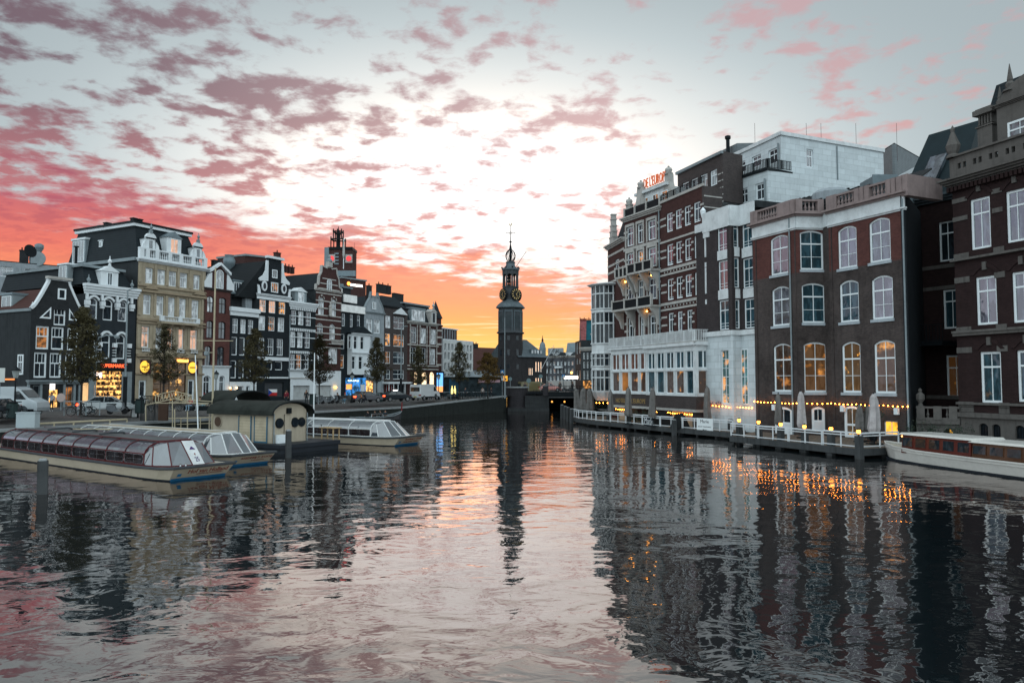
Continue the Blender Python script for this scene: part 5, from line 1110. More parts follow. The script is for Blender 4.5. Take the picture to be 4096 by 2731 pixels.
h3 = rows_A(F3, [('g', 738, 880, 740, 1052, G_lila), ('g', 742, 885, 1142, 1452, G_night), ('h', 1060, 1257, 303, 835, glass('pane_bar', (.03, .025, .02), (1, .42, .04), 1.6, ls_scale=.65, thresh=(.59, .66))),
     ('g', 972, 1132, 678, 1005, G_sky), ('g', 980, 1140, 1106, 1430, G_lila), ('h', 1397, 1622, 285, 843, glass('pane_glow', (.03, .02, .015), (1, .42, .07), 1.0, ls_scale=.6, thresh=(.56, .72)))], .3)
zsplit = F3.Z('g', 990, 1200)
for nm, Fc, hs in (('l', F1, h1), ('m', F2, h2), ('r', F3, h3)):
 doors = []
 if nm == 'l': doors = [(Fc.S('h', 352), Fc.S('h', 530), ZD, Fc.Z('h', 985, 440), .25)]
 if nm == 'm': doors = [(Fc.S('h', 735), Fc.S('h', 872), ZD + .35, Fc.Z('h', 985, 800), .2)]
 if nm == 'r': doors = [(Fc.S('h', 1075), Fc.S('h', 1235), ZD, Fc.Z('h', 975, 1150), .2), (Fc.S('h', 1480), Fc.S('h', 1625), ZD + .4, Fc.Z('h', 1130, 1550), 0)]
 lo_ = [h for h in hs if h[3] < zsplit + .6]; cut = [(h[0], h[1], h[2], h[3], h[4]) for h in hs]
 both = [h for h in cut if h[2] < zsplit < h[3]]
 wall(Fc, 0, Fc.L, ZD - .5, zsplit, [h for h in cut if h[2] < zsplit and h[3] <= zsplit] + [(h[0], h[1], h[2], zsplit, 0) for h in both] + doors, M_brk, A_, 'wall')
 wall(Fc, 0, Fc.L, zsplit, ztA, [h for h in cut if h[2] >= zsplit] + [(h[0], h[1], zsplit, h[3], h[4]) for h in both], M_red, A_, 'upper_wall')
 for h in hs: window(Fc, A_, *h[:4], arch=h[4], nx=2, bars=(.66, .33) if h[3] - h[2] < 5.5 else (.70, .47, .24), fw=.15, g=h[5], sill=.22)
 for d in doors[:1]:
  w = window(Fc, A_, d[0], d[1], d[2], d[3], arch=d[4], nx=2, bars=(.40,), fw=.22, g=glass('door_pane', (.03, .03, .03), (1, .5, .08), 1.2, ls_scale=.8, thresh=(.5, .6)) if nm == 'r' else G_dark, name='door', out=.12)
  if nm != 'r': Fc.mb().box(d[0] + .2, d[1] - .2, d[2] + .1, d[2] + (d[3] - d[2]) * .38, -.08, .0).build('door_panel', M_white, w)
 for d in doors[1:]: window(Fc, A_, *d[:4], nx=2, bars=(), fw=.08, g=glass('pane_yellow', (.2, .12, .03), (1, .45, .03), 1.6, ls_scale=.8, thresh=(.2, .5)))
 strip(Fc, A_, 0, Fc.L, ztA - .02, ztA + .95, M_wd, .10, 'frieze'); cornice(Fc, A_, 0, Fc.L, ztA + .95, ztA + 1.25, M_pink, .5, steps=2); cornice(Fc, A_, 0, Fc.L, ztA - .15, ztA + .08, M_wd, .2, steps=2)
strip(F2b, A_, 0, F2b.L, ZD, ztA, M_brk, .0, 'wall'); strip(F2b, A_, 0, F2b.L, ztA, ztA + 1.25, M_wd, .1, 'frieze')
zb0, zb1 = ztA + 1.25, ztA + 2.35
balustrade(F1, A_, 0, F1.L, zb0, zb1, M_pink, .05, .32, posts=[.25, .62, 3.6, 4.1, 4.6, F1.L - .2], th=.16, r=.11)
balustrade(F2, A_, 0, F2.L, zb0, zb1, M_pink, .05, .32, posts=[.2, F2.L - .25], th=.16, r=.11)
balustrade(F3, A_, 0, F3.L, zb0, zb1, M_pink, .05, .32, posts=[.3, .8, 3.05, 3.5, 3.9, 5.9, 6.3, F3.L - .3], th=.16, r=.11)
F3.mb().box(F3.L - .15, F3.L + .4, zb0 - .4, zb1 + .08, .2, -3.6).build('end_pier', M_pink, A_)
for Fc, xs in ((F1, (.4, F1.L - .1)), (F2, ()), (F3, (.3, F3.L - .25))):
 for a in xs: Fc.mb().box(a - .03, a + .03, ZD, ztA, 0, .08).build('panel_joint', M_brk, A_)
dp = lambda Fc, a, zt: MB().tube([Fc.W(a, ZD, .12), Fc.W(a, zt, .12)], .07, 6).build('drainpipe', M_greyp, A_)
dp(F1, F1.S('g', 388), ztA + .9); dp(F3, F3.L - .12, ztA + .7)
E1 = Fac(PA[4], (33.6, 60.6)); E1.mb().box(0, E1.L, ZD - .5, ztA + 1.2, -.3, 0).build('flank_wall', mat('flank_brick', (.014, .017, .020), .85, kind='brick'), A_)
# roof of pantiles behind the balustrade
rz = zb1 + .45
P0 = [F1.W(-.2, 0, -.7), F1.W(F1.L - .3, 0, -.9), F2.W(F2.L - .2, 0, -.9), F3.W(F3.L, 0, -.7)]; P1 = [F1.W(0, 0, -4.5), F1.W(F1.L, 0, -6), F3.W(1, 0, -5), F3.W(F3.L - 1.5, 0, -5)]
mb = MB()
for i in range(3): mb.face((P0[i][0], P0[i][1], rz - .9), (P0[i + 1][0], P0[i + 1][1], rz - .9), (P1[i + 1][0], P1[i + 1][1], rz + 1.0), (P1[i][0], P1[i][1], rz + 1.0))
for i in range(3):                                      # ridge rolls of the pantiles
 a, b, c_, d_ = [Vector(p[:2]) for p in (P0[i], P0[i + 1], P1[i], P1[i + 1])]; n_ = int((b - a).length / .42)
 for k in range(n_ + 1):
  f = k / max(1, n_); p = a.lerp(b, f); q = c_.lerp(d_, f); mb.tube([(p.x, p.y, rz - .88), (q.x, q.y, rz + 1.08)], .11, 5)
mb.build('pantile_roof', M_iron, A_)
# ---------------------------------------------------------------- B: bay house, white base
PB = [(18.55, 71.4), (20.0, 67.8), (21.0, 68.1), (21.75, 66.2)]
B_ = thing('bay_window_house', (20.0, 67.8, ZD), 'brown-brick hotel wing with stepped white parapet, tall bay and white stone ground floor', 'building')
b1, b2, b3 = [Fac(PB[i], PB[i + 1]) for i in range(3)]; zbw = b1.Z('f', 425, 1120)
M_bb = mat('bay_brick', (.038, .032, .033), .85, kind='brick')
def bspans(Fc, L): return [(Fc.S(k, x0), Fc.S(k, x1), Fc.Z(k, y1, (x0 + x1) / 2), Fc.Z(k, y0, (x0 + x1) / 2)) for k, x0, x1, y0, y1 in L]
q1 = bspans(b1, [('e', 1035, 1116, 803, 1052), ('e', 1038, 1118, 1130, 1378), ('f', 1115, 1203, 112, 378)])
q2 = bspans(b2, [('e', 1173, 1222, 785, 1025), ('e', 1176, 1224, 1108, 1360), ('f', 1265, 1316, 105, 368)])
q3 = bspans(b3, [('e', 1243, 1328, 772, 1020), ('e', 1244, 1332, 1108, 1358), ('f', 1340, 1434, 98, 364)])
r1 = bspans(b1, [('f', 1130, 1202, 560, 1038)]); r3 = bspans(b3, [('f', 1275, 1380, 552, 1045)])
G_tea = glass('pane_teal_curtain', (.03, .12, .13), (1, .36, .05), .9, ls_scale=.8, thresh=(.52, .6))
zp_ = b1.Z('e', 665, 1140); zp1 = zp_ - 1.9
for Fc, hs, gs_ in ((b1, q1, [G_lila, G_lila, G_night]), (b2, q2, [G_night]), (b3, q3, [G_night])):
 hs = [(max(.08, h[0]), min(Fc.L - .08, h[1]), h[2], h[3]) for h in hs]
 wall(Fc, 0, Fc.L, zbw, zp1, hs, M_bb, B_)
 for i, h in enumerate(hs): window(Fc, B_, *h, nx=2 if Fc is not b2 else 1, bars=(.66, .22, .12), fw=.11, g=gs_[i % len(gs_)])
 for h in hs[1:]: strip(Fc, B_, h[0], h[1], h[3] + .08, h[3] + .95, M_wd, .06, 'blank_panel')
 strip(Fc, B_, -.05, Fc.L + .05, zp1, zp_, M_wd, .14, 'parapet')
 wall(Fc, 0, Fc.L, ZD - .5, zbw, r1 if Fc is b1 else [], M_wren, B_, 'ground_floor_wall', out=.08)
 strip(Fc, B_, -.05, Fc.L + .08, zbw - .1, zbw + .35, M_wd, .26, 'cornice')
for P_, m_ in ((PB[1], 0), (PB[2], 0)): MB().lathe((P_[0] + .1, P_[1] + .12, ZD - .3), [(.24, 0), (.24, zbw - ZD + .3)], 8).build('corner_post', M_wren, B_); MB().lathe((P_[0] + .1, P_[1] + .12, zbw), [(.18, 0), (.18, zp_ - zbw - .1)], 8).build('corner_brick', M_bb, B_)
for h in r1: window(b1, B_, *h, nx=2, bars=(.5, .83, .66, .34, .17), fw=.07, g=G_tea, out=.08)
for h in r3: window(b3, B_, max(.1, h[0]), h[1], h[2], h[3], nx=2, bars=(.5, .83, .66, .34, .17), fw=.07, g=G_tea, out=.2, depth=.12)
fl_ = b1.mb(); zl = b1.Z('e', 760, 960); fl_.box(-1.3, .0, zl - 1.3, zp1 + 1.0, -.2, .12).box(0, .9, zp1 + .0 - .5, zp1 + .002, 0, .10); fl_.build('stepped_parapet', M_wd, B_)
b1.mb().box(-1.3, .02, ZD, zl - 1.2, -.3, -.02).build('wall', M_bb, B_)
for y0_, y1_ in ((870, 1090), (1135, 1175), (1180, 1400), (1450, 1490)): strip(b1, B_, .15, .35, b1.Z('e', y1_, 985), b1.Z('e', y0_, 985), M_wd, .06, 'white_strip')
mb = MB(); mb.hexa([(*p, z_) for z_ in (zp_ - .5, zp_ + .12) for p in (b1.W(-.3, 0, -.3)[:2], b3.W(b3.L, 0, -.3)[:2], b3.W(b3.L, 0, -7)[:2], b1.W(-.3, 0, -7)[:2])]); mb.build('roof', M_side, B_)
lp = thing('roof_lantern', b1.W(-.2, zp1 + 1.0, -.1), 'white glass lantern standing on the stepped white parapet', 'lantern'); MB().lathe((0, 0, 0), [(.06, 0), (.06, .5), (.16, .6), (.28, 1.2), (.3, 1.25), (.05, 1.6)], 6).build('lantern', M_wframe, lp, local=True)
# ---------------------------------------------------------------- C: red banded hotel front with four bays
C_ = Fac((16.1, 80.0), (18.85, 72.3))
H = thing('banded_hotel_wing', C_.W(0, ZD), 'dark-red banded brick hotel wing, four windows wide with set-back brown top storey', 'building')
zCt = C_.Z('e', 575, 750); zcw = C_.Z('f', 500, 850)
cols = [(608, 662), (683, 738), (758, 815), (838, 897)]; hs = []
for k, y0_, y1_ in (('e', 683, 848), ('e', 955, 1140), ('e', 1255, 1440)):
 for x0_, x1_ in cols: hs.append((C_.S(k, x0_), C_.S(k, x1_), C_.Z(k, y1_, 750), C_.Z(k, y0_, 750)))
for x0_, x1_ in ((658, 708), (740, 787), (825, 876), (912, 962)): hs.append((C_.S('f', x0_), C_.S('f', x1_), C_.Z('f', 400, 810), C_.Z('f', 205, 810)))
wall(C_, 0, C_.L, ZD, zCt, hs, M_redd, H); [window(C_, H, *h, fw=.13, nx=2, bars=(.68, .14, .07), g=[G_lila, G_sky, G_dark, G_night][i % 4] if i < 4 else [G_dark, G_lila, G_dark][i % 3]) for i, h in enumerate(hs)]
cm = C_.mb()
def band(Fc, parent, k, y, xr, a0, a1, m=M_stone, w=.10, o_=.04): z_ = Fc.Z(k, y, xr); return strip(Fc, parent, a0, a1, z_ - w, z_ + w, m, o_)
seg = [0] + [v for h in hs[4:8] for v in h[:2]] + [C_.L]
for k, y in (('e', 1000), ('e', 1060), ('e', 1300), ('e', 1365), ('f', 240), ('f', 315), ('e', 720), ('e', 780)):
 for a0, a1 in zip(seg[::2], seg[1::2]): band(C_, H, k, y, 750 if k == 'e' else 810, a0 + .03, a1 - .03)
for k, y, w in (('e', 925, .1), ('e', 1170, .14), ('e', 1215, .1), ('e', 1470, .14), ('e', 1520, .1)): band(C_, H, k, y, 750, 0, C_.L, w=w, o_=.10)
mb = C_.mb()
for y in (1193, 1495):
 for q in range(12): a = .8 + q * (C_.L - 1.6) / 11; z_ = C_.Z('e', y, 750); mb.box(a - .07, a + .07, z_ - .09, z_ + .09, 0, .06)
mb.build('studs', M_stone, H)
strip(C_, H, -.05, C_.L + .05, zCt - .02, zCt + .25, M_stone, .12, 'coping'); rail_iron(C_, H, 0, C_.L, zCt + .25, zCt + 1.0, M_iron, -.1)
E2 = Fac((18.85, 72.3), (20.9, 73.2)); E2.mb().box(.0, E2.L, ZD, zCt, -.3, .0).build('flank_wall', M_brown, H)
for q in range(7): z_ = zCt - 1 - q * 1.1; strip(E2, H, 0, E2.L, z_ - .06, z_ + .06, M_stone, .03)
S_ = Fac(atY(cx('e', 708), 1400, 84.5).xy, atY(cx('e', 1092), 1400, 76.5).xy); zS = S_.Z('e', 232, 1085); hs = [(S_.S('e', x0_), S_.S('e', x1_), S_.Z('e', 548, 890), S_.Z('e', 420, 890)) for x0_, x1_ in ((745, 802), (820, 880), (900, 960), (982, 1042))]
wall(S_, 0, S_.L, zCt - .5, zS, hs, M_brown, H, 'top_storey'); [window(S_, H, *h, fw=.14, nx=2, bars=(.66,), g=G_cur) for h in hs]; strip(S_, H, -.1, S_.L + .1, zS, zS + .3, M_greyp, .25, 'coping')
for q in range(5): z_ = zS - 2.0 - q * .75; strip(S_, H, hs[-1][1] + .15, S_.L, z_ - .06, z_ + .06, M_stone, .03)
E3 = Fac(S_.B[:], (S_.B + Vector((2.5, 1.4)))[:]); E3.mb().box(0, E3.L, zCt - .5, zS + .28, -.3, 0).build('top_storey_flank', M_brown, H)
bx_ = Fac(atY(cx('e', 1030), 1400, 90).xy, atY(cx('e', 1215), 1400, 86).xy); bz1 = bx_.Z('e', 142, 1210); q = thing('plant_room', bx_.W(0, zS), 'grey ribbed metal plant room with flue on the roof behind the banded hotel wing', 'roof structure')
bx_.mb().hexa([(0, zS - 3, 0), (bx_.L, zS - 3, 0), (bx_.L + 4, zS - 3, -9), (0, zS - 3, -9), (.5, bz1, 0), (bx_.L, bz1, 0), (bx_.L + 4, bz1, -9), (.5, bz1, -9)]).build('cladding', mat('ribbed_cladding', (.15, .17, .18), .55, kind='plank'), q)
MB().lathe(bx_.W(bx_.S('e', 1168), bz1 - 1.5, .5), [(.22, 0), (.22, 2.2), (.35, 2.3), (.35, 2.6), (.1, 2.7)], 8).build('flue', M_iron, q)
# ---------------------------------------------------------------- D: carved corner wing
D_ = Fac((13.1, 86.3), (16.1, 80.0))
H = thing('corner_hotel_wing', D_.W(0, ZD), 'carved stone and brick corner wing with balconies, scrolled gable and rooftop lettering', 'building')
zDt = D_.Z('e', 770, 390); xs3 = [(272, 330), (363, 412), (450, 520)]; hs = []
for k, y0_, y1_ in (('e', 820, 985), ('e', 1045, 1205), ('e', 1295, 1470)):
 for x0_, x1_ in xs3: hs.append((D_.S(k, x0_), D_.S(k, x1_), D_.Z(k, y1_, 390), D_.Z(k, y0_, 390)))
for x0_, x1_ in ((300, 355), (408, 442), (492, 552)): hs.append((D_.S('f', x0_), D_.S('f', x1_), D_.Z('f', 462, 420), D_.Z('f', 262, 420)))
gs_ = [G_sky, G_dark, G_sky, G_lila, G_warm, G_lila, G_lila, G_sky, G_lila, G_dark, G_dark, G_dark]
wall(D_, 0, D_.L, ZD, zDt, hs, M_redd, H); [window(D_, H, *h, fw=.15, nx=2, bars=(.66,), g=g_) for h, g_ in zip(hs, gs_)]
for h in hs: D_.mb().box(h[0] - .22, h[0] - .01, h[2] - .1, h[3] + .3, 0, .09).box(h[1] + .01, h[1] + .22, h[2] - .1, h[3] + .3, 0, .09).box(h[0] - .01, h[1] + .01, h[3] + .01, h[3] + .32, 0, .12).build('window_surround', M_stone, H)
for k, y in (('e', 860), ('e', 910), ('e', 1100), ('e', 1150), ('e', 1340), ('e', 1400), ('f', 310), ('f', 380)):
 for a0, a1 in ((0, .75), (D_.L - .5, D_.L - .05)): band(D_, H, k, y, 390 if k == 'e' else 420, a0, a1, w=.13)
for y in (1010, 1240): band(D_, H, 'e', y, 390, 0, D_.L, w=.16, o_=.12)
cornice(D_, H, 0, D_.L, zDt, zDt + .5, M_stone, .5); MB()
rp = D_.mb(); rp.box(0, D_.L, zDt + .5, zDt + 1.5, -.15, -.05); pr = rp.build('roof_parapet', M_iron, H)
for a in (.1, 2.2, 4.4, D_.L - .1): D_.mb().box(a - .08, a + .08, zDt + .5, zDt + 1.65, -.2, .1).build('parapet_post', M_stone, pr)
at = D_.mb().box(1.2, D_.L - .2, zDt + .5, zDt + 3.0, -1.2, -6).build('attic_storey', M_wd, H); strip(D_, H, .9, D_.L, zDt + 3.0, zDt + 3.3, M_wd, .4, 'attic_cornice', base=-1.2)
for a in (2.2, 4.1, 5.8): window(D_, H, a, a + 1.1, zDt + .8, zDt + 2.5, out=-1.05, depth=.12, fw=.1, g=G_dim)
# rooftop sign: free-standing letters on a frame
SG = thing('rooftop_sign', D_.W(3, zDt + 3.3, -1.4), 'thin glowing orange capital letters standing along the hotel roof edge', 'sign')
sF = Fac(D_.W(0, 0, -1.5)[:2], D_.W(D_.L, 0, -1.5)[:2]); a0, a1 = sF.S('e', 424), sF.S('e', 618); zq0, zq1 = sF.Z('e', 536, 480), sF.Z('e', 494, 480)
zq0 += .35; zq1 += .95; text(sF, SG, "DE L'EUROPE", a0, a1, zq0, zq1, glow('sign_amber', (.55, .11, .03), .45), 0, .10); mb = sF.mb().box(a0 - .1, a1 + .1, zq0 - .12, zq0 - .05, -.03, .03)
for q in range(8): a = a0 + (a1 - a0) * q / 7; mb.box(a - .03, a + .03, zDt + 2.9, zq0 - .05, -.05, .0)
mb.build('frame', M_iron, SG)
def urn_gable(Fc, parent, a, z0_, h, w, m=M_stone, o_=-.4):
 g_ = Fc.mb().prism([(a - w, z0_), (a + w, z0_), (a + w * .9, z0_ + h * .25), (a + w * .5, z0_ + h * .5), (a + w * .45, z0_ + h * .7), (a - w * .45, z0_ + h * .7), (a - w * .5, z0_ + h * .5), (a - w * .9, z0_ + h * .25)], o_ - .35, o_ + .25).build('gablet', m, parent)
 MB().lathe(Fc.W(a, z0_ + h * .7, o_), [(.45, 0), (.5, .15), (.3, .2), (.42, .5), (.35, .7), (.1, .8), (.14, .9), (.02, 1.0)], 8).build('urn', m, g_)
urn_gable(D_, H, D_.S('e', 335), zDt + .5, 4.6, 1.0, o_=-1.0); urn_gable(D_, H, D_.S('e', 272), zDt + .3, 2.4, .7); urn_gable(D_, H, D_.L - .3, zDt + 1.0, 4.6, .9, o_=-1.4)
def balcony(Fc, parent, a0, a1, z0_, o_, m=M_stone, brk=3, h=1.0, lit=True):
 b = Fc.mb().box(a0, a1, z0_ - .22, z0_, 0, o_).build('balcony', m, parent)
 mb = Fc.mb(); mb.box(a0, a1, z0_ + h - .1, z0_ + h, o_ - .2, o_)
 for q in range(4): a = a0 + (a1 - a0) * q / 3; mb.box(a - .1, a + .1, z0_, z0_ + h + .15, o_ - .22, o_ + .02)
 mb.build('balcony_rail', m, b); Fc.mb().box(a0 + .1, a1 - .1, z0_ + .05, z0_ + h - .12, o_ - .14, o_ - .08).build('iron_panel', M_iron, b)
 for q in range(brk):
  a = a0 + .3 + (a1 - a0 - .6) * q / max(1, brk - 1); Fc.mb().prism([(a - .14, 0), (a + .14, 0)], 0, 0) if False else None
  mb = MB(lambda o, z, s: Fc.W(s, z, o)); mb.prism([(0, z0_ - 2.2), (.25, z0_ - 2.1), (.5, z0_ - 1.3), (o_ * .8, z0_ - .6), (o_ * .95, z0_ - .22), (0, z0_ - .22)], a - .13, a + .13); mb.build('bracket', m, b)
 if lit:
  for q in range(2): MB().ball(Fc.W(a0 + (a1 - a0) * (.3 + .4 * q), z0_ - .5, .25), .10, 6, 4).build('lamp', glow('balcony_lamp', (1.0, .42, .08), 14), b)
balcony(D_, H, D_.S('e', 350), D_.L + .0, D_.Z('e', 1225, 450), 1.3); balcony(D_, H, -.2, D_.S('e', 345), D_.Z('e', 1280, 250), 1.2, brk=2); balcony(D_, H, -.6, D_.L + .0, D_.Z('e', 1535, 350), 1.4, brk=4)
for Fc, a in ((D_, D_.L - .1),): MB().tube([Fc.W(a, ZD + 9, .14), Fc.W(a, zDt, .14)], .08, 6).build('drainpipe', M_greyp, H)
# left corner section with stepped gable and glazed oriel
L_ = Fac(atY(cx('e', 112), 1400, 92.5).xy, (13.1, 86.3)); H2 = H
zLt = L_.Z('e', 1015, 170); hw_ = [(L_.S('e', 172), L_.S('e', 208), L_.Z('e', 1245, 190), L_.Z('e', 1118, 190))]
wall(L_, 0, L_.L, ZD, zLt, hw_, M_redd, H2); [window(L_, H2, *h, fw=.15, nx=2, bars=(.66,), g=G_sky) for h in hw_]; body(L_, H2, 0, L_.L, ZD, zLt, 9, M_redd)
cornice(L_, H2, 0, L_.L, zLt, zLt + .5, M_stone, .5); a = L_.S('e', 150)
mb = L_.mb(); z_ = zLt + .5
for w_, h_ in ((.8, .9), (.6, .7), (.4, .7), (.3, .8), (.22, .6)): mb.box(a - w_, a + w_ * .7, z_, z_ + h_, -.5, .1); mb.box(a - w_ - .08, a + w_ * .7 + .08, z_ + h_ - .12, z_ + h_ + .02, -.55, .15); z_ += h_
mb.build('stepped_gable', M_stone, H2); L_.mb().hexa([(a + .4, zLt + .5, -.3), (L_.L, zLt + .5, -.3), (L_.L, zLt + .5, -5), (a + .4, zLt + .5, -5), (a + .5, zLt + 4.2, -1.6), (L_.L, zLt + 4.4, -1.6), (L_.L, zLt + 4.4, -2), (a + .5, zLt + 4.2, -2)]).build('roof', M_slate, H2)
for y in (1060, 1150, 1210, 1290): band(L_, H2, 'e', y, 190, 0, L_.L, w=.13)
ov = L_.W(L_.S('e', 128), 0, .4); ox, oy = ov[0], ov[1]; ozf = lambda k, y: atY(cx(k, 130), cy(k, y), oy).z
kr = oy / F; R_ = 1.9
q = MB().lathe((ox, oy, 0), [(R_, ozf('e', 1570)), (R_, ozf('f', 0) + .02)], 10) ; or_ = thing('corner_oriel', (ox, oy, ZD), 'glazed white corner oriel three storeys tall at the left end of the hotel', 'oriel')
zst = [(ozf('e', 1355), ozf('e', 1340), 1), (ozf('e', 1540), ozf('e', 1355), 0), (ozf('f', 235), ozf('e', 1540), 2), (ozf('f', 500), ozf('f', 235), 0), (ozf('f', 600), ozf('f', 500), 2), (ozf('f', 700), ozf('f', 600), 0), (ozf('f', 745), ozf('f', 700), 2), (ozf('f', 920), ozf('f', 745), 0), (ozf('f', 1010), ozf('f', 920), 3)]
wm = MB(); gm = MB(); n_ = 10
for z0_, z1_, t_ in zst:
 if t_ == 0:
  gm.lathe((ox, oy, 0), [(R_ - .12, z0_), (R_ - .12, z1_)], n_)
  for k in range(n_):
   for ff in (0, .5):
    an = 2 * math.pi * (k + ff) / n_; r_ = R_ - .05 if ff == 0 else (R_ - .12) * math.cos(math.pi / n_) + .02; wm.tube([(ox + math.cos(an) * r_, oy + math.sin(an) * r_, z0_), (ox + math.cos(an) * r_, oy + math.sin(an) * r_, z1_)], .09 if ff == 0 else .05, 4)
  wm.lathe((ox, oy, 0), [(R_ + .01, z0_ + (z1_ - z0_) * .62), (R_ + .01, z0_ + (z1_ - z0_) * .68)], n_)
 elif t_ == 1: wm.lathe((ox, oy, 0), [(R_ + .1, z0_), (R_ + .55, z0_ + .15), (R_ + .55, z1_), (.3, z1_ + .35)], n_)
 elif t_ == 3: wm.lathe((ox, oy, 0), [(R_ * .75, z0_), (R_ * .9, z0_ + .5), (R_ + .1, z1_ - .2), (R_ + .15, z1_)], n_)
 else: wm.lathe((ox, oy, 0), [(R_, z0_), (R_ + .08, z0_ + .1), (R_, z0_ + .3), (R_, z1_ - .3), (R_ + .15, z1_ - .1), (R_ + .15, z1_)], n_)
wm.build('white_frame', M_wd, or_); gm.build('glazing', G_dark, or_)
# ---------------------------------------------------------------- conservatory along the water
CV = thing('glass_conservatory', C_.W(0, ZD, 2), 'long two-tier white glazed conservatory with roof terrace railing along the hotel front', 'conservatory')
def cons(Fc, a0, a1, zb_, zm, zt_, npan, g_lo, g_up, sub_up=2, parent=CV):
 """two tiers of glazing between white mullions"""
 Fc.mb().box(a0, a1, zb_ - .001, zt_, -.28, -.24).build('blind', M_iron, parent)
 mb = Fc.mb(); mb.box(a0, a1, zt_, zt_ + .75, -.3, .0); mb.box(a0 - .15, a1 + .15, zt_ + .5, zt_ + .85, -.3, .3); mb.box(a0, a1, zm - .12, zm + .12, -.3, .05); mb.box(a0, a1, zb_ - .15, zb_ + .1, -.3, .1)
 w_ = (a1 - a0) / npan
 for k in range(npan + 1):
  a = a0 + w_ * k; mb.box(a - .16, a - .05, zb_, zt_, -.25, .02); mb.box(a + .05, a + .16, zb_, zt_, -.25, .02); mb.box(a - .05, a + .05, zb_, zt_, -.25, -.04)
 mb.build('white_frame', M_wd, parent)
 for k in range(npan):
  p0, p1 = a0 + w_ * k + .16, a0 + w_ * (k + 1) - .16
  window(Fc, parent, p0, p1, zm + .12, zt_, nx=sub_up, bars=(), fw=.07, g=g_up, out=0, depth=.2, mun=.1); window(Fc, parent, p0, p1, zb_ + .1, zm - .12, nx=1, bars=(), fw=.06, g=g_lo[k % len(g_lo)], out=0, depth=.2)
c1 = Fac(D_.W(-.5, 0, 1.6)[:2], D_.W(D_.L - .2, 0, 1.6)[:2]); c2 = Fac(C_.W(.0, 0, 1.9)[:2], C_.W(C_.L + 1.0, 0, 1.9)[:2]); c3 = Fac(c2.B[:], (c2.B + Vector((1.75, .55)))[:])
G_rest = glass('pane_restaurant', (.02, .025, .03), (1, .40, .07), .9, ls_scale=.55, thresh=(.56, .68)); G_orng = glass('pane_amber', (.06, .03, .015), (1, .38, .08), .35, ls_scale=.5, thresh=(.3, .7)); G_brn = glass('pane_brownish', (.09, .04, .03))
zz_ = lambda y, x=700, Fc=c2: Fc.Z('f', y, x)
cons(c1, 0, c1.L, c1.Z('f', 940, 300), c1.Z('f', 745, 300), c1.Z('f', 592, 300), 4, [G_rest, G_orng, G_rest], G_brn)
cons(c2, 0, c2.L, zz_(955), zz_(735), zz_(575), 5, [G_night, G_night, G_rest, G_rest], G_night); cons(c3, .05, c3.L, zz_(955), zz_(735), zz_(575), 1, [G_rest], G_night)
zrt = zz_(575) + .85; c1.mb().box(-.3, c1.L, zrt - .05, zrt + .05, .3, -1.5).build('terrace_floor', M_stone, CV); c2.mb().box(-.3, c2.L + .3, zrt - .05, zrt + .05, .3, -1.9).build('terrace_floor', M_stone, CV)
for Fc in (c1, c2, c3): rail_iron(Fc, CV, -.1, Fc.L + .1, zrt + .05, zrt + 1.15, M_wd, .15, gap=.17, r=.028)
for Fc in (c1, c2, c3):
 zl_ = zz_(955) - .15; Fc.mb().box(0, Fc.L, zl_ - 1.25, zl_, -.3, .0).build('brick_base', M_brown, CV); Fc.mb().box(-.1, Fc.L + .1, zl_ - 1.5, zl_ - 1.25, -.3, .12).build('beam', M_stone, CV)
text(c1, CV, "HOTEL DE L'EUROPE", 1.0, c1.L - .6, zl_ - .95, zl_ - .45, mat('gilt_letters', (.30, .20, .08), .5), .01, .03)
M_ter = mat('terrace_cream', (.34, .27, .19), .8)
for Fc, s0, s1 in ((c1, 1.0, 2.9), (c2, 4.4, 8.2)): Fc.mb().box(s0, s1, ZD - .1, zl_ - 1.5, -1.6, -.4).build('cream_wall', M_ter, CV)
mb = c1.mb().box(-1, c1.L, ZD - .1, zl_ - 1.5, -3.5, -3.2); mb.build('back_wall', M_iron, CV); c2.mb().box(0, c2.L, ZD - .1, zl_ - 1.5, -3.8, -3.5).build('back_wall', M_iron, CV); c2.mb().box(c2.L - .9, c2.L - .3, ZD - .1, zl_ - 1.5, -1.4, -.2).build('pier', M_brown, CV)
# ---------------------------------------------------------------- white penthouses
PW_ = thing('white_penthouse', (26.1, 75, 18), 'white rendered stepped penthouse block rising behind the brick houses', 'building')
u1 = Fac(atY(2937, 1400, 86.2).xy, (28.6, 78.0)); zu = u1.Z('g', 62, 330); u2 = Fac((28.6, 78.0), (42.5, 84.0)); l1 = Fac((22.6, 81.4), (26.1, 75.0)); l2 = Fac((26.1, 75.0), (40.5, 81.2)); zl1 = l1.Z('g', 325, 233)
hu = [(u1.S('g', x0_), u1.S('g', x1_), u1.Z('g', y1_, (x0_ + x1_) / 2), u1.Z('g', y0_, (x0_ + x1_) / 2)) for x0_, x1_, y0_, y1_ in ((5, 62, 262, 345), (112, 180, 215, 300), (236, 308, 165, 275))]
hl = [(l1.S('e', x0_), l1.S('e', x1_), l1.Z('e', y1_, (x0_ + x1_) / 2), l1.Z('e', y0_, (x0_ + x1_) / 2)) for x0_, x1_, y0_, y1_ in ((1100, 1166, 572, 645), (1232, 1298, 525, 648), (1365, 1448, 478, 618))]
hs2 = [(u2.S('g', 522), u2.S('g', 572), u2.Z('g', 318, 545), u2.Z('g', 185, 545))]
wall(u1, 0, u1.L, zl1 - 1, zu, hu, M_wren, PW_); wall(u2, 0, u2.L, 1, zu, hs2, M_wren, PW_, 'side_wall'); wall(l1, 0, l1.L, zCt - 6, zl1, hl, M_wren, PW_); l2.mb().box(0, l2.L, 1, zl1, -.3, 0).build('side_wall', M_wren, PW_)
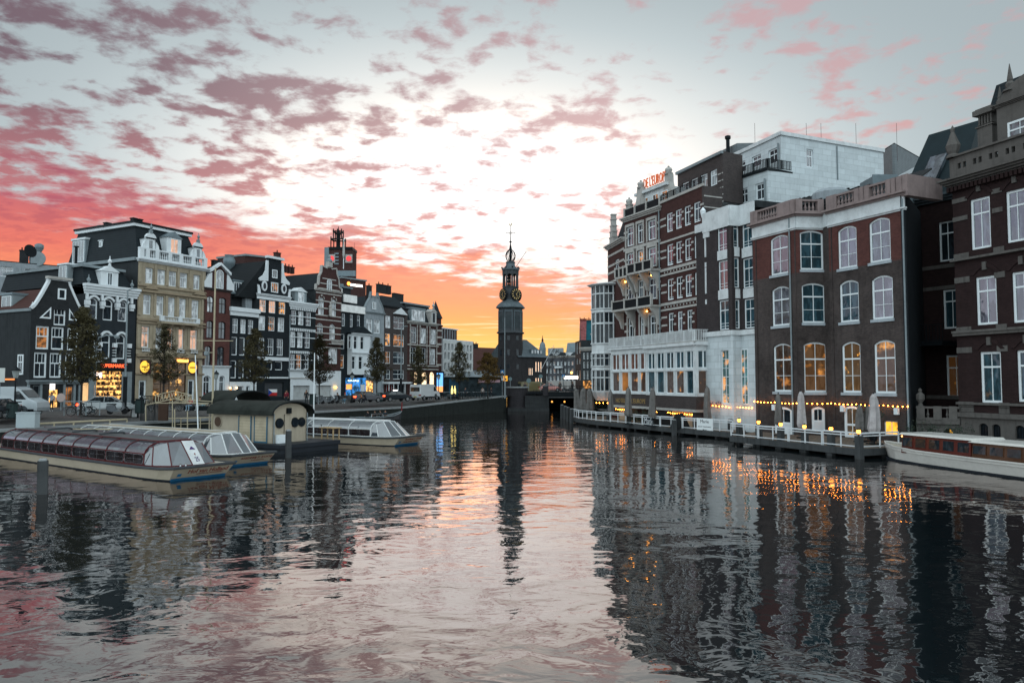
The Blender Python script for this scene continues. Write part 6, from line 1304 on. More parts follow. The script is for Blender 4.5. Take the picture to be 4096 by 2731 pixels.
for Fc, hh in ((u1, hu), (l1, hl), (u2, hs2)):
 for h in hh: window(Fc, PW_, *h, fw=.13, nx=2, bars=(.62,), g=random.choice([G_sky, G_dark, G_lila]))
for Fc in (u1, u2): strip(Fc, PW_, -.1, Fc.L + .1, zu, zu + .4, M_wd, .15, 'coping')
mb = MB().hexa([(*p, z_) for z_ in (zu + .05, zu + .3) for p in (u1.A + Vector((.2, -.1)), u1.B, u2.B, u2.B + Vector((-6, 10)))]); mb.build('roof', M_side, PW_)
l1.mb().box(-.2, l1.L + .15, zl1, zl1 + .25, -3.5, .2).build('terrace_slab', M_iron, PW_); rail_iron(l1, PW_, 0, l1.L, zl1 + .25, zl1 + 1.2, M_iron, .1, gap=.2, r=.03); rail_iron(l2, PW_, 0, 3.0, zl1 + .25, zl1 + 1.2, M_iron, .1, gap=.2, r=.03)
MB().tube([u2.W(u2.S('g', 748), zu - .2, .08), u2.W(u2.S('g', 748), zl1 - 6, .08)], .07).build('drainpipe', M_greyp, PW_)
for Fc, a in ((u1, u1.L - .3), (l1, l1.L - .3)): zt_ = (zu if Fc is u1 else zl1) - .8; MB().tube([Fc.W(a, zt_, .15), Fc.W(a, zt_ - 6, .15)], .1).build('drainpipe', M_greyp, PW_)
for i, (x, y, lb) in enumerate(((3020, 545, 'left of the white penthouse corner'), (3226, 533, 'first right of the white penthouse corner'), (3285, 540, 'second right of the white penthouse corner'), (3425, 555, 'over the right part of the white penthouse'), (3588, 562, 'above the ribbed plant room at right'))):
 p = atY(x, y + 25, 84); q = thing('lightning_rod', (p.x, p.y, zu), 'hair-thin roof rod ' + lb, 'rod', 'thin rods on the hotel roofs'); MB().tube([(0, 0, -1), (0, 0, 3.4)], .02, 4).build('rod', M_redd, q, local=True)
bx2 = Fac(atY(3520, 1400, 95).xy, atY(3600, 1400, 90).xy); bx3 = Fac(bx2.B[:], atY(3780, 1400, 101).xy); z2_ = bx2.hit(3598, 563)[1]
q = thing('ribbed_plant_room', bx2.W(0, zu - 6), 'grey ribbed metal plant room on the roof behind the pink balustrade', 'roof structure')
for Fc in (bx2, bx3): Fc.mb().box(0, Fc.L, 1, z2_, -.3, 0).build('cladding', MATS['ribbed_cladding'], q)
MB().hexa([(*p, z_) for z_ in (z2_, z2_ + .15) for p in (bx2.A, bx2.B, bx3.B, bx3.B + Vector((-8, 6)))]).build('roof', M_side, q)
ww_ = Fac(atY(3560, 1400, 74).xy, atY(3745, 1400, 66).xy); q = thing('white_roof_block', ww_.W(0, 15), 'low white rooftop wall with dark chimney just behind the pantile roof', 'roof structure')
zt_ = ww_.Z('i', 785, 500); ww_.mb().box(0, ww_.L, 1, zt_, -3, 0).build('wall', M_wd, q); ww_.mb().box(ww_.L, ww_.L + 1.6, 1, zt_ + .5, -2.6, -.2).build('chimney', M_brown, q)
ac = thing('roof_unit', F3.W(.5, rz + .4, -7), 'pale metal air-handling unit on the roof above the bay corner', 'vent')
MB().box(-2.2, 2.6, -1.2, 1.2, -1, 1.3).box(-2.3, -.2, -1.3, -1.2, .2, 1.4).build('casing', M_lead, ac, local=True); MB().lathe((-5.0, .5, -1), [(1.6, 0), (1.6, 1.2), (1.2, 1.5), (.2, 1.6)], 12).build('dome', M_grey, ac, local=True)
# ---------------------------------------------------------------- recess wing and big brick house at the right edge
M_drk = mat('sooty_red_brick', (.023, .014, .014), .85, kind='brick'); M_sst = mat('sooty_stone', (.105, .098, .092), .85, streak=.5)
Rr = Fac((33.9, 62.2), (35.6, 59.2)); X_ = Fac((32.0, 53.5), (34.4, 46.6))
Q = thing('ornate_brick_house', X_.W(0, ZD), 'ornate dark-red brick house with stone bands, pierced parapet and gable at the right edge', 'building')
zx = X_.Z('i', 995, 690); zrr = Rr.Z('i', 1140, 520)
hs = [(X_.S(k, x0_), X_.S(k, x1_), X_.Z(k, y1_, (x0_ + x1_) / 2), X_.Z(k, y0_, (x0_ + x1_) / 2)) for k, x0_, x1_, y0_, y1_ in (('i', 832, 1002, 1120, 1550), ('i', 1135, 1310, 1050, 1490), ('j', 643, 775, 240, 545), ('j', 872, 1010, 208, 530), ('j', 655, 787, 715, 1035), ('j', 885, 1020, 705, 1030))]
zbase = X_.Z('j', 1130, 700)
XL = X_.L; dh = hs[1][0] - hs[0][0]; ex = [(hs[i][0] + dh * n, hs[i][1] + dh * n, hs[i][2], hs[i][3]) for n in (2, 3, 4) for i in (0, 2, 4)]; XE = XL + dh * 3
ex = [h for h in ex if h[0] > XL + .2 and h[1] < XE - .2]; wall(X_, XL, XE, ZD - .6, zx, ex, M_drk, Q, depth=.3); [window(X_, Q, *h, fw=.16, nx=2, bars=(.70,), g=G_sky) for h in ex]
cornice(X_, Q, XL + .5, XE, zx - .4, zx + 1.7, M_sst, .9, steps=4); X_.mb().box(XE - .2, XE, ZD - .6, zx, -12, -.3).build('end_wall', M_drk, Q); X_.mb().hexa([(XL + .1, zx, -.9), (XE, zx, -.9), (XE, zx, -12), (XL + .1, zx, -12), (XL + .1, zx + 7, -3.5), (XE, zx + 7, -3.5), (XE, zx + 7, -6), (XL + .1, zx + 7, -6)]).build('roof', M_slate, Q)
ghs = [(X_.S('j', x0_), X_.S('j', x1_), X_.Z('j', 1250, 750), X_.Z('j', 1168, 750), .25) for x0_, x1_ in ((645, 700), (724, 778), (870, 930), (960, 1015))]
wall(X_, 0, X_.L, zbase, zx, hs, M_drk, Q, depth=.3); [window(X_, Q, *h, fw=.16, nx=2, bars=(.70,), g=g_) for h, g_ in zip(hs, [G_sky, G_sky, G_lila, G_sky, G_night, G_night])]
wall(X_, 0, X_.L, ZD - .6, zbase, ghs, M_sst, Q, 'stone_base', out=.12); [window(X_, Q, *h[:4], arch=h[4], fw=.06, nx=3, bars=(), material=M_iron, out=.1) for h in ghs]
for h in hs: a0, a1 = h[0] - .35, h[1] + .35; P = arcpts(a0, a1, h[3] + .18, .75); PP = arcpts(a0 + .28, a1 - .28, h[3] + .15, .5); mb = X_.mb(); [mb.hexa([(*PP[k], 0), (*PP[k + 1], 0), (*P[k + 1], 0), (*P[k], 0), (*PP[k], .08), (*PP[k + 1], .08), (*P[k + 1], .08), (*P[k], .08)]) for k in range(len(P) - 1)]; mb.build('relieving_arch', M_drk, Q); strip(X_, Q, (a0 + a1) / 2 - .14, (a0 + a1) / 2 + .14, h[3] + .45, h[3] + 1.0, M_sst, .14, 'keystone')
for k, y0_, y1_, xr, o_ in (('j', 1100, 1130, 700, .35), ('j', 590, 608, 700, .3), ('j', 575, 590, 700, .4), ('j', 108, 122, 700, .35), ('j', 1035, 1050, 700, .2)): strip(X_, Q, -.1, X_.L, X_.Z(k, y1_, xr), X_.Z(k, y0_, xr), M_sst, o_, 'string_course')
for y in (245, 568, 700, 1050, 1080, 90):
 for a0, a1 in ((0, hs[0][0] - .18), (hs[0][1] + .18, hs[1][0] - .2), (hs[1][1] + .2, X_.L)): strip(X_, Q, a0, a1, X_.Z('j', y, 700) - .2, X_.Z('j', y, 700) + .2, M_sst, .06)
for y in (1140, 1295):
 for a0, a1 in ((0, hs[0][0] - .18), (hs[0][1] + .18, hs[1][0] - .2)): strip(X_, Q, a0, a1, X_.Z('i', y, 760) - .16, X_.Z('i', y, 760) + .16, M_sst, .06)
cornice(X_, Q, -.1, X_.L, zx - .4, zx + .15, M_sst, .9, steps=4); mb = X_.mb()
for q in range(24): a = q * X_.L / 23; mb.box(a - .1, a + .1, zx - .75, zx - .4, 0, .45)
mb.build('dentils', M_drk, Q)
zp0, zp1 = zx + .15, zx + 1.7; par = wall(X_, .1, X_.L, zp0, zp1, [(q * 1.2 + .75 + d_, q * 1.2 + 1.0 + d_, zp0 + .65, zp0 + 1.05) for q in range(6) for d_ in (0, .42)], M_sst, Q, 'pierced_parapet', out=.3, depth=.2); strip(X_, Q, 0, X_.L, zp1, zp1 + .14, M_sst, .5, 'parapet_coping')
MB().lathe(X_.W(.35, zp1, .2), [(.5, 0), (.5, .15), (.3, .3), (.4, .5), (.5, .9), (.3, 1.4), (.12, 1.9), (.16, 2.1), (.02, 2.4)], 8).build('corner_finial', M_sst, Q)
X_.mb().hexa([(.6, zp0, -.9), (X_.L, zp0, -.9), (X_.L, zp0, -7), (.6, zp0, -7), (1.2, zp1 + 5.5, -3.2), (X_.L, zp1 + 5.5, -3.2), (X_.L, zp1 + 5.5, -5), (1.2, zp1 + 5.5, -5)]).build('roof', M_slate, Q)
d = X_.mb().prism([(1.5, zp1 - .3), (2.9, zp1 - .3), (2.2, zp1 + 1.3)], -.6, -2.2).build('roof_light', M_wd, Q)
ca = X_.S('i', 935, None); cz = lambda y: X_.Z('i', y, 950); mb = X_.mb().box(ca - .55, ca + .55, zp0, cz(500), -1.4, -.5); mb.box(ca - .65, ca + .65, cz(500), cz(490), -1.5, -.4); mb.box(ca - .55, ca + .55, cz(480), cz(478), -1.4, -.5)
for q in range(5): mb.box(ca - .5 + q * .22, ca - .38 + q * .22, cz(490), cz(395), -1.35, -.55)
mb.box(ca - .42, ca + .42, cz(490), cz(395), -1.2, -.7); mb.box(ca - .75, ca + .75, cz(395), cz(350), -1.6, -.3).box(ca - .6, ca + .6, cz(350), cz(340), -1.5, -.4); mb.build('chimney_stack', M_sst, Q)
ga = X_.S('i', 1060); gw = X_.mb().box(ga, X_.L, zp0, cz(380), -.9, -.3).build('gable', M_sst, Q); window(X_, gw, X_.S('i', 1155), X_.S('i', 1155) + 1.7, X_.Z('i', 690, 1190), X_.Z('i', 470, 1190), fw=.14, nx=2, bars=(.66,), out=-.15, depth=.15, g=G_sky)
gt = X_.mb().prism([(ga - .1, cz(380)), (X_.L, cz(380)), (X_.L, cz(120)), (ga + 1.2, cz(235)), (ga + .5, cz(300))], -.9, -.25).build('gable_top', M_sst, gw); cornice(X_, gw, ga - .1, X_.L, cz(400), cz(375), M_sst, .3, base=-.3)
for x, y, s_ in ((1075, 330, 1.3), (1165, 180, 1.6)): a = X_.S('i', x); MB().lathe(X_.W(a, X_.Z('i', y, x) - .2, -.5), [(.3 * s_, 0), (.3 * s_, .1), (.15 * s_, .2), (.2 * s_, .5), (.1 * s_, .7), (.12 * s_, .8), (.02, 1.2 * s_)], 8).build('gable_finial', M_sst, gt)
E4 = Fac(Rr.B[:], X_.A[:]);
MB().hexa([(*p, z_) for z_ in (ZD - .6, zx) for p in (X_.A, X_.A + Vector((.3, -.05)), Rr.B + Vector((.3, -.05)), Rr.B)]).build('side_wall', M_drk, Q)
R_t = thing('recessed_brick_wing', Rr.W(0, ZD), 'dim recessed brick wing with iron balcony and stone terrace between the two big houses', 'building')
rh = [(Rr.S('i', 562), Rr.S('i', 700), Rr.Z('i', 1560 + 100, 600), Rr.Z('i', 1325, 600)), (Rr.S('j', 435), Rr.S('j', 545), Rr.Z('j', 570, 480), Rr.Z('j', 325, 480)), (Rr.S('j', 442), Rr.S('j', 560), Rr.Z('j', 1000, 480), Rr.Z('j', 738, 480))]
Rr2 = Fac(Rr.W(-1.2, 0)[:2], Rr.W(Rr.L + .5, 0)[:2]); rh = [(a + 1.2, min(b + 1.2, Rr2.L - .1), c, d) for a, b, c, d in rh]
wall(Rr2, 0, Rr2.L, ZD, zrr, rh, M_drk, R_t); [window(Rr2, R_t, *h, fw=.14, nx=2, bars=(.70,), g=g_) for h, g_ in zip(rh, [G_dark, G_night, G_rest])]
for y in (185, 318, 1000): strip(Rr2, R_t, 0, Rr2.L, Rr.Z('j', y, 400) - .15, Rr.Z('j', y, 400) + .15, M_sst, .06)
cornice(Rr2, R_t, -.5, Rr2.L, zrr - .3, zrr + .3, M_twlead, .6); Rr2.mb().hexa([(0, zrr + .3, .2), (Rr2.L, zrr + .3, .2), (Rr2.L, zrr + .3, -5), (0, zrr + .3, -5), (.9, zrr + 6.5, -3), (Rr2.L, zrr + 6.5, -3), (Rr2.L, zrr + 6.5, -4), (.9, zrr + 6.5, -4)]).build('roof', mat('verdigris_lead', (.014, .024, .028), .5), R_t)
Rr2.mb().hexa([(1.5, zrr + .8, .36), (2.9, zrr + .8, .36), (2.9, zrr + .8, .05), (1.5, zrr + .8, .05), (2.0, zrr + 4.0, -1.3), (3.4, zrr + 4.0, -1.3), (3.4, zrr + 4.0, -1.7), (2.0, zrr + 4.0, -1.7)]).build('skylight', G_sky, R_t)
bz_ = Rr.Z('j', 660, 400); Rr2.mb().box(-.8, Rr2.L, bz_ - .35, bz_, 0, 3.2).build('iron_walkway', M_iron, R_t); rail_iron(Rr2, R_t, -.8, Rr2.L, bz_, bz_ + 1.3, M_iron, 3.1, gap=.25)
MB().tube([Rr2.W(.15, ZD, .12), Rr2.W(.15, zrr - .3, .12)], .07).build('drainpipe', M_greyp, R_t); MB().tube([Rr2.W(-.3, Rr.Z('j', 1000, 400), 1.5), Rr2.W(.9, Rr.Z('j', 870, 400), .3)], .05).build('stay', M_greyp, R_t)
tzt = Rr.Z('j', 1115, 400); Tb = Fac(E1.W(1.0, 0, .2)[:2], X_.W(.1, 0, .1)[:2]); tr = Tb.mb().box(0, Tb.L, tzt - .3, tzt, -3, .2).build('terrace', M_sst, R_t); balustrade(Tb, tr, 0, Tb.L, tzt, tzt + .95, M_sst, .05, .3, posts=[.3, Tb.L - .4, Tb.L / 2], r=.09)
wall(Tb, 0, Tb.L, ZD - .6, tzt - .3, [(.6, Tb.L / 2 - .2, ZD - .6, tzt - .6, .7), (Tb.L / 2 + .3, Tb.L - .4, ZD - .6, tzt - .6, .6)], M_sst, tr, 'terrace_arches', depth=1.2); MB().lathe(Tb.W(.3, tzt + .98, .05), [(.2, 0), (.12, .2), (.3, .5), (.3, .8), (.1, 1.0), (.15, 1.15), (.02, 1.3)], 8).build('stone_urn', M_sst, tr)
Tb.mb().box(Tb.L * .78, Tb.L * .95, ZD + .6, ZD + 1.3, -1.4, -1.3).build('lit_opening', glass('pane_yellow2', (.2, .1, .03), (1, .5, .06), 1.2, thresh=(.3, .5)), tr)
# ================================================================ terrace decks on the right
M_wood = mat('weathered_timber', (.050, .054, .056), .85, streak=.6); M_deck = mat('deck_boards', (.13, .11, .09), .8, kind='pave'); M_railw = mat('rail_white', (.55, .58, .60), .5, var=.1)
M_cloth = mat('grey_canvas', (.13, .125, .12), .9, var=.3, vs=3, streak=.3); M_clothp = mat('pale_canvas', (.36, .34, .34), .9, var=.25, vs=3, streak=.3)
G_bulb = glow('bulb_amber', (1.0, .30, .03), 42)
D1 = [(7.2, 92.5), (7.8, 88.0), (9.3, 83.0), (14.3, 72.3), (18.9, 64.0)]; B1 = [(12, 95), (13, 88), (15.5, 80), (18.0, 72.8), (20.8, 66.6)]
D2 = [(17.5, 60.0), (22.5, 48.4), (25.8, 49.9)]; B2_ = [(21.9, 66.3), (28.6, 54.0), (28.9, 53.0)]
def deck(D_, Bk, label):
 o = thing('terrace_deck', (D_[0][0], D_[0][1], ZD), label, 'deck'); mb = MB(); m2 = MB(); m3 = MB()
 for i in range(len(D_) - 1):
  a, b, c_, d_ = D_[i], D_[i + 1], Bk[i + 1], Bk[i]; mb.hexa([(*p, z_) for z_ in (ZD - .12, ZD) for p in (a, b, c_, d_)])
  v = (Vector(b) - Vector(a)).normalized(); n = Vector((v.y, -v.x)); n = n if n.dot(-Vector(a)) > 0 else -n
  m2.hexa([(*(Vector(p) + n * k), z_) for z_ in (ZD - .42, ZD + .03) for p, k in ((a, 0), (b, 0), (b, .1), (a, .1))])
  k = 0.0; L = (Vector(b) - Vector(a)).length
  while k < L: p = Vector(a) + v * k - n * .3; m3.tube([(p.x, p.y, -1), (p.x, p.y, ZD - .12)], .13, 6); k += 2.4
 mb.build('boards', M_deck, o); m2.build('edge_beam', M_wood, o); [o_.__setitem__('kind', 'stuff') for o_ in [m3.build('piles', M_wood, o)]]; return o
deck(D1, B1, 'far timber terrace deck along the glass conservatory'); deck(D2, B2_, 'nearer timber terrace deck with lamps in front of the canal mansion')
def railing(D_, label, step=1.25, gaps=(), skip=None):
 o = thing('deck_railing', (D_[0][0], D_[0][1], ZD), label, 'railing')
 for i in range(len(D_) - 1):
  Fr = Fac(D_[i], D_[i + 1]) ; L = Fr.L; n = max(1, round(L / (step * 2.3)))
  for q in range(n):                                             # each panel hangs slightly out of true
   a0, a1 = L * q / n + .06, L * (q + 1) / n - .06; e0, e1 = [random.uniform(-.035, .035) for _ in (0, 1)]; mb = Fr.mb()
   for zc_, h_ in ((1.02, .05), (.84, .03), (.16, .03)): mb.hexa([(a, ZD + zc_ + e + s * h_, o_) for s in (-1, 1) for a, e, o_ in ((a0, e0, -.06), (a1, e1, -.06), (a1, e1, .02), (a0, e0, .02))])
   for a, e in ((a0, e0), ((a0 + a1) / 2, (e0 + e1) / 2), (a1, e1)): mb.box(a - .035, a + .035, ZD + .05, ZD + 1.02 + e, -.055, .015)
   mb.build('rail_panel', M_railw, o)
 return o
railing(D1, 'white panelled railing along the far terrace deck'); railing(D2, 'white railing of the nearer deck, carrying small lamps')
def mooring(px, py, z0, zt, label, r=.2, cap=True, group='timber mooring posts by the terrace', Y=None, lampz=False):
 p = atZ(px, py, z0) if Y is None else atY(px, py, Y); o = thing('mooring_post', (p.x, p.y, 0), label, 'post', group)
 MB().box(-r, r, -r, r, -1.2, zt).build('post', M_wood, o, local=True)
 if cap: MB().lathe((0, 0, zt), [(r * 1.1, 0), (r * 1.1, .05), (r * .9, .10)], 4, math.pi / 4).build('cap', M_cope, o, local=True)
 if lampz:
  l = MB().lathe((0, 0, zt), [(.06, 0), (.06, .12), (.1, .14)], 8).build('lamp_base', M_iron, o, local=True)
  MB().lathe((0, 0, zt + .14), [(.07, 0), (.13, .10), (.13, .20), (.07, .26)], 8).build('lamp_glass', glow('lamp_amber', (1.0, .34, .05), 6), l, local=True); MB().lathe((0, 0, zt + .39), [(.15, 0), (.03, .09)], 8).build('lamp_cap', M_iron, l, local=True)
 o.rotation_euler = (random.uniform(-.02, .02), random.uniform(-.02, .02), -1.1); return o
for i, (x, yb, yt, nm) in enumerate(((2248, 1672, 1620, 'furthest left of the four by the deck tip'), (2261, 1678, 1626, 'second from left of the four by the deck tip'), (2273, 1685, 1630, 'third from left of the four by the deck tip'), (2286, 1692, 1636, 'fourth and nearest of those at the deck tip'))):
 p = atZ(x, yb, 0.0); mooring(x, yb, 0, atY(x, yt, p.y).z, 'pale-capped mooring pile, ' + nm, r=.17)
for x, yb, yt, nm in ((2434, 1702, 1652, 'under the leftmost umbrella'), (2517, 1718, 1655, 'left of the white lettering panel'), (2697, 1742, 1680, 'beside the railing gap'), (2728, 1738, 1670, 'left of the white takeaway board'), (2922, 1752, 1678, 'where the far deck ends')):
 p = atZ(x, yb, 0.0); mooring(x, yb, 0, atY(x, yt, p.y).z, 'square grey timber post on the far deck, ' + nm, r=.17)
for i, (x, yt) in enumerate(((2958, 1694), (3037, 1702), (3122, 1711), (3219, 1721), (3323, 1730), (3436, 1742))):
 f_ = [0, .19, .38, .58, .78, .985][i]; a = Vector(D2[0]).lerp(Vector(D2[1]), f_); u = (x - 2048) / F; Y = a.y; n_ = ('first', 'second', 'third', 'fourth', 'fifth', 'sixth')[i]
 mooring(x, 1700, 0, atY(x, yt, Y).z, '%s lamp-topped timber post from the left on the nearer deck' % n_, r=.19, cap=False, Y=Y - .12, lampz=True, group='lamp posts on the nearer deck')
bd = Fac(D1[3], D1[4]); q0, q1 = bd.S('f', 902, out=.1), bd.S('f', 1044, out=.1); zt_, zb_ = bd.Z('f', 1170, 975, .1), bd.Z('f', 1302, 975, .1)
o = thing('takeaway_board', bd.W((q0 + q1) / 2, zb_, .1), 'white takeaway board with black lettering and left arrow on the far railing', 'sign'); bd.mb().box(q0, q1, zb_, zt_, .04, .09).build('board', mat('board_white', (.62, .66, .67), .5, var=.03), o); M_ink = mat('ink', (.015, .015, .018), .5)
w_ = q1 - q0; h_ = zt_ - zb_; text(bd, o, 'Marie', q0 + w_ * .24, q1 - w_ * .24, zb_ + h_ * .68, zb_ + h_ * .90, M_ink, .09, .01); text(bd, o, 'BOOT TAKEAWAY', q0 + w_ * .10, q1 - w_ * .10, zb_ + h_ * .39, zb_ + h_ * .47, M_ink, .09, .01)
bd.mb().box(q0 + w_ * .42, q0 + w_ * .64, zb_ + h_ * .21, zb_ + h_ * .235, .09, .1).prism([(q0 + w_ * .36, zb_ + h_ * .222), (q0 + w_ * .44, zb_ + h_ * .18), (q0 + w_ * .44, zb_ + h_ * .265)], .09, .1).build('arrow', M_ink, o)
bd = Fac(D1[2], D1[3]); q0, q1 = bd.S('f', 425, out=.1), bd.S('f', 512, out=.1); zt_, zb_ = bd.Z('f', 1155, 470, .1), bd.Z('f', 1245, 470, .1); o = thing('lettered_panel', bd.W(q0, zb_, .1), 'dark glass railing panel with white lettering left of the white board', 'sign')
bd.mb().box(q0, q1, zb_, zt_, -.03, .0).build('panel', G_dark, o); text(bd, o, 'Marie', q0 + .12, q1 - .1, zb_ + .3, zt_ - .12, M_railw, .01, .01)
# closed parasols in their covers
def parasol(k, x, y, Y, h, m, label, lean=0.0, w=1.0):
 p = atY(cx(k, x), cy(k, y), Y); o = thing('closed_parasol', (p.x, p.y, ZD), label, 'parasol', 'folded parasols on the terrace', rz=random.random() * 6); rs = random.Random(int(x)); mb = MB(); n = 18; rings = []
 prof = [(.30, .9), (.36, 1.1), (.34, 1.6), (.31, 2.1), (.28, h - .8), (.26, h - .45), (.20, h - .2), (.07, h)]
 for i, (r, z) in enumerate(prof):
  rings.append(mb.pts([(math.cos(2 * math.pi * q / n) * r * w * (1 + (.20 if q % 3 == 0 else -.10) * (1 - i / 9)) + math.sin(z * 2.1) * .04, math.sin(2 * math.pi * q / n) * r * w * (1 + (.2 if q % 3 == 0 else -.1) * (1 - i / 9)), z + (rs.uniform(-.12, .06) if i == 0 else 0)) for q in range(n)]))
 for A, B in zip(rings, rings[1:]):
  for q in range(n): mb.f.append([A[q], A[(q + 1) % n], B[(q + 1) % n], B[q]])
 mb.f.append(rings[-1]); mb.build('canvas', m, o, local=True); MB().tube([(0, 0, 0), (0, 0, h + .12)], .04).box(-.4, .4, -.4, .4, 0, .08).build('pole', M_iron, o, local=True); o.rotation_euler.x = lean; return o
for a in (('f', 140, 920, 82, 3.35, M_cloth, 'dark cover over the leftmost parasol beside the oriel foot', 0, .9), ('f', 293, 912, 76.5, 3.75, M_cloth, 'dark-grey covered parasol in front of the conservatory\'s left half', .02, 1.0),
   ('f', 508, 905, 73, 3.7, M_cloth, 'dark-grey covered parasol at the middle of the conservatory', -.03, .95), ('f', 1003, 918, 69.5, 3.9, M_cloth, 'dark covered parasol where conservatory meets white stone front', 0, .95),
   ('h', 640, 842, 58, 3.6, M_clothp, 'pale folded parasol left of the small white arched door', .01, .95), ('h', 400, 885, 60.5, 3.4, M_cloth, 'grey-brown covered parasol by the white double doors', 0, .8),
   ('h', 1393, 852, 52.3, 3.5, M_clothp, 'pale folded parasol at the deck end near the saloon boat', -.01, 1.05), ('h', 1250, 985, 54.5, 2.7, M_cloth, 'short dark covered parasol before the yellow-lit door', 0, .8), ('h', 1330, 985, 54.6, 2.6, M_cloth, 'short dark covered parasol next to the pale one', 0, .7),
   ('m', 1955, 590, 91, 3.5, M_cloth, 'first of three dark covers at the deck tip', .1, 1.2), ('m', 2010, 580, 90.5, 3.6, M_cloth, 'middle of three dark covers at the deck tip', .0, 1.3), ('m', 2095, 595, 89.5, 3.5, M_cloth, 'right of three dark covers at the deck tip', -.05, 1.2)): parasol(*a)
# strings of bulbs
def bulbs(Fc, o, a0, a1, z0, z1, out, step=.36, sag=.05):
 n = int((a1 - a0) / step); w = [Fc.W(a0 + (a1 - a0) * q / (n * 1.0), z0 + (z1 - z0) * q / n - sag * abs(math.sin(q * math.pi / 6)), out) for q in range(n + 1)]
 MB().tube(w, .012, 4).build('cable', M_iron, o)
 for p in w: MB().ball((p[0], p[1], p[2] - .06), .042, 6, 4).build('bulb', G_bulb, o)
o = thing('string_lights', F3.W(0, 3.3, .3), 'string of warm bulbs across the brick front of the canal mansion', 'string lights')
for Fc in (F1, F2, F3): bulbs(Fc, o, .1, Fc.L - .05, 3.30, 3.27, .25, .40)
o = thing('string_lights', c2.W(0, 2.5, .3), 'short string of bulbs under the conservatory\'s right half', 'string lights'); zl2 = zl_ - 1.66; bulbs(c2, o, 1.2, 8.2, zl2, zl2, -.22, .42)
o = thing('string_lights', c1.W(0, 2.5, .3), 'short string of bulbs under the conservatory\'s left half', 'string lights'); bulbs(c1, o, .6, 3.2, zl2, zl2, -.22, .42)
o = thing('string_lights', b1.W(0, 2.5, .3), 'string of bulbs among red ivy on the white stone ground floor', 'string lights'); bulbs(b1, o, 0, b1.L, 2.9, 2.75, .35, .45); bulbs(b3, o, 0, b3.L, 2.75, 2.75, .6, .4)
o = thing('string_lights', (ox, oy, 2.2), 'small ring of bulbs beneath the corner oriel', 'string lights')
for q in range(6): a = -2.6 + q * .3; MB().ball((ox + math.cos(a) * 1.7, oy + math.sin(a) * 1.7, ozf('f', 1030)), .05, 6, 4).build('bulb', G_bulb, o)
ww = thing('wall_lantern', (ox + .9, oy - 2.2, 4.4), 'round glowing wall lantern beside the oriel foot', 'lamp'); MB().ball((0, 0, 0), .15, 8, 6).build('globe', glow('lamp_orange2', (1, .5, .1), 14), ww, local=True); MB().box(-.03, .03, 0, .6, .1, .16).build('bracket', M_iron, ww, local=True)
# foliage helper: a cloud of small leaf faces
def leaves(mb, c, r, n, s, rs, flat=1.0):
 for _ in range(n):
  while True:
   p = Vector((rs.uniform(-1, 1), rs.uniform(-1, 1), rs.uniform(-1, 1)))
   if p.length < 1: break
  p = p * (p.length ** -.35 if p.length > .05 else 1); p = Vector((c[0] + p.x * r, c[1] + p.y * r, c[2] + p.z * r * flat)); u = Vector((rs.gauss(0, 1), rs.gauss(0, 1), rs.gauss(0, 1))).normalized(); v = u.orthogonal().normalized() * s * rs.uniform(.5, 1); u = u * s * rs.uniform(.6, 1.2)
  mb.face(p - u, p - v * .7, p + u, p + v * .7)
M_leafd = mat('dark_leaves', (.030, .042, .030), .7, var=.5, vs=2); M_leafr = mat('red_ivy_leaves', (.18, .02, .015), .7, var=.5, vs=3); M_bark = mat('bark', (.035, .032, .030), .9)
o = thing('potted_olive', F3.W(F3.L - 2.0, ZD, 1.5), 'dark bushy potted tree by the deck end left of the saloon boat', 'plant'); rs = random.Random(3); mb = MB()
for _ in range(9): leaves(mb, (rs.uniform(-.5, .5), rs.uniform(-.5, .5), rs.uniform(1.6, 2.6)), .45, 60, .07, rs)
mb.build('foliage', M_leafd, o, local=True); MB().tube([(0, 0, .4), (.05, 0, 1.8)], .06).build('stem', M_bark, o, local=True); MB().lathe((0, 0, 0), [(.25, 0), (.34, .5), (.36, .55)], 10).build('pot', M_iron, o, local=True)
o = thing('red_ivy', b1.W(.6, ZD, .3), 'red creeper hanging over the white stone ground floor', 'plant'); mb = MB()
for q in range(16): a = rs.uniform(-1.5, 3.0); z_ = 2.7 + rs.uniform(-.25, .35) - (1.4 * rs.random() if a < .6 and a > -.6 else 0); w3 = b1.W(a, z_, .25); leaves(mb, w3, .28, 50, .05, rs)
mb.build('leaves', M_leafr, o)
for i, (px, pY, r_, lb) in enumerate(((3690, 51.5, 1.0, 'dark waterside bush between deck and terrace arches'), (3800, 50.5, .9, 'dark waterside bush behind the saloon boat roof'), (2540, 78, .8, 'dark leafy shrub under the conservatory left half'), (2585, 77, .9, 'dark leafy shrub between two covered parasols'), (2400, 95, 1.3, 'dark shrub by the bridge left of the oriel foot'), (2355, 100, 1.3, 'dark shrub behind the three covers at the deck tip'))):
 p = atY(px, 1500, pY); o = thing('bush', (p.x, p.y, ZD - .1), lb, 'bush'); mb = MB(); rs = random.Random(i)
 for _ in range(12): leaves(mb, (rs.uniform(-r_, r_) * 1.2, rs.uniform(-.6, .6), rs.uniform(.2, r_ * 1.6)), r_ * .5, 55, .07, rs)
 mb.build('foliage', M_leafd, o, local=True); MB().tube([(0, 0, 0), (0, 0, .8)], .05).build('stem', M_bark, o, local=True)
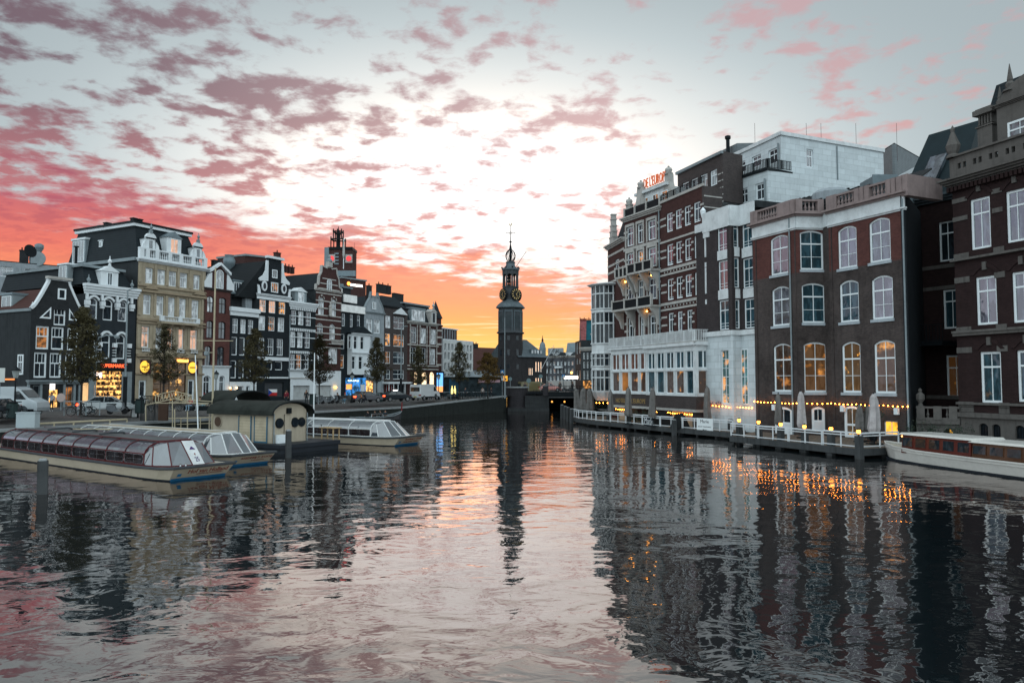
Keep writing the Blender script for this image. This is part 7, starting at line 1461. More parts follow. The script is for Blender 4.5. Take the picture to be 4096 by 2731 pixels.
o = thing('covered_stack', atZ(2996, 1712, ZD + .1), 'black tarpaulin-covered stack at the left end of the nearer deck', 'cover'); o.location.z = ZD; MB(lambda x, y, z: (x, y, z)).hexa([(-1.25, -.5, 0), (1.15, -.5, 0), (1.15, .5, 0), (-1.25, .5, 0), (-1.0, -.4, 2.1), (.95, -.4, 2.1), (.95, .4, 2.15), (-1.0, .4, 2.15)]).build('cover', mat('black_tarp', (.012, .013, .014), .6), o, local=True); MB().box(-1.1, 1.1, -.42, .42, .0, .2).build('base', M_wood, o, local=True)
for i, (Fc, k, x, y, lb) in enumerate(((F1, 'h', 363, 990, 'leftmost'), (F3, 'h', 1078, 1002, 'middle'), (F3, 'h', 1640, 1030, 'rightmost'))):
 a = Fc.S(k, x); z_ = Fc.Z(k, y, x); o = thing('wall_speaker', Fc.W(a, z_, .15), 'small white box on the brick wall, %s of three' % lb, 'speaker', 'white boxes under the string lights'); Fc.mb().box(a - .16, a + .16, z_ - .24, z_ + .24, .1, .32).build('box', M_wframe, o); Fc.mb().box(a - .04, a + .04, z_ - .06, z_ + .06, 0, .1).build('bracket', M_iron, o)
for i, (x, y, lb) in enumerate(((600, 1160, 'left'), (760, 1165, 'right'))):
 p = atY(cx('f', x), 1600, 74 - i * 4); o = thing('draped_table', (p.x, p.y, ZD), 'black cloth-draped table group under the conservatory, %s one' % lb, 'table'); MB().hexa([(-.9, -.4, 0), (.9, -.4, 0), (.9, .4, 0), (-.9, .4, 0), (-.4, -.3, 1.35), (.3, -.3, 1.4), (.3, .3, 1.4), (-.4, .3, 1.35)]).build('drape', MATS['black_tarp'], o, local=True)
# ================================================================ boats
M_cream_h = mat('hull_cream', (.36, .315, .24), .4, var=.1, vs=.8, coat=.3); M_hdark = mat('hull_dark', (.02, .024, .03), .5); M_hblue = mat('hull_blue', (.02, .13, .27), .45); M_fend = mat('rubber_fender', (.045, .05, .055), .5)
M_rred = mat('boat_red', (.075, .010, .012), .4, coat=.3); M_rwht = mat('boat_white', (.55, .57, .57), .4, coat=.3); M_hlet = mat('boat_lettering', (.20, .03, .02), .6); M_chrome = mat('chrome', (.5, .52, .54), .25, metal=1); M_bdeck = mat('boat_roof_deck', (.085, .088, .09), .6, var=.3)
G_curve = glass('canopy_glass', (.045, .055, .065), k=1.3, ior=2.4); G_boat = glass('boat_pane', (.008, .010, .012), (1, .2, .06), .15, ls_scale=1.1, thresh=(.66, .72), ior=1.45)
def tour_boat(loc, ang, L, W, label, fm, roofm, lines, nwin=9, board=False, group='canal tour boats', h=1.9, stern=2.2):
 o = thing('tour_boat', (loc[0], loc[1], 0), label, 'boat', group, rz=ang); hw = W / 2
 st = [(-L, .30, .75), (-L + 1.2, .72, .70), (-L + 4, .97, .64), (-L * .5, 1.0, .60), (-3, 1.0, .60), (-1.0, .96, .64), (.0, .86, .70)]       # x, width factor, gunwale height
 def strip_(name, m, f0, z0, f1, z1, rake0, rake1):
  mb = MB(); R = []
  for x, w, g in st:
   x0_, x1_ = x + (rake0 if x > -2 else 0), x + (rake1 if x > -2 else 0); R.append(mb.pts([(x0_, -hw * w * f0, g * z0), (x1_, -hw * w * f1, g * z1), (x1_, hw * w * f1, g * z1), (x0_, hw * w * f0, g * z0)]))
  for A, B in zip(R, R[1:]): mb.f.append([A[0], B[0], B[1], A[1]]); mb.f.append([A[2], A[3], B[3], B[2]][::-1])
  mb.f.append(R[0]); mb.f.append(R[-1]); return mb.build(name, m, o, local=True)
 strip_('hull', M_cream_h, .93, .10, 1.0, .96, -.38, .22); strip_('boot_stripe', M_hdark, .90, -.15, .932, .105, -.5, -.375); strip_('bottom', M_hdark, .7, -1.2, .90, -.14, -1.2, -.5)
 mb = MB(); P = [(x + (.24 if x > -2 else 0), -hw * w - .03, g) for x, w, g in st] + [(st[-1][0] + .36, 0, st[-1][2] + .02)] + [(x + (.24 if x > -2 else 0), hw * w + .03, g) for x, w, g in st[::-1]]; mb.tube(P, .075, 6, closed=True); mb.build('fender_rail', M_fend, o, local=True)
 mb = MB(); mb.face(*[(x + (.2 if x > -2 else 0), -hw * w, g - .02) for x, w, g in st], *[(x + (.2 if x > -2 else 0), hw * w, g - .02) for x, w, g in st[::-1]]); mb.build('deck', M_cream_h, o, local=True)
 # cabin cross-section: side window, curved roof glass, roof
 g = .62; hh = h; cs = [(.86, g), (.84, g + .62), (.80, g + .80), (.72, g + .97), (.60, g + 1.10), (.46, g + 1.17)]
 xa, xb = -L + stern, -2.7; cab = thing_part = MB()
 for k in (0,):
  for s in (-1, 1): cab.face((xa, s * cs[0][0] * hw, cs[0][1]), (xb, s * cs[0][0] * hw, cs[0][1]), (xb, s * cs[1][0] * hw, cs[1][1]), (xa, s * cs[1][0] * hw, cs[1][1]))
 side = cab.build('cabin_side', M_hdark if board else fm, o, local=True); MB().box(xa, xb + .1, -.87 * hw, -.86 * hw + .0, g, g + .09).build('sill_strip', fm, side, local=True)
 mb = MB()
 for s in (-1, 1):
  for a, b in zip(cs[1:], cs[2:]): mb.face((xa, s * a[0] * hw, a[1]), (xb, s * a[0] * hw, a[1]), (xb, s * b[0] * hw, b[1]), (xa, s * b[0] * hw, b[1]))
 mb.build('curved_glass', G_curve, o, local=True, smooth=True)
 mb = MB(); rr = cs[-1]; mb.hexa([(xa + .5, -rr[0] * hw, rr[1]), (xb - .2, -rr[0] * hw, rr[1]), (xb - .2, rr[0] * hw, rr[1]), (xa + .5, rr[0] * hw, rr[1]), (xa + .5, -rr[0] * hw + .05, rr[1] + .08), (xb - .2, -rr[0] * hw + .05, rr[1] + .08), (xb - .2, rr[0] * hw - .05, rr[1] + .08), (xa + .5, rr[0] * hw - .05, rr[1] + .08)])
 rf = mb.build('roof', roofm, o, local=True); mb = MB()
 for s in (-1, 1): mb.tube([(xa, s * rr[0] * hw, rr[1] + .06), (xb, s * rr[0] * hw, rr[1] + .06)], .035, 5)
 mb.tube([(xb, -rr[0] * hw, rr[1] + .05), (xb, rr[0] * hw, rr[1] + .05)], .05, 5); mb.build('roof_rail', fm, rf, local=True)
 if board:
  for q in range(3): x = xa + 5 + q * 3.4; MB().tube([(x - .5, -rr[0] * hw * .8, rr[1] + .14), (x, -rr[0] * hw * .4, rr[1] + .22), (x, rr[0] * hw * .4, rr[1] + .22), (x - .5, rr[0] * hw * .8, rr[1] + .14)], .06, 5).build('roof_hatch_edge', M_fend, rf, local=True)
 n = nwin
 for k in range(n + 1):
  x = xa + (xb - xa) * k / n; mb = MB().tube([(x, -(c_[0] * hw + .02), c_[1] + .015) for c_ in cs] + [(x, c_[0] * hw + .02, c_[1] + .015) for c_ in cs[::-1]], .025, 5)
  mb.build('roof_rib', fm, o, local=True)
 for s in (-1, 1):
  MB().tube([(xa, s * (cs[1][0] * hw + .02), cs[1][1]), (xb, s * (cs[1][0] * hw + .02), cs[1][1])], .04, 5).build('window_rail', fm, o, local=True)
  for k in range(n):
   x0_, x1_ = xa + (xb - xa) * k / n + .06, xa + (xb - xa) * (k + 1) / n - .06; y_ = s * (.853 * hw + .012); z0_, z1_ = g + .09, g + .59; e = .1
   P = [(x0_ + e, y_, z0_), (x1_ - e, y_, z0_), (x1_, y_, z0_ + e), (x1_, y_, z1_ - e), (x1_ - e, y_, z1_), (x0_ + e, y_, z1_), (x0_, y_, z1_ - e), (x0_, y_, z0_ + e)]
   w = MB().tube(P, .022, 4, closed=True).build('side_window', M_chrome, o, local=True); MB().face(*P).build('pane', G_boat, w, local=True)
   if s < 0: MB().box((x0_ + x1_) / 2 - .01, (x0_ + x1_) / 2 + .01, y_ - .012, y_ - .004, z0_, z1_).build('divider', M_chrome, w, local=True); MB().tube([(x0_ + .1, y_ - .006, z0_ + .12), (x0_ + .25, y_ - .006, z0_ + .25), (x1_ - .12, y_ - .006, z0_ + .27)], .009, 4).build('seat_rail', M_chrome, w, local=True)
 # raked windscreen wrapped round the front
 top = [(xb, s * c_[0] * hw, c_[1]) for s, c_ in ((-1, cs[1]), (-1, cs[3]), (-1, cs[5]))] + [(xb, 0, cs[5][1] + .03)] + [(xb, s * c_[0] * hw, c_[1]) for s, c_ in ((1, cs[5]), (1, cs[3]), (1, cs[1]))]
 tf = [(xb, -cs[1][0] * hw, cs[1][1] - .05), (xb + .35, -.70 * hw, cs[4][1] - .10), (xb + .55, -.36 * hw, cs[5][1]), (xb + .60, .0, cs[5][1] + .02), (xb + .55, .36 * hw, cs[5][1]), (xb + .35, .70 * hw, cs[4][1] - .10), (xb, cs[1][0] * hw, cs[1][1] - .05)]
 bt = [(xb, -cs[0][0] * hw, g + .03), (xb + .75, -.83 * hw, g + .03), (xb + 1.65, -.55 * hw, g + .03), (xb + 1.95, -.05 * hw, g + .03), (xb + 1.95, .28 * hw, g + .03), (xb + 1.65, .68 * hw, g + .03), (xb, cs[0][0] * hw, g + .03)]
 sc = MB(); [sc.face(bt[k], bt[k + 1], tf[k + 1], tf[k]) for k in range(6)]; [sc.face(tf[k], tf[k + 1], top[k + 1], top[k]) for k in range(6)]; ws = sc.build('windscreen', G_curve, o, local=True)
 mb = MB()
 for k in range(7): mb.tube([bt[k], tf[k], top[k]], .035, 5)
 mb.tube(bt, .05, 5); mb.tube(top, .035, 5); mb.build('windscreen_frame', fm, ws, local=True)
 if board:
  q = [Vector(bt[3]), Vector(bt[4]), Vector(tf[4]), Vector(tf[3])]; nn = (q[1] - q[0]).cross(q[3] - q[0]).normalized(); nn = nn if nn.x > 0 else -nn; q = [v + nn * .05 for v in q]
  bo = MB().face(*q).build('notice_panel', M_rwht, ws, local=True); Wf = lambda a, z, o_: tuple(q[0].lerp(q[1], a).lerp(q[3].lerp(q[2], a), z) + nn * o_)
  text(None, bo, '25', .38, .72, .12, .30, mat('number_violet', (.06, .03, .12), .5), .012, .008, wf=Wf); text(None, bo, 'e', .5, .62, .38, .46, M_hlet, .012, .008, wf=Wf); MB(Wf).prism([(.3, .62), (.8, .62), (.55, .75)], .012, .02).build('emblem', MATS['number_violet'], bo, local=True)
  for ch in bo.children: ch.location = (0, 0, 0)
 gx = st[-1]; Wt = lambda a, z, o_: (gx[0] - .35 + .57 * ((z - .1) / .6) + .02 + o_, a, z)
 for i, (s_, y0_, y1_, z0_, z1_) in enumerate(lines): text(None, o, s_, -hw * .86 + W * .86 * y0_, -hw * .86 + W * .86 * y1_, z0_, z1_, M_hlet, .0, .02, wf=Wt)
 MB(Wt).box(-hw * .86 + W * .1, -hw * .86 + W * .15, .22, .36, 0, .03).build('licence_plate', M_hblue, o, local=True)
 MB(Wt).box(-hw * .78, hw * .78, .0, .13, -.01, .02).build('bow_stripe', M_hblue, o, local=True)
 for y in (-.55, -.4): MB().lathe((-.25, hw * y, .68), [(.05, 0), (.03, .12), (.07, .16)], 6).build('bollard', M_chrome, o, local=True)
 return o
_t = text
def text(F_, parent, s, a0, a1, z0, z1, m, out=.1, th=.03, wf=None, **kw):
 o_ = _t(F_, parent, s, a0, a1, z0, z1, m, out, th, wf=wf, **kw)
 if wf is not None:                       # local-space lettering: undo the world offset
  off = base_of(parent)
  for v in o_.data.vertices: v.co = v.co + off
 return o_
tour_boat((-15.9, 38.6), math.radians(-36), 27, 3.9, 'nearest tour boat, red frames and cream hull with flowing name lettering', M_rred, M_bdeck, [('Hof van Holland', .27, .93, .34, .56), ('AMSTEL BIJ MUNTPLEIN', .42, .86, .24, .30)], board=True, stern=6.2)
tour_boat((-15.5, 44.8), math.radians(-34), 20, 3.5, 'middle tour boat with pale frames, serif name on its bow, behind the red-framed one', M_rwht, M_cream_h, [('REEDERIJ P. KOOIJ', .24, .96, .36, .52), ('AMSTERDAM', .5, .8, .26, .31)], nwin=9)
tour_boat((-8.0, 58.9), math.radians(-30), 14, 3.7, 'furthest tour boat, silver-framed, poking out right of the wooden kiosk', M_rwht, M_rwht, [('Reederij P. Kooij', .3, .93, .38, .56), ('RONDVAART  TOURS', .3, .85, .24, .32)], nwin=4)
# saloon boat at right
SB = thing('saloon_boat', (24.55, 49.3, 0), 'long classic boat with white hull and dark-red varnished saloon at right', 'boat', rz=math.atan2(-11.5, 3.3)); L = 19.0; mb = MB(); R = []
sst = [(0, .02, 1.08), (.6, .30, 1.0), (1.8, .62, .92), (4, .9, .84), (8, 1.0, .80), (14, 1.0, .80), (18, .8, .84), (19.5, .5, .9)]
def hull2(f0, z0, f1, z1, name, m):
 mb = MB(); R = [mb.pts([(x * (1 if z0 > 0 else 1) + (.25 if x < 1 and z0 < .3 else 0), -1.6 * w * f0, g_ * z0), (x, -1.6 * w * f1, g_ * z1), (x, 1.6 * w * f1, g_ * z1), (x + (.25 if x < 1 and z0 < .3 else 0), 1.6 * w * f0, g_ * z0)]) for x, w, g_ in sst]
 for A, B in zip(R, R[1:]): mb.f.append([A[0], B[0], B[1], A[1]]); mb.f.append([A[2], B[2], B[3], A[3]])
 mb.f.append(R[0]); mb.f.append(R[-1]); return mb.build(name, m, SB, local=True, smooth=False)
M_hw = mat('hull_offwhite', (.50, .49, .46), .4, var=.12, vs=.6, coat=.3); M_mah = mat('varnished_mahogany', (.085, .018, .014), .3, coat=.5)
hull2(.86, .12, .98, .80, 'hull', M_hw); hull2(.8, -1.0, .87, .125, 'bottom', M_hdark); hull2(1.0, .80, 1.03, 1.0, 'bulwark', M_hw)
mb = MB()
for s in (-1, 1): mb.tube([(x, s * 1.6 * w * 1.03, g_) for x, w, g_ in sst], .05, 5); mb.tube([(x, s * 1.6 * w * 1.0, g_ * .80) for x, w, g_ in sst], .035, 5)
mb.build('rubbing_strake', M_hw, SB, local=True); mb = MB(); mb.face(*[(x, -1.55 * w, g_ - .12) for x, w, g_ in sst], *[(x, 1.55 * w, g_ - .12) for x, w, g_ in sst[::-1]]); mb.build('deck', M_cream_h, SB, local=True)
for x0_, x1_, hh, m_ in ((2.6, 7.6, 1.72, M_mah), (7.6, 18.0, 1.62, mat('varnished_teak', (.07, .03, .015), .3, coat=.5))):
 cb = MB().hexa([(x0_, -1.2, .6), (x1_, -1.25, .6), (x1_, 1.25, .6), (x0_, 1.2, .6), (x0_ + .08, -1.12, hh), (x1_, -1.17, hh), (x1_, 1.17, hh), (x0_ + .08, 1.12, hh)]).build('saloon', m_, SB, local=True)
 MB().hexa([(x0_ - .15, -1.25, hh), (x1_ + .02, -1.3, hh), (x1_ + .02, 1.3, hh), (x0_ - .15, 1.25, hh), (x0_ - .05, -1.1, hh + .12), (x1_, -1.15, hh + .12), (x1_, 1.15, hh + .12), (x0_ - .05, 1.1, hh + .12)]).build('saloon_roof', M_hw, cb, local=True)
 n = int((x1_ - x0_) / 1.0)
 for k in range(n):
  for s in (-1, 1):
   a0, a1 = x0_ + (x1_ - x0_) * k / n + .14, x0_ + (x1_ - x0_) * (k + 1) / n - .12; w = MB().hexa([(a0 - .03, s * 1.21, .98), (a1 + .03, s * 1.215, .98), (a1 + .03, s * 1.19, .98), (a0 - .03, s * 1.18, .98), (a0 - .03, s * 1.17, hh - .12), (a1 + .03, s * 1.175, hh - .12), (a1 + .03, s * 1.14, hh - .12), (a0 - .03, s * 1.14, hh - .12)]).build('side_window', m_, cb, local=True)
   MB().hexa([(a0, s * 1.222, 1.02), (a1, s * 1.225, 1.02), (a1, s * 1.2, 1.02), (a0, s * 1.19, 1.02), (a0, s * 1.178, hh - .16), (a1, s * 1.184, hh - .16), (a1, s * 1.15, hh - .16), (a0, s * 1.15, hh - .16)]).build('pane', G_dark, w, local=True)
MB().ball((2.5, -1.0, 1.6), .05, 6, 4).build('nav_light', glow('nav_amber', (1, .4, .1), 8), SB, local=True)
# ================================================================ kiosk on its pontoon
KA = math.radians(-31.5); KO = (-16.9, 53.0)
KS = thing('ticket_kiosk', (*KO, 0), 'cream wooden kiosk with black barrel roof and round windows on a floating pontoon', 'kiosk', rz=KA)
M_kio = mat('kiosk_cream', (.38, .33, .255), .6, var=.1, streak=.25); M_felt = mat('roof_felt', (.022, .025, .022), .85, var=.4); M_kblue = mat('kiosk_blue', (.05, .13, .19), .5)
MB().box(-9.4, 1.6, -.7, 4.8, -.6, .55).box(-9.5, 1.7, -.8, 4.9, .35, .62).build('pontoon', M_hdark, KS, local=True)
Lk, Wk, zf, ze = 6.6, 3.1, .6, 2.70
MB().box(-Lk, 0, 0, .12, zf, ze).box(-Lk, 0, Wk - .12, Wk, zf, ze).box(-Lk, -Lk + .12, .12, Wk - .12, zf, ze).build('wall', M_kio, KS, local=True)
P = [(.0, ze)] + [(Wk / 2 - Wk / 2 * math.cos(math.pi * k / 10), ze + .85 * math.sin(math.pi * k / 10)) for k in range(11)]; mb = MB(lambda y, z, x: (x, y, z)); mb.prism([(0, zf), (Wk, zf)] + [(Wk / 2 + Wk / 2 * math.cos(math.pi * k / 10), ze + .72 * math.sin(math.pi * k / 10)) for k in range(11)], -.11, .0); mb.build('gable_wall', M_kio, KS, local=True)
def barrel(o, x0, x1, w0, w1, ze_, rise, th=.1, ov=.45, name='roof'):
 c_ = (w0 + w1) / 2; h_ = (w1 - w0) / 2 + ov; R1 = [(c_ - h_ * math.cos(math.pi * k / 16), ze_ - .12 + (rise + .12) * math.sin(math.pi * k / 16) ** .85) for k in range(17)]
 mb = MB(lambda y, z, x: (x, y, z)); R = [[(y, z, x) for y, z in R1] for x in (x0, x1)]
 for k in range(16): (a, b), (c2_, d) = (R1[k], R1[k + 1]), (R1[k], R1[k + 1]); mb.hexa([(a[0], a[1], x0), (b[0], b[1], x0), (b[0], b[1], x1), (a[0], a[1], x1), (a[0], a[1] + th, x0), (b[0], b[1] + th, x0), (b[0], b[1] + th, x1), (a[0], a[1] + th, x1)])
 r = mb.build(name, M_felt, o, local=True); MB(lambda y, z, x: (x, y, z)).tube([(y, z + .03, x1 + .02) for y, z in R1], .05, 5).build('roof_edge', M_iron, r, local=True); return r
barrel(KS, -Lk - .3, .35, 0, Wk, ze, .78, ov=.38)
for x in (-6.0,): w = MB().disc((x, -.02, 2.0), (0, -1, 0), .42, .08, 20).build('round_window', M_kio, KS, local=True); MB().disc((x, -.07, 2.0), (0, -1, 0), .36, .04, 20).build('pane', mat('brown_shutter', (.08, .05, .035), .5), w, local=True)
for y, r_ in ((.52, .36), (1.95, .36), (2.6, .34)): w = MB().disc((.03, y, 2.02), (1, 0, 0), r_, .08, 20).build('round_window', M_iron, KS, local=True); MB().disc((.08, y, 2.02), (1, 0, 0), r_ * .85, .03, 20).build('pane', G_dark, w, local=True)
for x in (-3.6, -1.9): d = MB().box(x, x + 1.25, -.04, .0, zf + .05, 2.45).build('door', mat('kiosk_boards', (.42, .36, .26), .6, kind='plank'), KS, local=True); MB().box(x - .06, x, -.08, -.0, zf, 2.5).box(x + 1.25, x + 1.31, -.08, .0, zf, 2.5).box(x, x + 1.25, -.075, 0, zf, zf + .12).build('door_frame', M_kblue, d, local=True)
d = MB().box(.0, .04, .95, 1.65, zf + .05, 2.6).build('door', M_kio, KS, local=True); MB().box(.04, .055, .93, .97, zf, 2.65).build('door_gap', M_iron, d, local=True)
MB().box(.0, .18, 1.15, 1.5, 2.68, 3.08).build('wall_box', M_iron, KS, local=True); MB().box(.06, .4, .15, .85, zf, zf + .62).build('air_conditioner', M_wframe, KS, local=True)
for x, y in ((.08, .0), (.08, Wk)): MB().tube([(x, y, zf), (x, y, ze)], .04).build('drainpipe', M_greyp, KS, local=True)
PC = thing('canopy_shelter', (*KO, 0), 'second smaller barrel-roofed shelter on posts behind the cream kiosk', 'shelter', rz=KA)
barrel(PC, -13.0, -8.8, 3.9, 6.8, 3.3, .85)
for x, y in ((-12.6, 4.1), (-12.6, 6.6), (-9.2, 6.6), (-9.2, 4.1)): MB().tube([(x, y, .3), (x, y, 3.3)], .07).build('post', M_kio, PC, local=True)
tb = thing('picnic_table', (-13.9, 57.0, .6), 'light wooden table on the pontoon right of the kiosk', 'table', rz=KA); mb = MB().box(-.7, .9, -.4, .4, .86, .92).build('top', mat('light_wood', (.38, .27, .15), .6), tb, local=True)
for x, y in ((-.5, -.3), (.7, -.3), (-.5, .3), (.7, .3)): MB().box(x - .04, x + .04, y - .04, y + .04, 0, .86).build('leg', MATS['light_wood'], tb, local=True)
for x, y, z0_, zt_, r_, lb in ((170, 1842, 0, None, .19, 'lone pale-topped timber pile standing in water before the red-framed boat'), (1153, 1800, 0, None, .17, 'thick timber pile by the front corner of the kiosk pontoon'), (1288, 1765, 0, None, .15, 'slim timber pile between the pontoon and the furthest boat')):
 yb, yt = {170: (1975, 1842), 1153: (1830, 1723), 1288: (1768, 1698)}[x]
 p = atZ(x, yb, 0); mooring(x, yb, 0, atY(x, yt, p.y).z, lb, r=r_ if x > 200 else .2, cap=True, group=None)
# ================================================================ jetty, cream railings, arch sign
M_crm = mat('cream_rail', (.38, .33, .23), .5, streak=.2)
JT = thing('jetty', (-26, 53, 0), 'low grey jetty linking the quay and the kiosk pontoon behind the tour boats', 'jetty'); MB().hexa([(*p, z_) for z_ in (.2, .6) for p in ((-31.5, 51.6), (-21.5, 51.9), (-23.0, 62), (-28.2, 66))]).build('platform', M_wood, JT)
def fence3(pts, zt, zb, label, name='jetty_railing', mid=True, step=1.6, r=.05):
 o = thing(name, (pts[0][0], pts[0][1], zb), label, 'railing', 'cream railings of the jetty'); mb = MB(); mb.tube([(x, y, zt) for x, y in pts], r, 6)
 mb.build('top_rail', M_crm, o);
 if mid: MB().tube([(x, y, (zt + zb) / 2 + .1) for x, y in pts], r * .7, 5).build('mid_rail', M_crm, o)
 for p, q in zip(pts, pts[1:]):
  a, b = Vector(p), Vector(q); n = max(1, round((b - a).length / step))
  for k in range(n + 1): v = a.lerp(b, k / n); MB().tube([(v.x, v.y, zb), (v.x, v.y, zt)], r * .9, 6).build('post', M_crm, o)
 return o
fence3([(-31, 51.7), (-21.6, 51.9)], 1.7, .6, 'long cream pipe railing right behind the two front tour boats'); fence3([(-30.6, 65.2), (-26.6, 68.0), (-23.4, 64.5)], 1.75, .5, 'cream pipe railing with a corner bend, left of the kiosk'); fence3([(-34.9, 54.6), (-31.6, 61.4)], 1.9, 1.62, 'low cream beam along the quay edge with dark pots', mid=False, r=.07)
AS = thing('arch_sign', (-27.6, 59.5, .6), 'cream pitched arch sign with cut-out capitals seen from behind, over the jetty gate', 'sign'); sf = Fac(atY(622, 1600, 60).xy, atY(764, 1600, 60).xy); Wf = sf.W
zl_, zm_ = atY(622, 1611, 60).z, atY(694, 1594, 60).z; hh_ = .62; L = sf.L; cmid = sf.hit(694, 1600)[0]
zb_f = lambda a: zl_ + (zm_ - zl_) * (a / cmid if a < cmid else (L - a) / (L - cmid))
mb = MB()
for dzz in (0, hh_): mb.tube([Wf(0, zl_ + dzz), Wf(cmid, zm_ + dzz), Wf(L, zl_ + dzz)], .04, 5)
for a in (0, L): mb.tube([Wf(a, zl_), Wf(a, zl_ + hh_)], .04, 5)
for (px, yt, yb, Y) in ((583, 1620, 1685, 59), (690, 1600, 1712, 60), (699, 1636, 1713, 58), (750, 1645, 1715, 58)): p0, p1 = atY(px, yt, Y), atY(px, yb, Y); mb.tube([p0, p1], .045, 5)
mb.tube([atY(583, 1620, 59), Wf(0, zl_)], .035, 5); mb.tube([Wf(0, zl_ - .02), atY(835, 1612, 58)], .03, 5); mb.tube([Wf(cmid, zm_), atY(850, 1606, 58)], .03, 5); mb.tube([Wf(L, zl_), atY(832, 1618, 57)], .03, 5); mb.build('frame', M_crm, AS)
text(None, AS, 'RONDVAART', .12, L - .12, .08, hh_ - .08, M_crm, 0, .04, mirror=True, wf=lambda a, z, o_: Vector(Wf(a, zb_f(a) + z, o_)) - base_of(AS))
GT = thing('iron_gate', (-29, 62, .9), 'open black iron gate leaves under the cream arch sign', 'gate'); gf = Fac(atY(563, 1700, 63).xy, atY(676, 1700, 63).xy)
rail_iron(gf, GT, 0, gf.L * .62, ZS - .5, ZS + 1.6, M_iron, 0, gap=.12); gf.mb().box(gf.L * .62, gf.L * .95, ZS - .5, ZS + 1.4, -.1, .1).build('gate_panel', mat('brown_board', (.05, .03, .022), .8), GT)
NB = thing('notice_board', atZ(538, 1705, 1.0) + Vector((0, 0, 1.2)), 'slim dark notice board with pale sheet by the jetty gate', 'sign'); MB().box(-.32, .32, -.08, .08, -1.3, 1.1).build('frame', M_iron, NB, local=True); MB().box(-.22, .22, -.11, -.085, -.35, .45).build('sheet', M_rwht, NB, local=True)
UB = thing('utility_box', (*atY(111, 1712, 54.2).xy, 1.66), 'plain pale grey-blue utility box on the quay behind the red-framed boat', 'box'); MB().box(-.68, .68, -.3, .3, 0, 1.05).build('cabinet', mat('cabinet_grey', (.33, .38, .40), .6, var=.06), UB, local=True); MB().box(-.72, .72, -.34, .34, 1.05, 1.12).build('lid', MATS['cabinet_grey'], UB, local=True)
# ================================================================ street furniture
def lantern_post(px, Y, zt, label, z0=ZS):
 p = gp(px, Y); zt = 5 + (zt - 5) * p.y / Y; z0 = p.z; o = thing('street_lantern', (p.x, p.y, z0), label, 'street lamp', 'old street lanterns along the quay'); h = zt - z0
 MB().lathe((0, 0, 0), [(.2, 0), (.2, .3), (.11, .5), (.08, 1.2), (.1, 1.25), (.06, 1.35), (.05, h - 1.0), (.12, h - .95)], 8).build('post', M_iron, o, local=True)
 hd = MB().lathe((0, 0, h - .95), [(.16, 0), (.30, .55), (.33, .58)], 6).build('lantern_glass', mat('lantern_glass', (.25, .28, .28), .2), o, local=True); MB().lathe((0, 0, h - .38), [(.38, 0), (.3, .12), (.12, .25), (.06, .36), (.02, .45)], 6).build('lantern_cap', M_iron, hd, local=True)
for a in ((57, 57.5, 6.2, 'old lantern post in front of the white delivery van'), (862, 84, 6.2, 'old lantern post before the narrow red-brick house'), (1407, 82.6, 6.0, 'old lantern post left of the blue-lit shop'), (1754, 110, 6.2, 'old lantern post by the turret corner building')): lantern_post(*a)
def tall_pole(px, Y, zt, label, z0=ZS, m=None, lower=3.2, head=True, name='street_light', grp='tall street light poles', r=.09):
 p = atY(px, 1500, Y)
 if z0 == ZS: p = gp(px, Y); zt = 5 + (zt - 5) * p.y / Y; z0 = p.z
 o = thing(name, (p.x, p.y, z0), label, 'pole', grp); h = zt - z0
 MB().tube([(0, 0, 0), (0, 0, h)], r, 8, r * .7).build('pole', m or M_greyp, o, local=True)
 if lower: MB().tube([(0, 0, 0), (0, 0, lower)], r * 1.9, 8).build('base_sleeve', M_iron, o, local=True)
 if head: MB().tube([(0, 0, h), (.5, -.2, h + .12), (1.0, -.4, h + .1)], .05, 5).build('arm', m or M_greyp, o, local=True)
 return o
tall_pole(497, 62, 12.6, 'tall grey pole with thick black foot before the cream building'); tall_pole(1155, 105, 14.3, 'tall grey pole before the neck gable and dashed-lintel houses'); tall_pole(1603, 95, 11.9, 'tall grey pole before the pediment house'); tall_pole(2019, 123.6, 15.6, 'tall pale pole with cameras at the quay end by the clock tower', head=False, lower=0)
o = tall_pole(853, 62, 14.5, 'tall cream mast with long crossarm rising from the jetty', z0=.6, m=M_crm, lower=0, head=False, name='mast', grp=None); h_ = atY(853, 1362, 62).z - .6; MB().tube([(-1.5, 0, h_), (1.6, 0, h_ - .03)], .035, 5).build('crossarm', M_crm, o, local=True)
lm = MB().tube([(0, 0, h_ - 1.0), (-.5, 0, h_ - 1.0)], .03, 5).build('lamp_arm', M_crm, o, local=True); MB().lathe((-.6, 0, h_ - 1.25), [(.1, 0), (.2, .05), (.22, .3), (.1, .34)], 8).build('lamp_head', M_greyp, lm, local=True)
for px, yt, Y, lb in ((1257, 1408, 59, 'slim white flagpole at the right of the kiosk pontoon'), (800, 1415, 55, 'slim white flagpole leaning above the jetty railing')):
 p = atY(px, 1500, Y); o = thing('flagpole', (p.x, p.y, .6), lb, 'flagpole'); h = atY(px, yt, Y).z - .6; MB().tube([(0, 0, 0), (.0, 0, h)], .05, 7, .035).build('pole', M_wframe, o, local=True); MB().ball((0, 0, h), .08, 8, 5).build('knob', M_iron, o, local=True)
 if px == 800: o.rotation_euler.y = -.06
ca = thing('arm_street_light', gp(378, 66), 'curved-arm street light behind the leftmost tree', 'street lamp'); MB().tube([(0, 0, 0), (0, 0, 6.2), (.2, 0, 6.7), (.9, 0, 6.9), (1.7, 0, 6.85)], .06, 6).build('pole', M_greyp, ca, local=True); MB().lathe((1.8, 0, 6.55), [(.1, 0), (.22, .1), (.24, .26), (.08, .32)], 8).build('lamp_head', M_greyp, ca, local=True)
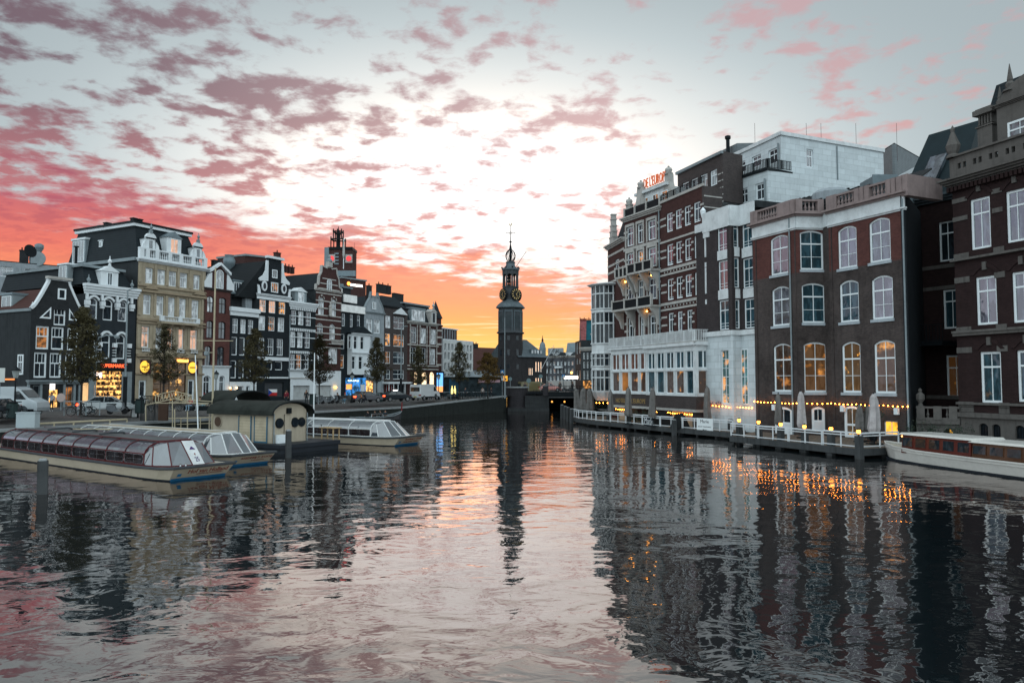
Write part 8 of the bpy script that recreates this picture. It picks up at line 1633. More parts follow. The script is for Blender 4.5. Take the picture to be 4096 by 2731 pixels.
def sign(px, py, Y, label, shape, col, post=True, r=.32, z0=ZS, txt=None, gl=0):
 p = atY(px, py, Y); o = thing('road_sign', (p.x, p.y, z0), label, 'sign'); h = p.z - z0; m = glow('signlit_%d' % px, col, gl) if gl else mat('sign_col_%d' % px, col, .5, var=.05)
 if shape == 'disc': MB().disc((0, -.06, h), (0, -1, 0), r, .04, 16).build('plate', m, o, local=True)
 else: q = MB().box(-r, r, -.08, -.04, h - r * (1.3 if shape == 'tall' else 1), h + r * (1.3 if shape == 'tall' else 1)).build('plate', m, o, local=True)
 if txt == 'arrow': MB().box(-r * .5, r * .5, -.1, -.081, h - r * .8, h + .0).prism([(0, 0), (0, 0), (0, 0)], 0, 0).build('symbol', M_ink, o, local=True)
 if txt == 'tri': MB(lambda x, z, y: (x, y, z)).prism([(-r * .75, h - r * .7), (r * .75, h - r * .7), (0, h + r * .75)], -.1, -.085).build('symbol', M_rwht, o, local=True)
 if post: MB().tube([(0, 0, 0), (0, 0, h + r)], .045, 6).build('post', M_greyp, o, local=True)
sign(2009, 1487, 123.3, 'blue square crossing sign on the quay end left of the tower door', 'sq', (.03, .16, .36), txt='tri', r=.3); sign(2022, 1513, 123, 'yellow-orange detour sign with black arrow at the quay end', 'tall', (1.0, .42, .02), txt='arrow', r=.33, gl=.7); sign(2010, 1515, 122.9, 'small white plate left of the yellow detour sign', 'tall', (.5, .5, .5), post=False, r=.2)
sign(2041, 1515, 126, 'grey round sign back right of the tall quay-end pole', 'disc', (.13, .19, .20)); sign(2115, 1522, 128, 'grey round sign back with plate before the tower door', 'disc', (.13, .19, .20), r=.4); sign(2163, 1505, 130, 'grey oval sign back before the annex windows', 'disc', (.13, .19, .20), r=.35)
sign(2254, 1504, 140, 'blue square sign above red one beyond the bridge', 'sq', (.03, .16, .36), txt='tri', r=.3); sign(245, 1590, 72, 'pale round sign back outside the souvenir shop', 'disc', (.40, .32, .30), r=.42); sign(0, 1500, 52, 'white parking board cut off at the left photo edge', 'tall', (.45, .47, .45), r=.38)
o = thing('lit_kiosk_sign', atY(2286, 1509, 150), 'bright white illuminated bar canopy beyond the bridge', 'sign'); MB().box(-1.5, 1.3, -.3, .3, -.3, .3).build('light_box', glow('lightbox_white', (1, .85, .7), 3), o, local=True); MB().ball((.0, 0, .95), .25, 8, 5).build('lamp', glow('lamp_orange3', (1, .45, .1), 5), o, local=True); MB().tube([(0, 0, -.3), (0, 0, -4.2)], .08).build('post', M_iron, o, local=True)
o = thing('advert_pillar', gp(1815, 119), 'dark poster pillar with glowing yellow bottle picture at its foot', 'advert'); MB().box(-.9, .9, -.25, .25, 0, 3.5).build('case', M_iron, o, local=True); pp = MB().box(-.75, .75, -.29, -.26, .4, 3.2).build('poster', mat('poster_blue', (.015, .06, .10), .3), o, local=True)
for x in (-.25, .2): MB().lathe((x, -.34, .6), [(.16, 0), (.16, .9), (.06, 1.2), (.06, 1.5)], 8).build('bottle', glow('bottle_yellow', (1, .8, .25), 1.6), pp, local=True)
o = thing('advert_screen', (*atY(1760, 1500, 135).xy, ZS), 'narrow glowing blue and orange advert screen right of the turret building', 'advert'); MB().box(-.75, .75, -.15, .15, .2, 4.6).build('case', M_iron, o, local=True); MB().box(-.55, .55, -.2, -.16, 1.8, 4.3).build('screen', glow('screen_blue', (.12, .35, .75), 1.6), o, local=True); MB().box(-.55, .55, -.21, -.17, .9, 1.9).build('screen_lower', glow('screen_orange', (1, .35, .1), 1.2), o, local=True)
o = thing('market_stall', (*atY(1905, 1500, 140).xy, ZS), 'dark graffitied stall with white roof behind the parked bicycles', 'stall'); MB().box(-6, 5, -2, 2, 0, 3.6).build('body', mat('stall_dark', (.02, .03, .035), .6, var=.8, vs=1.2), o, local=True); MB().box(-6.5, 5.5, -2.6, 2.4, 3.6, 3.8).box(-4, 3, -1, 1, 3.8, 4.6).build('roof', M_grey, o, local=True); MB().box(.5, 4.5, -2.08, -2.0, 2.6, 3.1).build('sign_strip', mat('strip_pink', (.4, .25, .28), .5), o, local=True); MB().box(-5, -3, -2.06, -2.0, 1.2, 2.6).build('mural', mat('mural_grey', (.2, .3, .32), .6, var=.9, vs=2.5), o, local=True)
def bench(px, Y, label, rz):
 p = gp(px, Y); o = thing('bench', tuple(p), label, 'bench', 'benches along the quay', rz=rz)
 MB().box(-.9, .9, -.25, .25, .42, .47).build('seat', M_wood, o, local=True); MB().hexa([(-.9, .2, .55), (.9, .2, .55), (.9, .25, .55), (-.9, .25, .55), (-.9, .33, .95), (.9, .33, .95), (.9, .38, .95), (-.9, .38, .95)]).build('backrest', M_wood, o, local=True)
 for s in (-1, 1): MB().tube([(s * .75, -.22, 0), (s * .75, -.15, .42), (s * .75, .2, .42), (s * .75, .38, .95)], .03, 5).tube([(s * .75, .15, .42), (s * .75, .3, 0)], .03, 5).build('leg', M_iron, o, local=True)
 return o
# ================================================================ people
SKIN = mat('skin', (.30, .17, .12), .6)
def person(loc, rz, pose, top, legs, label, hair=(.03, .02, .015), shoes=(.5, .5, .5), s=1.0, z=None, group=None):
 """one continuous skinned figure; joints are set for the pose, face -y"""
 o = thing('person', loc, label, 'person', group, rz=rz)
 if pose in ('sit', 'hunch', 'boat'):
  zp = .50; ln = {'sit': -.02, 'hunch': -.26, 'boat': -.08}[pose]
  J = {'pel': (0, .0, zp), 'wa': (0, ln * .3, zp + .18), 'ch': (0, ln, zp + .42), 'ne': (0, ln * 1.25, zp + .58), 'he': (0, ln * 1.5 - .02, zp + .70), 'to': (0, ln * 1.5 - .03, zp + .82)}
  for k, x in (('l', -.1), ('r', .1)): J['hp' + k] = (x, -.03, zp); J['kn' + k] = (x * 1.3, -.45, zp + .02); J['an' + k] = (x * 1.3, -.42, .09); J['ft' + k] = (x * 1.4, -.60, .04)
  for k, x in (('l', -1), ('r', 1)): J['sh' + k] = (x * .18, ln, zp + .50); J['el' + k] = (x * .25, ln - .12, zp + .24); J['ha' + k] = (x * .10, ln - .36 if pose != 'hunch' else -.5, zp + .16); J['fi' + k] = (x * .06, J['ha' + k][1] - .08, zp + .14)
 else:
  w = .22 if pose == 'walk' else .05
  J = {'pel': (0, 0, .92), 'wa': (0, 0, 1.1), 'ch': (0, 0, 1.35), 'ne': (0, -.01, 1.50), 'he': (0, -.02, 1.62), 'to': (0, -.02, 1.74)}
  for k, x, d in (('l', -.1, -1), ('r', .1, 1)): J['hp' + k] = (x, 0, .9); J['kn' + k] = (x, d * w * .5 - .04, .5); J['an' + k] = (x, d * w + .04, .09); J['ft' + k] = (x * 1.1, d * w - .12, .04)
  for k, x, d in (('l', -1, 1), ('r', 1, -1)): J['sh' + k] = (x * .19, 0, 1.43); J['el' + k] = (x * .25, d * w * .4 + .03, 1.16); J['ha' + k] = (x * .24, d * w * .9 - .06, .92); J['fi' + k] = (x * .22, d * w * .9 - .09, .83)
 RD = {'pel': .14, 'wa': .13, 'ch': .155, 'ne': .06, 'he': .095, 'to': .075, 'hp': .10, 'kn': .062, 'an': .045, 'ft': .045, 'sh': .075, 'el': .048, 'ha': .034, 'fi': .028}
 names = list(J); idx = {n: i for i, n in enumerate(names)}; E_ = [('pel', 'wa'), ('wa', 'ch'), ('ch', 'ne'), ('ne', 'he'), ('he', 'to')]
 for k in 'lr': E_ += [('pel', 'hp' + k), ('hp' + k, 'kn' + k), ('kn' + k, 'an' + k), ('an' + k, 'ft' + k), ('ch', 'sh' + k), ('sh' + k, 'el' + k), ('el' + k, 'ha' + k), ('ha' + k, 'fi' + k)]
 me = bpy.data.meshes.new('body'); me.from_pydata([tuple(c * s for c in J[n]) for n in names], [(idx[a], idx[b]) for a, b in E_], []); t_ = bpy.data.objects.new('body', me); COL.objects.link(t_)
 md = t_.modifiers.new('skin', 'SKIN'); sv = me.skin_vertices[0].data
 for n in names: r = RD[n if n in RD else n[:2]] * s; sv[idx[n]].radius = (r * (1.25 if n in ('ch', 'pel') else 1), r * (.85 if n in ('ch', 'pel', 'wa') else 1))
 sv[0].use_root = True; sb = t_.modifiers.new('sub', 'SUBSURF'); sb.levels = 1; sb.render_levels = 1
 dg = bpy.context.evaluated_depsgraph_get(); dg.update(); m2 = bpy.data.meshes.new_from_object(t_.evaluated_get(dg)); bpy.data.objects.remove(t_)
 m2.materials.clear(); [m2.materials.append(x) for x in (SKIN, mat('cloth_%d_%d_%d' % tuple(int(v * 99) for v in top), top, .85, var=.3, vs=4), mat('cloth_%d_%d_%d' % tuple(int(v * 99) for v in legs), legs, .85, var=.3, vs=4), mat('cloth_%d_%d_%d' % tuple(int(v * 99) for v in shoes), shoes, .7))]
 grp = lambda n: 0 if n in ('he', 'to', 'ne') or n[:2] in ('ha', 'fi') else 2 if n[:2] in ('hp', 'kn', 'an') or n == 'pel' else 3 if n[:2] == 'ft' else 1
 JV = [(Vector(J[n]) * s, grp(n)) for n in names] + [((Vector(J['sh' + k]) + Vector(J['el' + k])) / 2 * s, 1) for k in 'lr'] + [((Vector(J['el' + k]) * .6 + Vector(J['ha' + k]) * .4) * s, 1) for k in 'lr'] + [((Vector(J['kn' + k]) + Vector(J['an' + k])) / 2 * s, 2) for k in 'lr'] + [((Vector(J['kn' + k]) + Vector(J['hp' + k])) / 2 * s, 2) for k in 'lr']
 for p in m2.polygons: c = p.center; p.material_index = min(JV, key=lambda q: (q[0] - c).length_squared)[1]; p.use_smooth = True
 b = bpy.data.objects.new('body', m2); COL.objects.link(b); b.parent = o
 h_ = Vector(J['to']) * s; MB().ball((h_.x, h_.y + .03 * s, h_.z - .05 * s), .105 * s, 8, 6).build('hair', mat('hair_%d' % int(hair[0] * 99), hair, .8), o, local=True, smooth=True)
 return o
R = random.Random(11)
b = bench(1432, 80.5, 'park bench carrying two seated people left of the taxi', math.radians(-25)); person(b.location + Vector((.35, -.1, 0)), math.radians(-25 + 20), 'hunch', (.40, .15, .05), (.02, .02, .03), 'seated person in orange-brown jacket and white shoes on the bench')
person(b.location + Vector((-.9, .4, 0)) + Vector((1.9, -.3, 0)), math.radians(-30), 'hunch', (.03, .03, .035), (.02, .02, .025), 'seated person in black leaning forward beside the orange-jacketed one', shoes=(.1, .1, .1))
b = bench(1375, 80, 'park bench with person in dark top and red cap, by the scooters', math.radians(-20)); person(b.location + Vector((.2, -.1, 0)), math.radians(-10), 'sit', (.03, .035, .04), (.10, .22, .30), 'seated person in dark jacket, teal jeans and red cap by the scooters', hair=(.45, .05, .02))
person(b.location + Vector((-.6, -.05, 0)), math.radians(-20), 'hunch', (.02, .02, .02), (.03, .03, .03), 'seated person all in black left of the red-capped one', shoes=(.1, .1, .1))
b = bench(1722, 104, 'park bench in front of the white van with a red-jacketed person', math.radians(-30)); person(b.location + Vector((.2, -.1, 0)), math.radians(-20), 'hunch', (.45, .03, .05), (.02, .02, .025), 'seated person in bright red jacket before the white van'); person(b.location + Vector((-.55, .1, 0)), math.radians(-30), 'sit', (.02, .02, .03), (.03, .03, .03), 'seated person in dark clothes left of the red jacket')
b = bench(1800, 112, 'park bench with one dark figure, under the fourth narrow quay tree', math.radians(-40)); person(b.location + Vector((.6, -.1, 0)), math.radians(40), 'sit', (.02, .02, .025), (.02, .02, .02), 'seated person in black with white shoes on the furthest bench')
for (px, Y, tp, lg, lb) in ((762, 71, (.35, .03, .04), (.20, .30, .38), 'seated person in red coat and pale jeans on the quay edge'), (800, 71, (.05, .05, .04), (.28, .30, .30), 'seated person in dark green with grey trousers on the quay edge'), (815, 71.3, (.06, .08, .08), (.20, .32, .36), 'seated person in dark jacket and blue jeans, rightmost on the quay edge')):
 p = gp(px, Y); person(tuple(p), math.radians(-15), 'sit', tp, lg, lb)
w_ = thing('quay_seat', gp(790, 71.2), 'low dark bench under the three people by the arch sign', 'bench'); MB().box(-1.3, 1.3, -.1, .35, 0, .42).build('block', M_iron, w_, local=True)
for i, (px, Y, z_, tp, lb, ps) in enumerate(((2240, 127, ZB, (.03, .03, .03), 'standing person in black on the bridge right of the pink car', 'stand'), (2100, 131, 3.0, (.02, .02, .03), 'person in black walking before the tower door', 'walk'), (2290, 128, ZB, (.06, .05, .05), 'person walking on the bridge near its right end', 'walk'), (1700, 113, ZS, (.03, .03, .03), 'person walking right of the white van', 'walk'), (1930, 128, ZS, (.35, .30, .28), 'person in pale coat behind the parked bicycles', 'stand'), (1862, 126, ZS, (.03, .04, .05), 'dark standing figure among the parked bicycles', 'stand'), (1965, 131, ZS, (.04, .03, .03), 'dark figure walking left of the clock tower foot', 'walk'), (1145, 88, ZS, (.15, .02, .03), 'person in maroon standing by the flag shutter', 'stand'), (1225, 86, ZS, (.02, .02, .02), 'black-clad person standing before the white shutters', 'stand'), (205, 70, ZS, (.30, .31, .33), 'person in pale top outside the souvenir shop', 'stand'))):
 p = gp(px, Y) if z_ == ZS else atY(px, 1500, Y); person((p.x, p.y, p.z if z_ == ZS else z_), R.uniform(-1, 1), ps, tp, (.02, .025, .03), lb)
# open sloop with its crew
SL = thing('sloop', (*atZ(1512, 1684, 0).xy, 0), 'small dark open sloop with passengers passing along the quay wall', 'boat', rz=math.radians(54)); sst2 = [(-4.2, .55, .62), (-3, .85, .55), (0, 1, .5), (2.2, .8, .62), (3.5, .4, .85), (4.2, .03, 1.1)]; mb = MB(); Rr_ = [mb.pts([(x * .92, 0, -.3), (x * .96, -.95 * w * .8, .1), (x, -.95 * w, g_), (x, -.85 * w, g_), (x * .9, -.6 * w, .15), (x * .9, .6 * w, .15), (x, .85 * w, g_), (x, .95 * w, g_), (x * .96, .95 * w * .8, .1)]) for x, w, g_ in sst2]
for A, B in zip(Rr_, Rr_[1:]): [mb.f.append([A[k], A[(k + 1) % 9], B[(k + 1) % 9], B[k]]) for k in range(9)]
mb.f.append(Rr_[0]); mb.f.append(Rr_[-1]); mb.build('hull', mat('sloop_hull', (.04, .045, .05), .4, coat=.4), SL, local=True); mb = MB()
for s in (-1, 1): mb.tube([(x, s * .93 * w, g_ + .03) for x, w, g_ in sst2], .05, 5)
mb.build('gunwale', M_greyp, SL, local=True); MB().tube([(-1.8, -.7, .5), (-1.7, -.6, .95), (.2, -.6, .95), (.3, -.7, .5)], .03, 5).build('handrail', M_chrome, SL, local=True); MB().tube([(4.0, 0, .9), (4.3, 0, 2.4)], .03, 5).build('flagstaff', M_iron, SL, local=True); MB().hexa([(4.05, 0, 1.2), (4.3, 0, 1.2), (4.3, .03, 1.2), (4.05, .03, 1.2), (4.2, 0, 2.3), (4.35, 0, 2.3), (4.35, .03, 2.3), (4.2, .03, 2.3)]).build('pennant', mat('pennant_red', (.25, .03, .03), .7), SL, local=True)
for i, (dx_, tp, lb) in enumerate(((-1.6, (.03, .03, .04), 'passenger at the left in the dark open sloop'), (-.4, (.05, .04, .04), 'passenger second from left in the open sloop'), (.5, (.02, .02, .02), 'passenger in black sitting high in the open sloop'), (1.2, (.03, .04, .05), 'helmsman at the right end of the open sloop crew'))):
 p = SL.location + Vector((dx_ * .59, dx_ * .81, .05)); person(p, R.uniform(-2, 1), 'boat', tp, (.03, .03, .03), lb)
# ================================================================ vehicles
M_tyre = mat('tyre', (.012, .012, .013), .8); M_tail = glow('tail_lamp', (1.0, .06, .015), 9); M_rim = mat('rim', (.30, .31, .32), .35, metal=.7); G_car = glass('car_glass', (.012, .016, .018))
def wheel(o, x, y, r, s, w=.2):
 t_ = MB().lathe((0, 0, 0), [(r * .62, -w / 2), (r * .95, -w / 2), (r, -w * .3), (r, w * .3), (r * .95, w / 2), (r * .62, w / 2)], 16); t_.v = [(x + a, y + c, r + b) for a, b, c in t_.v]; q = t_.build('wheel', M_tyre, o, local=True)
 m = MB().disc((x, y + s * w * .42, r), (0, 1, 0), r * .64, .06, 12);
 m.build('rim', M_rim, q, local=True)
def car(px, Y, rz, body_c, label, kind='sedan', z0=ZS, tail=True, cat='car', grp='cars on the quay street', taxi=False, L=None, mp=None):
 p = atY(px, 1550, Y)
 if z0 == ZS: p = gp(px, Y); z0 = p.z
 name = {'sedan': 'parked_car', 'van': 'delivery_van', 'beetle': 'beetle_shaped_car'}[kind]; o = thing(name, (p.x, p.y, z0), label, cat, grp, rz=rz)
 if kind == 'sedan': L, W_, prof, gl, wr, wx = 4.6, 1.8, [(-2.3, .35), (-2.32, .75), (-2.2, .95), (-1.6, 1.0), (1.0, .98), (1.9, .86), (2.25, .65), (2.3, .35)], [(-1.75, .98), (-1.05, 1.40), (-.2, 1.45), (.35, 1.40), (1.15, .97)], .33, 1.4
 elif kind == 'beetle': L, W_, prof, gl, wr, wx = 4.0, 1.6, [(-2.0, .3), (-2.0, .6), (-1.7, .85), (-1.2, .95), (1.0, .92), (1.6, .8), (1.95, .5), (2.0, .3)], [(-1.6, .92), (-.9, 1.35), (-.3, 1.48), (.2, 1.42), (.8, .92)], .33, 1.25
 else: L, W_, prof, gl, wr, wx = 5.6, 1.95, [(-2.8, .4), (-2.85, 1.1), (-2.8, 2.15), (-2.6, 2.35), (.9, 2.38), (1.35, 2.2), (2.1, 1.45), (2.75, 1.15), (2.85, .7), (2.8, .4)], None, .37, 1.85
 paint = mat('paint_' + '_'.join(str(int(c * 100)) for c in body_c), body_c, .35, var=.06, vs=.8, coat=.6, metal=.2)
 mb = MB(lambda x, z, y: (x, y, z)); n = len(prof); A = mb.pts([(x, z, -W_ / 2 * (.93 if z > .9 else 1)) for x, z in prof]); B = mb.pts([(x, z, W_ / 2 * (.93 if z > .9 else 1)) for x, z in prof]); mb.f.append(A[::-1]); mb.f.append(B)
 for k in range(n): mb.f.append([A[k], A[(k + 1) % n], B[(k + 1) % n], B[k]])
 bd_ = mb.build('body', paint, o, local=True)
 bv = bd_.modifiers.new('bevel', 'BEVEL'); bv.width = .05; bv.segments = 2
 if gl:
  mb = MB(lambda x, z, y: (x, y, z)); n = len(gl); A = mb.pts([(x, z, -W_ / 2 * (.90 if z < 1.1 else .70)) for x, z in gl]); B = mb.pts([(x, z, W_ / 2 * (.90 if z < 1.1 else .70)) for x, z in gl]); mb.f.append(A[::-1]); mb.f.append(B)
  for k in range(n): mb.f.append([A[k], A[(k + 1) % n], B[(k + 1) % n], B[k]])
  mb.build('windows', G_car, o, local=True); zt_ = max(z for x, z in gl); xs = [x for x, z in gl if z > zt_ - .1]
  MB().box(min(xs) - .08, max(xs) + .05, -W_ * .34, W_ * .34, zt_ - .06, zt_ + .03).build('roof', paint, o, local=True); mb = MB()
  for s in (-1, 1):
   for (x0_, z0_), (x1_, z1_) in ((gl[0], gl[1]), ((-.25, .98), (-.22, zt_)), (gl[-1], gl[-2])): mb.tube([(x0_, s * W_ / 2 * .90, z0_), (x1_, s * W_ / 2 * .71, z1_)], .035, 4)
  mb.build('pillars', paint, o, local=True)
 else:
  for s in (-1, 1): MB().hexa([(1.0, s * W_ * .47, 1.35), (1.95, s * W_ * .47, 1.35), (1.95, s * W_ * .458, 1.35), (1.0, s * W_ * .458, 1.35), (1.0, s * W_ * .47, 2.0), (1.4, s * W_ * .47, 2.0), (1.4, s * W_ * .458, 2.0), (1.0, s * W_ * .458, 2.0)]).build('side_window', G_car, o, local=True); MB().box(-2.7, 2.6, s * W_ * .502 - .02, s * W_ * .502 + .02, .38, .58).build('sill_trim', M_iron, o, local=True)
  MB().box(-2.87, -2.82, -.75, .75, 1.35, 1.95).build('rear_window', G_car, o, local=True); mb = MB(lambda x, z, y: (x, y, z)); mb.hexa([(1.48, 2.08, -.8), (2.04, 1.50, -.8), (2.04, 1.50, .8), (1.48, 2.08, .8), (1.52, 2.12, -.8), (2.08, 1.54, -.8), (2.08, 1.54, .8), (1.52, 2.12, .8)]); mb.build('windscreen', G_car, o, local=True)
 for x in (-wx, wx):
  for s in (-1, 1): wheel(o, x, s * (W_ / 2 - .08), wr, s)
 xr, xf = prof[1][0] - .01, prof[-2][0] - .06
 for s in (-1, 1):
  MB().box(xr - .04, xr + .12, s * W_ * .40 - .2, s * W_ * .40 + .16, .72, .88).build('tail_light', M_tail if tail else mat('tail_off', (.2, .01, .01), .3), o, local=True); MB().box(xf - .1, xf + .04, s * W_ * .36 - .15, s * W_ * .36 + .15, .60, .76).build('headlight', mat('headlamp', (.5, .5, .5), .2), o, local=True)
 MB().box(xr - .03, xr + .02, -.26, .26, .52, .64).build('number_plate', mat('plate_yellow', (.4, .32, .05), .5), o, local=True)
 if taxi: MB().box(-.2, .1, -.35, .35, 1.47, 1.62).build('roof_sign', glow('taxi_white', (1, .95, .9), 3), o, local=True)
 return o
car(30, 60.5, math.radians(3), (.36, .40, .42), 'large white delivery van with dark sills at the left photo edge', 'van', tail=False, cat='van', grp='vans on the quay street'); car(432, 66, math.radians(22), (.34, .37, .38), 'silver saloon car with red tail lights before the supermarket')
car(1462, 92, math.radians(48), (.10, .10, .11), 'dark-tailed grey car with glowing red brake lights by the blue shop'); car(1582, 101, math.radians(40), (.02, .025, .03), 'black taxi with lit roof sign before the pediment house', taxi=True); car(1700, 111, math.radians(66), (.50, .53, .54), 'white van with dark rear window before the turret corner building', 'van', tail=False, cat='van', grp='vans on the quay street')
car(2200, 133, math.radians(5), (.60, .28, .25), 'pale pink rounded car crossing the bridge by the tower', 'beetle', z0=ZB, tail=False, grp=None); car(2135, 137, math.radians(20), (.14, .12, .06), 'yellowish van glimpsed behind the bastion parapet', 'van', z0=2.6, tail=False, cat='van', grp=None)
car(-5, 57, math.radians(95), (.05, .06, .07), 'dark car tail half cut off at the left photo edge', 'sedan', tail=False)
for nm, px, Y, lb in (('litter_bin', 48, 56.3, 'dark rectangular litter bin left of the utility box'), ('litter_bin', 558, 65, 'dark bin by the jetty gate'), ('litter_bin', 1250, 77, 'green litter bin right behind the kiosk roof'), ('litter_bin', 1520, 88, 'dark litter bin in a frame between car and taxi')):
 p = gp(px, Y); o = thing(nm, tuple(p), lb, 'bin', 'litter bins'); MB().lathe((0, 0, 0), [(.36, 0), (.4, .1), (.4, 1.05), (.34, 1.2)], 8).build('bin', mat('bin_green', (.025, .04, .04), .6), o, local=True); MB().box(-.42, .42, -.42, .42, 1.2, 1.27).build('lid', M_iron, o, local=True)
# bicycles and scooters
def bicycle():
 o = thing('bicycle', (0, 0, 0), 'x', 'bicycle', 'bicycles parked along the quay'); m = M_iron
 for x in (-.52, .52):
  w = MB().tube([(x + math.cos(2 * math.pi * k / 16) * .34, 0, .35 + math.sin(2 * math.pi * k / 16) * .34) for k in range(16)], .024, 5, closed=True).build('wheel', M_tyre, o, local=True); mb = MB()
  for k in range(6): a = math.pi * k / 6; mb.tube([(x - math.cos(a) * .33, 0, .35 - math.sin(a) * .33), (x + math.cos(a) * .33, 0, .35 + math.sin(a) * .33)], .006, 3)
  mb.build('spokes', M_greyp, w, local=True)
 MB().tube([(-.52, 0, .35), (-.12, 0, .3), (.4, 0, .82)], .022, 5).tube([(-.12, 0, .3), (-.25, 0, .88)], .02, 5).tube([(-.25, 0, .8), (-.52, 0, .35)], .016, 4).tube([(.52, 0, .35), (.38, 0, 1.02)], .022, 5).build('frame', m, o, local=True)
 MB().box(-.36, -.12, -.07, .07, .9, .97).build('saddle', M_iron, o, local=True); MB().tube([(.25, -.28, 1.02), (.40, 0, 1.05), (.25, .28, 1.02)], .018, 5).build('handlebar', M_chrome, o, local=True); MB().box(-.75, -.35, -.08, .08, .72, .75).build('rack', m, o, local=True); return o
bk = bicycle(); spots = [(345, 62, .1), (312, 60.5, .3), (60, 56.2, .8), (590, 69, 2.6), (700, 70, .9), (735, 70.5, .6)] + [(1828 + 11 * k, 118 + k * .45, 1.2 + .2 * (k % 3)) for k in range(13)] + [(1560, 92, .3), (1345, 82, .5), (1770, 114, .5), (2140, 124.9, .1), (2150, 125.0, .2), (2270, 125.6, .1), (2285, 125.7, 1.0), (2300, 125.8, .2)]
wh = ['leaning on the leftmost tree, the right one', 'chained at the leftmost tree, the left one', 'beside the litter bin at the left edge', 'by the iron gate', 'with red wheel glow behind the arch sign', 'right of the arch sign'] + ['number %s from the left in the long row' % w for w in 'one two three four five six seven eight nine ten eleven twelve thirteen'.split()] + ['by the taxi', 'left of the scooters', 'by the turret corner lantern', 'at the parapet behind the bastion, left', 'at the parapet behind the bastion, right', 'on the bridge right of the pink car', 'against the bridge rail, middle', 'at the right end of the bridge rail']
for i, ((px, Y, rz), lb) in enumerate(zip(spots, wh)):
 o = bk if i == 0 else copy_tree(bk); p = gp(px, Y) if px < 2100 else atY(px, 1500, Y); o.location = (p.x, p.y, ZB if px > 2200 else 2.6 if px > 2100 else p.z); o.rotation_euler.z = rz; o['label'] = ('dark bicycle ' + lb)
def scooter():
 o = thing('motor_scooter', (0, 0, 0), 'x', 'scooter', 'scooters parked on the quay')
 for x in (-.55, .6): MB().disc((x, 0, .25), (0, 1, 0), .25, .12, 12).build('wheel', M_tyre, o, local=True)
 MB(lambda x, z, y: (x, y, z)).prism([(-.85, .45), (-.8, .75), (-.2, .8), (-.05, .4), (.3, .3), (.35, .25), (-.4, .2), (-.7, .3)], -.16, .16).build('body', mat('scooter_grey', (.10, .11, .12), .35, coat=.4), o, local=True)
 MB(lambda x, z, y: (x, y, z)).prism([(.3, .25), (.62, .5), (.5, 1.0), (.4, 1.0), (.42, .5)], -.2, .2).build('leg_shield', MATS['scooter_grey'], o, local=True); MB().box(-.8, -.1, -.14, .14, .8, .9).build('saddle', M_iron, o, local=True); MB().tube([(.35, -.3, 1.05), (.45, 0, 1.0), (.35, .3, 1.05)], .03, 5).build('handlebar', M_iron, o, local=True); return o
sc_ = scooter()
for i, (px, Y, rz, lb) in enumerate(((1310, 80, .4, 'pale scooter, left of the pair before the white shutters'), (1332, 81, .8, 'pale scooter, right of the pair before the white shutters'), (468, 63.5, .2, 'scooter half hiding the silver car\'s front wheel'), (1275, 79, 1.0, 'scooter beside the green litter bin'))):
 o = sc_ if i == 0 else copy_tree(sc_); p = gp(px, Y); o.location = p; o.rotation_euler.z = rz; o['label'] = lb
for k, (px, Y) in enumerate(((1245, 77.5), (1492, 86), (1780, 112), (300, 61), (355, 61.5))):
 p = gp(px, Y); o = thing('tree_guard', tuple(p), ['grey hoop stand near the green bin', 'grey hoop stand behind the orange-jacketed person', 'grey hoop stand under the narrow tree by the lit pillar', 'grey hoop stand left of the leftmost tree trunk', 'grey hoop stand right of the leftmost tree trunk'][k], 'bike stand', 'metal hoop stands'); MB().tube([(-.9, 0, 0), (-.9, 0, 1.15), (.9, 0, 1.15), (.9, 0, 0)], .045, 5).build('hoop', M_greyp, o, local=True)
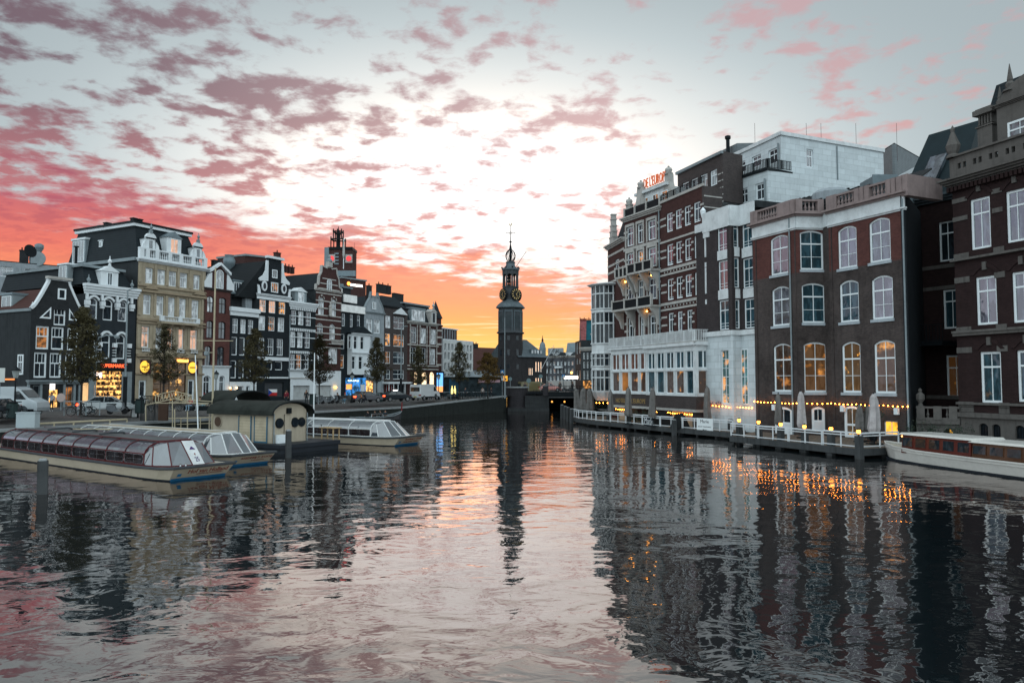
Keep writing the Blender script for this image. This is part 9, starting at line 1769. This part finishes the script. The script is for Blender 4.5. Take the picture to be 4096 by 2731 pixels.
# ================================================================ trees of the quay
M_leaf = mat('autumn_leaves', (.046, .040, .020), .7, var=.6, vs=1.2); M_leafy = mat('golden_leaves', (.095, .058, .018), .7, var=.6, vs=1.2)
def tree_mesh(seed, h, w, nclump, m, round_=False):
 rs = random.Random(seed); o = thing('street_tree', (0, 0, 0), 'x', 'tree', 'young trees along the quay'); tr = MB(); zb_ = h * (.30 if not round_ else .33)
 tr.tube([(0, 0, 0), (.03, 0, zb_), (rs.uniform(-.1, .1), rs.uniform(-.1, .1), h * .65), (rs.uniform(-.15, .15), 0, h * .93)], .11, 7, .02); lf = MB(); cl = []
 for k in range(nclump):
  f = rs.random() ** (1.0 if not round_ else .8); z = zb_ + (h - zb_) * (.04 + .96 * f); ww = w * (min(1, .55 + f * 2.2) * (1 - max(0, f - .35) / .65) ** .75 + .05 if not round_ else math.sqrt(max(.05, 1 - (2 * f - .85) ** 2)))
  a = rs.uniform(0, 6.28); r_ = ww * rs.uniform(.65, 1.3) * math.sqrt(rs.random()); c_ = (math.cos(a) * r_, math.sin(a) * r_, z); cl.append(c_); rr = rs.uniform(.22, .42) * (1.15 if round_ else 1)
  leaves(lf, c_, rr, 34, .10, rs, .8)
  if k % 2 == 0: tr.tube([(0, 0, max(zb_ * .95, z - r_ * 1.1 - .4)), (c_[0] * .5, c_[1] * .5, z - r_ * .45 - .15), c_], .03, 4, .008)
 tr.build('trunk', M_bark, o, local=True); lf.build('crown', m, o, local=True); return o
tA, tB, tC = tree_mesh(1, 8.8, 1.75, 200, M_leaf), tree_mesh(2, 8.8, 1.7, 190, M_leaf), tree_mesh(5, 7.2, 2.2, 190, M_leafy, True)
tspec = [(tA, 322, 62, 'leftmost and largest tree, dark narrow crown in front of the supermarket'), (tB, 652, 83, 'narrow tree in front of the cream building'), (tA, 1015, 87, 'narrow brownish tree in front of the low black house'), (tB, 1277, 94, 'narrow tree before the banded gable house'), (tA, 1506, 105, 'narrow tree before the grey gabled house'), (tB, 1672, 103, 'thin tree before the turret corner building'), (tA, 1836, 117, 'narrow tree before the white modern block'), (tC, 1952, 121, 'round-crowned golden autumn tree left of the clock tower')]
for i, (t_, px, Y, lb) in enumerate(tspec):
 first = (i in (0, 1, 7)); o = t_ if first else copy_tree(t_); p = gp(px, Y); o.location = p; o.rotation_euler.z = i * 1.3; k = (1.0, 1.02, 1.0, .98, 1.0, .85, 1.0, 1.0)[i] * p.y / Y; o.scale = (k * (1, 1.1, 1.0, 1.1, .9, .95, .95, 1)[i],) * 2 + (k,); o['label'] = lb
def bare_tree(px, Y, h, lb, z0=ZB):
 rs = random.Random(px); p = atY(px, 1500, Y); o = thing('bare_tree', (p.x, p.y, z0), lb, 'tree'); mb = MB()
 def br(a, d, L_, r, n):
  b_ = a + d * L_; mb.tube([a, (a + b_) / 2 + Vector((rs.uniform(-.1, .1), rs.uniform(-.1, .1), 0)) * L_, b_], r, 4, r * .6)
  if n: [br(b_, (d + Vector((rs.uniform(-.6, .6), rs.uniform(-.6, .6), rs.uniform(-.1, .4)))).normalized(), L_ * .7, r * .55, n - 1) for _ in range(3)]
 br(Vector((0, 0, 0)), Vector((0, 0, 1)), h * .38, .12, 4); mb.build('branches', M_bark, o, local=True)
bare_tree(2190, 150, 8.5, 'bare leafless tree right of the annex beyond the bridge'); bare_tree(2258, 165, 8, 'thin bare tree before the grey canal block')
